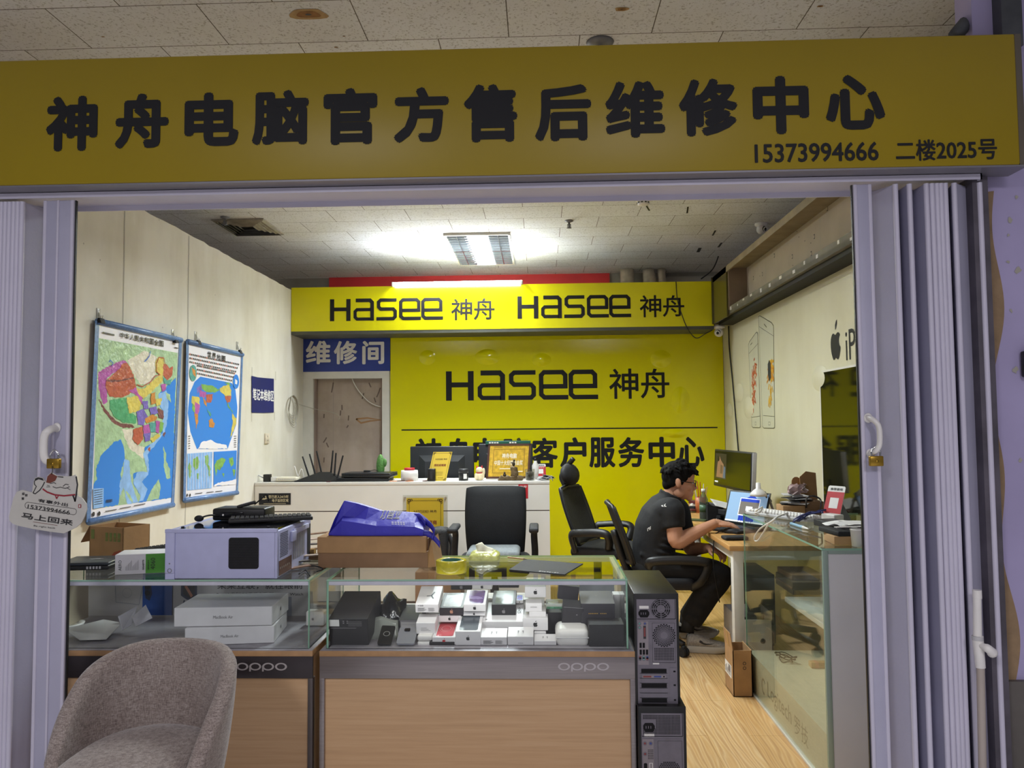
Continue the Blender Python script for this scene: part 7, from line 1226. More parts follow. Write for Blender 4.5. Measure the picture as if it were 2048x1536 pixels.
q = dp(1403, 1000); t = thing('pen_holder', 'small holder full of pens and brushes left of the monitor', 'holder', (PY(1401, 990, 6.05).x, 6.05, ZD)); g = G(); g.lathe([(.04, 0), (.042, .12), (.038, .12), (.036, .005)]); g.obj('cup', mat('orange_cup', '#b0643f', .4), t)
for k in range(7): g = G(); a = k*.9; g.cyl((.02*math.cos(a), .02*math.sin(a), .02), (.055*math.cos(a), .05*math.sin(a), .2+.02*(k % 3)), .004, .003, 0, 8); g.obj('pen', (m_tan, m_white, m_red)[k % 3], t)
g = G(); rnd = random.Random(9)
for k in range(16): x, y = rnd.uniform(-.12, .12), rnd.uniform(-.14, .14); g.box((x, y, .02+.012*(k % 4)), (rnd.uniform(.04, .1), rnd.uniform(.03, .08), rnd.uniform(.015, .04)), k % 5, .003, 1, rz=rnd.uniform(0, 3))
q = Vector((1.25, 6.2, ZD)); g.v = [v+q for v in g.v]; g.one('desk_clutter', [m_matblack, m_dark, m_grey, mat('dark_red', '#5b2326', .5), m_paper], 'heap of dark gadgets and parts on the far end of the desk', 'clutter', q, kind='stuff')
g = G()
for k in range(9): x, y = rnd.uniform(-.05, .05), rnd.uniform(-.12, .12); g.box((x, y, .03+.02*(k % 3)), (rnd.uniform(.03, .07), rnd.uniform(.03, .08), rnd.uniform(.02, .06)), k % 5, .003, 1, rz=rnd.uniform(0, 3))
q = Vector((1.32, 5.5, ZD)); g.v = [v+q for v in g.v]; g.one('parts_heap', [m_matblack, mat('dark_red', '#5b2326', .5), m_dark, m_paper, m_red], 'heap of black and dark red parts between the laptop and the monitor', 'clutter', q, kind='stuff')
q = PY(1520, 985, 5.05); t = thing('desk_lamp', 'white desk lamp with a cone shade behind the laptop', 'lamp', (q.x+.12, 5.05, ZD)); b = Vector((q.x+.12, 5.05, ZD)); g = G(); g.lathe([(.07, 0), (.07, .015), (.02, .022)]); g.obj('base', m_white, t); g = G(); k1 = PY(1540, 1003, 5.05)-b; k2 = PY(1526, 983, 5.05)-b; g.cyl((0, 0, .015), k1, .008); g.cyl(k1, k2, .008); g.cyl(k1+Vector((.012, 0, 0)), k2+Vector((.012, 0, 0)), .003); g.obj('arm', m_grey, t)
g = G(); c0 = PY(1519, 972, 5.05)-b; c1 = PY(1517, 992, 5.05)-b; T = Matrix.Translation(c1); h = (c0-c1).z; g.lathe([(.055, 0), (.05, .018), (.03, h*.6), (.016, h*.75), (.015, h+.02), (0, h+.024)], T=T); g.obj('shade', m_white, t)
q = dp(1466, 1079); t = thing('wallet', 'flat black pouch at the near corner of the desk', 'pouch', (q.x+.01, max(q.y, dy0+.09), ZD+.001), .1); g = G(); g.box((0, 0, .011), (.14, .09, .02), 0, .008, 3); g.obj('pouch', m_matblack, t); g = G(); g.box((.01, -.046, .012), (.1, .003, .004)); g.obj('zip', m_dark, t)
q = Vector((1.205, 4.925, ZD+.001)); t = thing('mouse', 'dark computer mouse with a cable under the resting hand', 'mouse', q, -.3); g = G(); g.ell((0, 0, .012), (.055, .03, .022), 0, n=18); g.obj('shell', m_dark, t); g = G(); g.tube(smooth([(-.05, .0, .012), (-.085, -.03, .005), (-.105, -.07, -.03), (-.11, -.09, -.2), (-.08, -.08, -.42)], 6), .0035, 0, 6); g.obj('cable', m_matblack, t)
g = G(); g.prism(rrect(-.2, -.12, .2, .12, .02), 0, .004); o = g.obj('desk_mat', m_matblack); o.location = (1.3, 5.58-.12, ZD+.0006); o.rotation_euler = (0, 0, 1.4); tag(o, 'black desk mat between the laptop and the water bottle', 'mat')
# under and in front of the desk
t = thing('desktop_computer', 'black desktop computer under the desk', 'computer', (1.42, 5.3, 0)); g = G(); g.b2((-.09, -.22, .02), (.09, .22, .46), 0, .005); g.obj('case_shell', m_black, t); g = G(); g.b2((-.092, -.18, .06), (-.09, .18, .42)); 
for k in range(3): g.lathe([(.045, 0), (.05, .006), (.02, .01), (0, .01)], 1, 20, Matrix.Translation((-.09, 0, .12+.11*k)) @ Matrix.Rotation(-PI/2, 4, 'Y'))
g.obj('side_grille', [m_matblack, m_dark], t); g = G(); [g.box((x, y, .01), (.03, .03, .02)) for x in (-.07, .07) for y in (-.18, .18)]; g.obj('feet', m_matblack, t)
t = thing('white_carton', 'white open carton with black parts on the floor behind the desk leg', 'box', (1.3, 4.97, 0)); W, D, H = .24, .24, .27; g = G(); g.b2((-W/2, -D/2, 0), (W/2, D/2, .004)); g.b2((-W/2, -D/2, 0), (W/2, -D/2+.005, H*.85)); g.b2((-W/2, D/2-.005, 0), (W/2, D/2, H)); g.b2((-W/2, -D/2, 0), (-W/2+.005, D/2, H)); g.b2((W/2-.005, -D/2, 0), (W/2, D/2, H)); [g.disc(.06, .1, .016, .0008, 1, FRONT(-D/2), 14)]; g.obj('carton', [m_bw, m_ink], t)
g = G(); [g.box((-.04+.05*k, .02*k, .12+.03*k), (.07, .1, .1), 0, .006, rz=.5*k) for k in range(3)]; g.v = [v+Vector((1.3, 4.97, 0)) for v in g.v]; g.one('black_parts', m_matblack, 'black parts standing inside the white carton', 'parts', (1.3, 4.97, .05))
a = PZ(1454, 1371, 0); b = PZ(1483, 1394, 0); h = PY(1478.5, 1301, b.y).z; W = .1; x1 = sx-.008; x0 = x1-W
t = thing('cardboard_box', 'tall narrow cardboard box with an open flap on the floor by the showcase', 'box', ((x0+x1)/2, (a.y+b.y)/2, 0), world=True); y0, y1 = b.y-.0, a.y+.0
g = G(); g.b2((x0, y0, 0), (x1, y0+.004, h)); g.b2((x0, y1-.004, 0), (x1, y1, h*.98)); g.b2((x0, y0, 0), (x0+.004, y1, h)); g.b2((x1-.004, y0, 0), (x1, y1, h)); g.b2((x0, y0, 0), (x1, y1, .004)); T = ONRIGHT(x0); D = y1-y0
g.rect(-y1+.002, h*.34, -y1+D*.8, h*.62, .0008, 1, T)
for k in range(8): g.strip([(-y1+D*(.08+.085*k), h*.37), (-y1+D*(.08+.085*k), h*(.5+.03*(k % 3)))], D*.03, .0012, 2, T)
g.rect(-y1+D*.45, h*.45, -y1+D*.7, h*.6, .0014, 3, T)
for k in range(2): g.ring((x0+x1)/2+.01, h*(.62+.1*k), .006, .009, .0008, 2, FRONT(y0), 12)
g.obj('carton', [m_card, m_paper, m_ink, m_bgrey], t); g = G(); T = frame((x0, y1, h), (0, -1, 0), (-.12, 0, 1)); g.prism([(0, 0), (D, 0), (D*.92, .085), (D*.1, .085)], -.003, 0, 0, T); g.rect(D*.35, 0, D*.6, .085, .0008, 1, T); g.obj('flap', [m_card, m_tan], t)
# ---------------------------------------------------------------- two stacked computers beside the display case
def rear_fan(g, x, z, r, m, T, wires):
    if wires:
        g.disc(x, z, r*1.02, .0006, 2, T, 28); 
        for k in (.36, .55, .74, .93): g.ring(x, z, r*k, r*k+.0022, .003, 1, T, 28)
        for k in range(8): a = PI*k/4; g.strip([(x+r*.3*math.cos(a), z+r*.3*math.sin(a)), (x+r*math.cos(a), z+r*math.sin(a))], .0026, .0032, 1, T)
        g.disc(x, z, r*.36, .0034, 1, T, 20)
        for k in range(7): a = 2*PI*k/7; g.flat([(x+r*.4*math.cos(a), z+r*.4*math.sin(a)), (x+r*.9*math.cos(a+.1), z+r*.9*math.sin(a+.1)), (x+r*.9*math.cos(a+.5), z+r*.9*math.sin(a+.5)), (x+r*.4*math.cos(a+.35), z+r*.4*math.sin(a+.35))], .0012, 3, T)
    else:
        for i in range(7):
            for k in range(24): a = 2*PI*(k+.5*(i % 2))/24; rr = r*(.36+.1*i); g.disc(x+rr*math.cos(a), z+rr*math.sin(a), rr*.085, .0012, 2, T, 4, None, a)
def tower(label, px0, px1, py0, py1, y, hidden, style):
    a, b = PY(px0, (py0+py1)/2, y), PY(px1, (py0+py1)/2, y); zb, zt = (0 if hidden else PY(0, py1, y).z), PY((px0+px1)/2, py0, y).z; W, H, D = b.x-a.x, zt-zb, .44
    t = thing('desktop_computer', label, 'computer', ((a.x+b.x)/2, y, zb)); g = G(); g.b2((-W/2, .004, .006), (W/2, D, H), 0, .003); g.obj('case_shell', mat('black_steel', '#1b1a18', .35, .2, nz=(30, .2)), t)
    m4 = [m_black, mat('grey_steel', '#77727a', .4, .5, nz=(20, .1)), mat('hole_black', '#08080a', .9), m_dark, m_white, mat('io_plate', '#8f878a', .35, .6), mat('port_teal', '#5f8c86', .5), mat('port_red', '#7c3a3a', .5), mat('port_blue', '#3c4a86', .5)]
    T = FRONT(.003); w = lambda u: -W/2+W*u; v = lambda q: H*(1-q)
    g = G(); g.b2((-W/2, 0, .004), (W/2, .008, H), 0, .002); g.rect(w(.06), v(.97), w(.94), v(.05), .0045, 1, T); g.obj('rear_frame', m4, t); T = FRONT(-.0018); z0 = .0004
    for x, q in ((.04, .02), (.96, .02)): g.disc(w(x), v(q), .0035, .002, 1, T, 10)
    g = G(); g.rect(w(.07), v(.225), w(.92), v(.05), z0, 1, T); g.strip([(w(.07), v(.225)), (w(.92), v(.225))], .002, z0+.0004, 2, T); g.strip([(w(.92), v(.225)), (w(.92), v(.05))], .002, z0+.0004, 2, T)
    if style: rear_fan(g, w(.6), v(.135), W*.22, 1, T, True)
    else:
        for i in range(26):
            for j in range(13):
                if not (i < 9 and 3 < j < 10): g.rect(w(.1+.03*i), v(.21-.0115*j), w(.1+.03*i+.02), v(.21-.0115*j-.008), z0+.0004, 2, T)
    q = .165 if style else .145; g.prism([(w(.1), v(q+.02)), (w(.14), v(q+.045)), (w(.3), v(q+.045)), (w(.34), v(q+.02)), (w(.34), v(q)), (w(.3), v(q-.02)), (w(.14), v(q-.02)), (w(.1), v(q))], 0, .003, 2, T); [g.rect(w(.2+dx), v(q+.02), w(.215+dx), v(q), .0034, 1, T) for dx in (-.05, 0, .05)]
    l = q-.045 if style else q+.07; g.rect(w(.12), v(l+.014), w(.33), v(l-.012), .0008, 4, T); g.obj('power_supply', m4, t)
    g = G(); g.rect(w(.08), v(.63), w(.31), v(.245), z0+.0004, 5, T)
    if style:
        for (x, qq, mi) in ((.12, .265, 6), (.24, .265, 8), (.12, .3, 6), (.12, .56, 7), (.2, .56, 6), (.28, .56, 8), (.12, .58, 3), (.2, .58, 6), (.28, .58, 7)): g.ring(w(x), v(qq), .0035, .0065, .0012, 1, T, 14); g.disc(w(x), v(qq), .0036, .0012, mi, T, 12)
        g.rect(w(.2), v(.4), w(.26), v(.285), .0014, 3, T); g.rect(w(.21), v(.38), w(.25), v(.3), .0018, 7, T)
        for x in (.11, .18): g.rect(w(x), v(.48), w(x+.05), v(.435), .0014, 2, T); g.rect(w(x), v(.54), w(x+.05), v(.495), .0014, 2, T)
        g.rect(w(.25), v(.54), w(.3), v(.495), .0014, 2, T)
    else:
        for (x, qq, mi) in ((.13, .28, 7), (.25, .28, 8), (.13, .36, 7)): g.ring(w(x), v(qq), .004, .0075, .0012, 1, T, 14); g.disc(w(x), v(qq), .004, .0012, mi, T, 12)
        g.prism(rrect(w(.1), v(.52), w(.17), v(.43), .004), 0, .002, 2, T); g.strip([(w(.22), v(.52)), (w(.22), v(.43)), (w(.28), v(.43)), (w(.28), v(.52)), (w(.22), v(.52))], .002, .0014, 4, T)
        for i in range(4):
            for j in range(6): g.disc(w(.2+.03*i), v(.33+.013*j), .0018, .0014, 2, T, 6)
        for x in (.12, .2): g.rect(w(x), v(.6), w(x+.05), v(.555), .0014, 2, T)
    g.obj('port_plate', m4, t)
    g = G(); g.rect(w(.36), v(.6), w(.9), v(.245), z0+.0004, 1, T); g.strip([(w(.4), v(.61)), (w(.4), v(.26)), (w(.9), v(.26)), (w(.9), v(.61)), (w(.4), v(.61))], .0012, .001, 3, T)
    if style: rear_fan(g, w(.66), v(.37), W*.25, 1, T, False); [g.rect(w(.44+.034*i), v(.49+.014*j), w(.44+.034*i+.022), v(.49+.014*j-.009), .0012, 2, T) for i in range(13) for j in range(8)]; g.rect(w(.4), v(.625), w(.54), v(.612), .0012, 4, T)
    else:
        for i in range(-11, 12):
            for j in range(-11, 12):
                xx, zz = i*.0062+(.0031 if j % 2 else 0), j*.0055
                if xx*xx+zz*zz < (W*.29)**2: g.disc(w(.63)+xx, v(.52)+zz, .0025, .0012, 2, T, 6)
    g.obj('fan_grille', m4, t)
    g = G()
    for k in range(7):
        q0 = .665+k*.043; op = k in (0, 3, 6); g.rect(w(.14), v(q0+.036), w(.7), v(q0), .001, 2 if op else 1, T); g.strip([(w(.1), v(q0+.039)), (w(.72), v(q0+.039))], .0014, .0016, 3, T)
    g.rect(w(.16), v(.745), w(.68), v(.72), .0014, 5, T); g.rect(w(.18), v(.74), w(.36), v(.725), .0018, 7, T); g.rect(w(.42), v(.74), w(.58), v(.725), .0018, 8, T); g.disc(w(.64), v(.7325), .003, .0018, 2, T, 10); g.rect(w(.76), v(.95), w(.92), v(.655), .001, 1, T); [g.rect(w(.85), v(qq+.014), w(.9), v(qq), .0014, 2, T) for qq in (.68, .8, .93)]
    g.obj('slot_covers', m4, t); return t
yt = 2.8
tower('upper black desktop computer of the pair stacked beside the display case, rear side out', 1269, 1359, 1187, 1408, yt, False, 1)
tower('lower black desktop computer of the pair stacked beside the display case', 1277, 1373, 1413, 1536, yt-.03, True, 0)
# ---------------------------------------------------------------- grey tub chair in the foreground
def b_fabric(N, L, co, b):
    n1 = noisetex(N, L, mapping(N, L, co, (0, 0, 0), (1, 1, .18)), 380, 3, .7); n2 = noisetex(N, L, mapping(N, L, co, (0, 0, 0), (.18, .18, 1)), 380, 3, .7)
    x = N('ShaderNodeMath'); x.operation = 'ADD'; L(n1, x.inputs[0]); L(n2, x.inputs[1]); r = ramp(N, [(.38, '#6d615e'), (.5, '#93877f'), (.66, '#b3a9a3')]); h = N('ShaderNodeMath'); h.operation = 'MULTIPLY'; h.inputs[1].default_value = .5; L(x.outputs[0], h.inputs[0]); L(h.outputs[0], r.inputs[0])
    n3 = noisetex(N, L, co, 5, 3); r3 = ramp(N, [(.3, '#d8cfcc'), (.65, '#ffffff')]); L(n3, r3.inputs[0]); L(mixc(N, L, .6, r.outputs[0], r3.outputs[0], 'MULTIPLY'), b.inputs['Base Color'])
    u = N('ShaderNodeBump'); u.inputs['Strength'].default_value = .35; u.inputs['Distance'].default_value = .002; L(h.outputs[0], u.inputs['Height']); L(u.outputs[0], b.inputs['Normal']); b.inputs['Sheen Weight'].default_value = .25
m_fab = tex_mat('tub_fabric', b_fabric, .9, .2)
TUB = dict(x=-1.18, y=2.28, rz=-.1, rx=.252, ry=.24, top=.742, arm=.49, seat=.505)
def tub():
    c = TUB; t = thing('tub_chair', 'grey fabric tub chair in the left foreground before the display case', 'chair', (c['x'], c['y'], 0), c['rz'])
    n = 48; A0 = 1.95; prof = [(-.0, 0), (.012, .25), (.0, .5), (-.012, .75), (-.015, 1)]; OUT = []; INN = []
    for i in range(n+1):
        a = -A0+2*A0*i/n; k = max(0, (abs(a)-.35)/(A0-.35)); h = c['top']-(c['top']-c['arm'])*(k**1.15)*(3-2*min(1, k))/1.0*(1 if k < 1 else 1) if k < 1 else c['arm']
        h = c['top']-(c['top']-c['arm'])*(.45*k*k+.55*k**5); th = .048
        o = []; inn = []
        for j in range(9):
            v = j/8; z = .36+(h-.36)*v; fl = 1-.16*(1-v)**1.6+.02*v
            ex = lambda r: (r*fl*math.sin(a)*c['rx'], r*fl*math.cos(a)*(c['ry'] if math.cos(a) > 0 else c['ry']*1.25))
            o.append((*ex(1), z)); inn.append((*(lambda q: (q[0]*(1-th/ c['rx']), q[1]*(1-th/c['ry'] if math.cos(a) > 0 else 1)))(ex(1)), z))
        q0, q1 = Vector(o[-1]), Vector(inn[-1]); m = (q0+q1)/2; roll = [(q0*.85+q1*.15)+Vector((0, 0, .014)), m+Vector((0, 0, .021)), (q0*.15+q1*.85)+Vector((0, 0, .014))]
        OUT.append([Vector(p) for p in o]+roll+[Vector(p) for p in inn[::-1]])
    g = G(); g.grid(OUT, 0, True, False); k = len(OUT[0])
    for row in (OUT[0], OUT[-1]):
        cen = sum(row, Vector())/k; out = []
        dr = (Vector((-row[4].y, row[4].x, 0))*(1 if row is OUT[-1] else -1)).normalized()*-1
        ring2 = [p.lerp(cen, .35)+dr*.018 for p in row]; g.grid([row, ring2], 0, True, True); g.add(ring2, [tuple(range(k))], 0, True)
    g.obj('shell', m_fab, t)
    g = G(); P = []
    for z, s in ((.37, .8), (.4, .93), (.46, 1.0), (.49, .985), (.503, .94), (.512, .84), (.519, .5), (.521, .15)): P.append([(s*(c['rx']-.056)*math.sin(a)*(1+.03*math.cos(2*a)), s*((c['ry']-.053)*math.cos(a) if math.cos(a) > 0 else (c['ry']+.14)*math.cos(a)), z) for a in [2*PI*j/48 for j in range(48)]])
    g.grid(P, 0, True, True); g.add(P[-1], [tuple(range(48))], 0, True); g.add(P[0], [tuple(range(48))[::-1]], 0, True); g.obj('seat_cushion', m_fab, t)
    g = G(); g.lathe([(.0, .34), (.2, .34), (.225, .365), (0, .365)]); g.obj('seat_pan', m_matblack, t)
    for sxx in (-1, 1):
        for syy in (-1, 1): g = G(); g.cyl((sxx*.13, syy*.12, .35), (sxx*.22, syy*.2, 0), .016, .011); g.obj('leg', m_matblack, t)
tub()
# ---------------------------------------------------------------- the person working at the desk, and the chair
YP = 5.1; o = PY(1300, 1150, YP); 
def M2(x, y): p = PY(x, y, YP); return (p.x-o.x, p.z)
side_chair('office_chair', 'black mesh office chair the seated person is using', (o.x, YP, 0), dict(w=.46, back=[M2(1262, 1118), M2(1250, 1082), M2(1236, 1045), M2(1222, 1008)], seat=M2(0, 1146)[1]-.01, sx=.02, sl=.46, arm=[(M2(1266, 0)[0], -.03, M2(0, 1125)[1]), (M2(1272, 0)[0], 0, M2(0, 1113)[1]), (M2(1320, 0)[0], .01, M2(0, 1110)[1]), (M2(1366, 0)[0], .01, M2(0, 1113)[1]), (M2(1374, 0)[0], .0, M2(0, 1124)[1]), (M2(1362, 0)[0], -.01, M2(0, 1150)[1]), (M2(1346, 0)[0], -.06, M2(0, 1166)[1])]), head=False)
def blob(g, name, mats, parent, vox, it=6, fac=.5):
    ob = g.obj(name, mats, parent); m = ob.modifiers.new('r', 'REMESH'); m.mode = 'VOXEL'; m.voxel_size = vox; m.use_smooth_shade = True
    s = ob.modifiers.new('s', 'SMOOTH'); s.iterations = it; s.factor = fac
    dg = bpy.context.evaluated_depsgraph_get(); me = bpy.data.meshes.new_from_object(ob.evaluated_get(dg)); ob.modifiers.clear(); old = ob.data; ob.data = me; bpy.data.meshes.remove(old); me.name = name
    me.materials.clear()
    for mm_ in (mats if isinstance(mats, (list, tuple)) else [mats]): me.materials.append(mm_)
    for p in me.polygons: p.use_smooth = True
    return ob
def W(px, py, y=YP): return PY(px, py, y)
m_skin = mat('skin', '#c08d70', .5, nz=(14, .06), spec=.35); m_hair = mat('black_hair', '#0d0b0b', .8, spec=.15, nz=(60, .4)); m_shirt = mat('black_shirt', '#131315', .85, nz=(30, .2), bump=(24, .25)); m_trou = mat('black_trousers', '#0f0f11', .9, nz=(20, .2), bump=(14, .3))
t = thing('person', 'person in a black t-shirt and glasses sitting at the desk, one hand on the laptop', 'person', (W(1310, 1150).x, YP, 0), world=True)
# skeleton points
hc = W(1359, 963); nb = W(1338, 1003); sR, sL = W(1343, 1020, YP-.17), W(1352, 1016, YP+.19)
eR, wR = W(1353, 1084, YP-.22), W(1431, 1046, YP-.16); eL, wL = W(1381, 1098, YP+.2), W(1420, 1096, YP+.06)
pel = W(1302, 1122); hipR, hipL = W(1306, 1128, YP-.1), W(1306, 1128, YP+.1); kR, kL = W(1436, 1150, YP-.13), W(1440, 1150, YP+.17)
aR = W(1379, 1246, YP-.1); aL = W(1374, 1240, YP+.2)
HS = 1.01; HM = Matrix.Translation(hc) @ Matrix.Rotation(-.12, 4, 'Z') @ Matrix.Rotation(.13, 4, 'Y') @ Matrix.Scale(HS, 4)
def he(g, c, r, m=0, **k): g.ell(c, r, m, HM, **k)
def ht(g, pts, r, m=0, n=10): g.tube([HM @ Vector(p) for p in pts], r, m, n)
g = G()
he(g, (-.016, 0, .03), (.097, .076, .09), n=24, k=16); he(g, (.03, 0, -.03), (.06, .063, .085), n=20, k=12); he(g, (.036, 0, -.082), (.046, .044, .028)); he(g, (.074, 0, -.1), (.021, .022, .019)); he(g, (.075, 0, .022), (.018, .05, .013)); he(g, (.066, 0, .045), (.026, .05, .035))
ht(g, [(.084, 0, .012), (.095, 0, -.008), (.106, 0, -.028), (.108, 0, -.036)], [.008*HS, .010*HS, .0125*HS, .011*HS]); he(g, (.096, .012, -.037), (.011, .008, .008)); he(g, (.096, -.012, -.037), (.011, .008, .008))
he(g, (.088, 0, -.064), (.012, .023, .0065)); he(g, (.086, 0, -.078), (.011, .02, .0075)); he(g, (.084, 0, -.055), (.012, .02, .012))
for s in (-1, 1):
    he(g, (.058, s*.043, -.028), (.027, .02, .024)); he(g, (.078, s*.031, .002), (.009, .014, .009)); he(g, (.0, s*.058, -.07), (.035, .014, .03))
    he(g, (-.012, s*.08, -.006), (.019, .009, .033), R=Matrix.Rotation(-.2, 3, 'Y')); he(g, (-.006, s*.084, -.006), (.01, .006, .02))
nk = HM @ Vector((-.042, 0, -.05)); g.tube([nk, nk.lerp(nb, .5), nb, nb+(pel-nb)*.12], [.05, .05, .056, .06], 0, 16)
def limb(g, pts, rs, n=14): g.tube(smooth(pts, 5), [rs[min(int(i/5), len(rs)-2)]+(rs[min(int(i/5), len(rs)-2)+1]-rs[min(int(i/5), len(rs)-2)])*((i/5) % 1 if i < 5*(len(rs)-1) else 1) for i in range(5*(len(pts)-1)+1)], 0, n)
limb(g, [nb, sR.lerp(nb, .3), sR], [.05, .05, .05]); limb(g, [nb, sL.lerp(nb, .3), sL], [.05, .05, .05])
g.ell((nb+pel)/2, (.09, .13, .18))
limb(g, [sR, sR.lerp(eR, .5), eR, eR.lerp(wR, .3), eR.lerp(wR, .7), wR], [.056, .052, .045, .047, .036, .029]); limb(g, [sL, sL.lerp(eL, .5), eL, eL.lerp(wL, .4), wL], [.056, .052, .045, .043, .029])
def hand(g, w, fw, up, side, curl, thumb):
    """palm from wrist w along fw; side = direction of the thumb"""
    fw, up, side = fw.normalized(), up.normalized(), side.normalized(); R = Matrix((fw, side, up)).transposed()
    g.ell(w+fw*.045, (.052, .042, .016), R=R); g.ell(w+fw*.02+side*.02, (.035, .02, .018), R=R); g.tube([w-fw*.02, w+fw*.02], [.029, .027], 0, 12, sq=.8)
    for k, (off, ln) in enumerate(((.031, .070), (.011, .078), (-.010, .073), (-.030, .058))):
        p = w+fw*(.082-.004*abs(k-1))+side*off; d = (fw+side*off*1.6).normalized(); pts = [p-d*.03]; a = .1; pts.append(Vector(p))
        for seg, c in ((.45, curl*.5), (.32, curl), (.23, curl*1.1)): a += c; p = p+(d*math.cos(a)-up*math.sin(a))*ln*seg; pts.append(Vector(p))
        g.tube(pts, [.0095, .0098, .009, .0084, .007], 0, 10); g.ell(pts[-1], (.007, .007, .007)); g.ell(pts[1]+up*.002, (.0105, .0095, .009)); g.ell(pts[2], (.0092, .0092, .0088))
    p = w+fw*.022+side*.03; d = (fw*.75+side*.66-up*.25).normalized(); q = p+d*.04; e = q+(fw*.95+side*.2-up*.3).normalized()*.032; g.tube([p, q, e], [.0135, .0115, .0085], 0, 10); g.ell(e, (.0085, .0085, .0085))
fR = (W(1484, 1052, YP-.15)-wR); hand(g, wR+fR.normalized()*.01, fR, Vector((.15, -.25, 1)), Vector((0, 1, .2)), .22, 1)
hand(g, wL, Vector((.6, -.75, -.2)), Vector((.3, .2, 1)), Vector((-.8, -.6, 0)), .5, 1)
body = blob(g, 'body', m_skin, t, .0045, 5)
# eyes and glasses
for s in (-1, 1):
    g = G(); he(g, (.0805, s*.031, .002), (.0085, .0125, .007)); he(g, (.0865, s*.031, .002), (.003, .005, .005), 1); g.obj('eye', [m_white, m_bgloss], t)
g = G()
for s in (-1, 1):
    c = Vector((.103, s*.033, -.001)); ring = [c+Vector((-.006*abs(math.cos(a))*(1 if math.cos(a)*s > 0 else 0), .026*math.cos(a)*(abs(math.cos(a))**-.3 if abs(math.cos(a)) > .01 else 1), .019*math.sin(a)*(abs(math.sin(a))**-.3 if abs(math.sin(a)) > .01 else 1))) for a in [2*PI*k/24 for k in range(24)]]
    g.tube([HM @ p for p in ring], .0024, 0, 6, closed=True); ht(g, [(.099, s*.062, .006), (.06, s*.076, .008), (.0, s*.081, .008), (-.02, s*.082, -.006)], .0026, 0, 6)
ht(g, [(.104, -.009, .004), (.107, 0, .007), (.104, .009, .004)], .0022, 0, 6); g.obj('glasses_frame', m_bgloss, t)
# hair: cap with forward tufts
g = G(); he(g, (-.012, 0, .066), (.103, .084, .07), n=20, k=12); he(g, (-.05, 0, .03), (.07, .083, .075), n=20, k=12); he(g, (-.07, 0, -.02), (.04, .06, .05))
for s in (-1, 1): he(g, (-.005, s*.066, .04), (.055, .018, .045)); he(g, (.012, s*.07, .012), (.012, .008, .03)); he(g, (-.05, s*.068, .0), (.03, .014, .04))
rnd = random.Random(4)
for k in range(150):
    a, e = rnd.uniform(-PI, PI), rnd.uniform(.15, 1.45); d = Vector((math.cos(a)*math.cos(e), math.sin(a)*math.cos(e), math.sin(e))); p = Vector((-.016, 0, .052))+Vector((d.x*.094, d.y*.078, d.z*.074))
    f = Vector((.7, d.y*.7, .25-.9*(1-d.z))) if d.x > -.3 else Vector((-.2, d.y*.6, -.9)); f = (f+d*.45).normalized(); l = rnd.uniform(.025, .05); ht(g, [p, p+f*l*.5+d*.006, p+f*l-Vector((0, 0, .008))], [.009*HS, .0075*HS, .003*HS], 0, 6)
for k in range(16):
    y = -.055+.11*k/15; p = Vector((.062-.2*y*y*10*.5, y, .088)); l = rnd.uniform(.03, .055); ht(g, [p-Vector((.02, 0, 0)), p+Vector((.022, rnd.uniform(-.01, .01), -.004)), p+Vector((.03+l*.25, rnd.uniform(-.012, .012), -l*.7))], [.012*HS, .009*HS, .0035*HS], 0, 6)
blob(g, 'hair', m_hair, t, .0045, 2, .4)
# t-shirt: lofted leaning torso with short sleeves
def ringpts(c, tdir, rf, rs, n=28):
    tdir = tdir.normalized(); s = Vector((0, 1, 0)); f = s.cross(tdir).normalized(); return [c+f*rf*math.cos(2*PI*k/n)*(1 if math.cos(2*PI*k/n) > 0 else 1)+s*rs*math.sin(2*PI*k/n) for k in range(n)]
g = G(); spine = [W(1309, 1135), W(1308, 1112), W(1307, 1085), W(1313, 1055), W(1321, 1030), W(1330, 1010), W(1340, 998)]
dims = [(.135, .19), (.14, .19), (.138, .188), (.14, .2), (.128, .205), (.1, .165), (.072, .085)]
P = [ringpts(c, spine[min(i+1, 6)]-spine[max(i-1, 0)], *dims[i]) for i, c in enumerate(spine)]; g.grid(P, 0, True, True); n = 28; g.add(P[0], [tuple(range(n))]); g.add(P[-1], [tuple(range(n))[::-1]])
for s, e in ((sR, eR), (sL, eL)): c = Vector((spine[4].x, s.y*.6+YP*.4, spine[4].z+.02)); limb(g, [c, s, s.lerp(e, .35), s.lerp(e, .58)], [.09, .083, .075, .071]); q = s.lerp(e, .58)
g.lathe([(.07, -.012), (.084, .0), (.07, .014), (.056, 0)], 0, 20, Matrix.Translation(W(1341, 990)) @ Matrix.Rotation(.45, 4, 'Y'))
for k in range(5): q = W(1318+4*k, 1118-13*k, YP-.19); g.tube(smooth([q+Vector((-.11, .06, .02)), q, q+Vector((.08, .03, -.02))], 5), .012, 0, 8)
shirt = blob(g, 'tshirt', m_shirt, t, .009, 8)
def decal(name, s, cx, cy, w, h, rot=0.0):
    c = W(cx, cy, YP-.3); T = frame(c, (.55, -.55, .35), (.35, 0, 1)) ; g = G(); g.text(s, -w/2, -h/2, w/2, h/2, 0, 0, T, .02); ob = g.obj(name, m_paper, t, fix=False); sw = ob.modifiers.new('w', 'SHRINKWRAP'); sw.target = shirt; sw.offset = .003; sw.wrap_method = 'NEAREST_SURFACEPOINT'
decal('shirt_lettering', 'RK', 1308, 998, .07, .035); decal('shirt_lettering', 'ME', 1268, 1056, .05, .035)
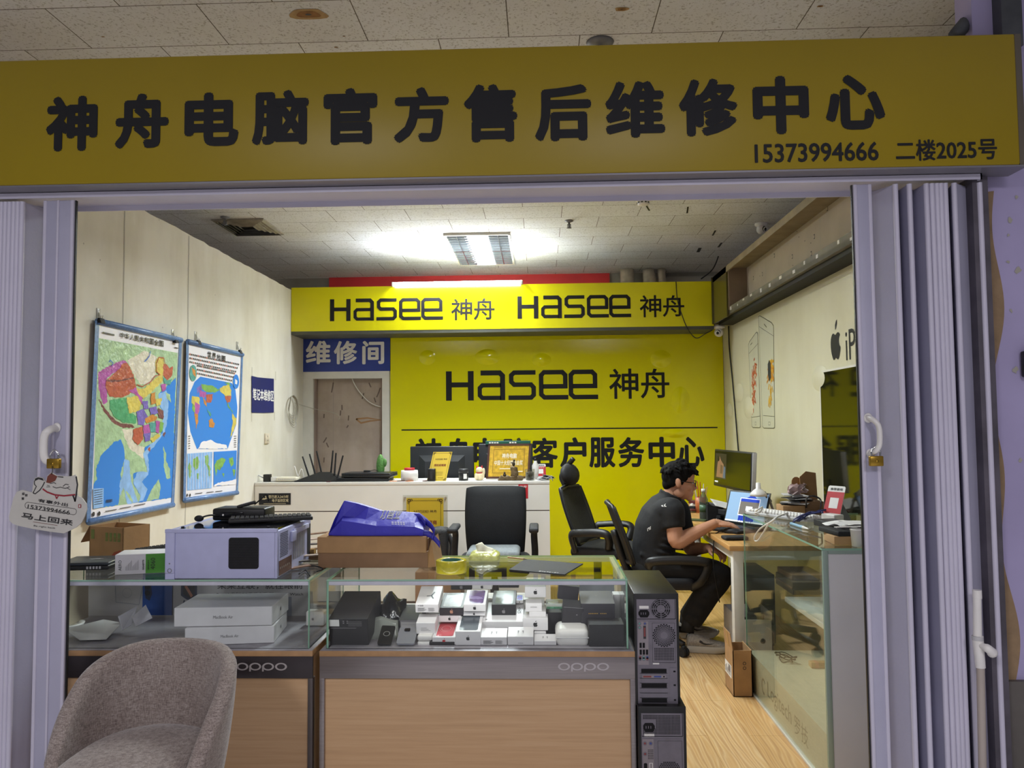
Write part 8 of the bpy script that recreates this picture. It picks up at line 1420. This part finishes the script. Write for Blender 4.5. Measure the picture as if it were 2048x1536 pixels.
# trousers and shoes
g = G(); g.ell(pel+Vector((.02, 0, -.03)), (.15, .19, .12))
for h, k, a in ((hipR, kR, aR), (hipL, kL, aL)): limb(g, [h, h.lerp(k, .5), k, k.lerp(a, .4), k.lerp(a, .8), a.lerp(k, .02)], [.105, .098, .082, .082, .075, .07]); g.ell(k+Vector((.015, 0, -.005)), (.075, .078, .08))
for k in range(4): q = kR.lerp(aR, .25+.2*k); g.tube(smooth([q+Vector((-.06, -.04, .02)), q+Vector((0, -.078, 0)), q+Vector((.06, -.03, -.015))], 5), .012, 0, 8)
blob(g, 'trousers', m_trou, t, .011, 6)
m_shoe = mat('shoe_mesh', '#aaa69f', .7, nz=(90, .25), bump=(160, .4)); m_sole = mat('shoe_sole', '#c9c6bd', .6)
def shoe(heel, toe, name='shoe'):
    d = Vector((toe.x-heel.x, toe.y-heel.y, 0)); L_ = d.length; d.normalize(); s = Vector((-d.y, d.x, 0)); B = Matrix(((d.x, s.x, 0, heel.x), (d.y, s.y, 0, heel.y), (0, 0, 1, 0), (0, 0, 0, 1)))
    g = G(B); P = []
    for u, hh, ww, z0 in ((-.0, .05, .02, .03), (.03, .085, .034, .024), (.1, .095, .038, .022), (.28, .092, .04, .022), (.42, .078, .043, .02), (.6, .06, .047, .02), (.8, .048, .046, .024), (.93, .036, .036, .026), (1.0, .02, .015, .03)):
        P.append([(u*L_, ww*math.sin(a)*(1 if math.cos(a) < 0 else .9), z0+(hh-z0*.2)*.5*(1-math.cos(a)) if True else 0) for a in [2*PI*k/20 for k in range(20)]])
    g.grid(P, 0, True, True); g.add(P[0], [tuple(range(20))]); g.add(P[-1], [tuple(range(20))[::-1]]); sh = blob(g, name, m_shoe, t, .0055, 5)
    g = G(B); pr_ = [(0, -.02), (.04, -.034), (.25, -.037), (.45, -.042), (.65, -.05), (.85, -.045), (.97, -.025), (1.01, 0), (.97, .025), (.85, .045), (.65, .05), (.45, .042), (.25, .037), (.04, .034), (0, .02)]
    V = []
    for z, k in ((.002, .96), (.012, 1.02), (.03, 1.03), (.042, .98)): V.append([((x-.5)*L_*k+.5*L_, y*k, z+(.022*max(0, x-.8)/.2 if z < .02 else .008*max(0, x-.8)/.2)+(.012 if z < .02 and x < .03 else 0)) for x, y in pr_])
    g.grid(V, 0, True, True); n = len(pr_); g.add(V[0], [tuple(range(n))[::-1]]); g.add(V[-1], [tuple(range(n))]); so = g.obj('sole', m_sole, sh)
    g = G(B); side = [(.28, .072), (.34, .056), (.42, .05), (.54, .062), (.66, .085), (.55, .072), (.44, .066), (.38, .07), (.36, .085), (.31, .09)]; sg = -1
    g.add([(x*L_, -.058, z) for x, z in side], [tuple(range(len(side)))]); ob = g.obj('side_mark', m_dark, sh, fix=False); sw = ob.modifiers.new('w', 'SHRINKWRAP'); sw.target = sh; sw.offset = .002
    g = G(B)
    for k in range(4): u = .34+.07*k; g.tube([(u*L_, -.025, .088-.008*k), (u*L_+.008, 0, .1-.008*k), (u*L_, .025, .088-.008*k)], .004, 0, 6)
    g.obj('laces', m_lgrey, sh)
shoe(Vector((PZ(1358, 1270, .03).x, YP-.12, 0)), Vector((PZ(1446, 1283, .02).x, YP-.15, 0))); shoe(Vector((aL.x-.06, YP+.2, 0)), Vector((aL.x+.21, YP+.2, 0)))
for a, n_ in ((aR, 0), (aL, 1)): g = G(); g.tube([a+Vector((0, 0, .05)), a+Vector((-.01, 0, -.01)), a+Vector((-.015, 0, -.05))], [.043, .04, .042], 0, 12); g.obj('sock', m_matblack, t)

for _o in bpy.data.objects:
    if '_w' in _o: del _o['_w']
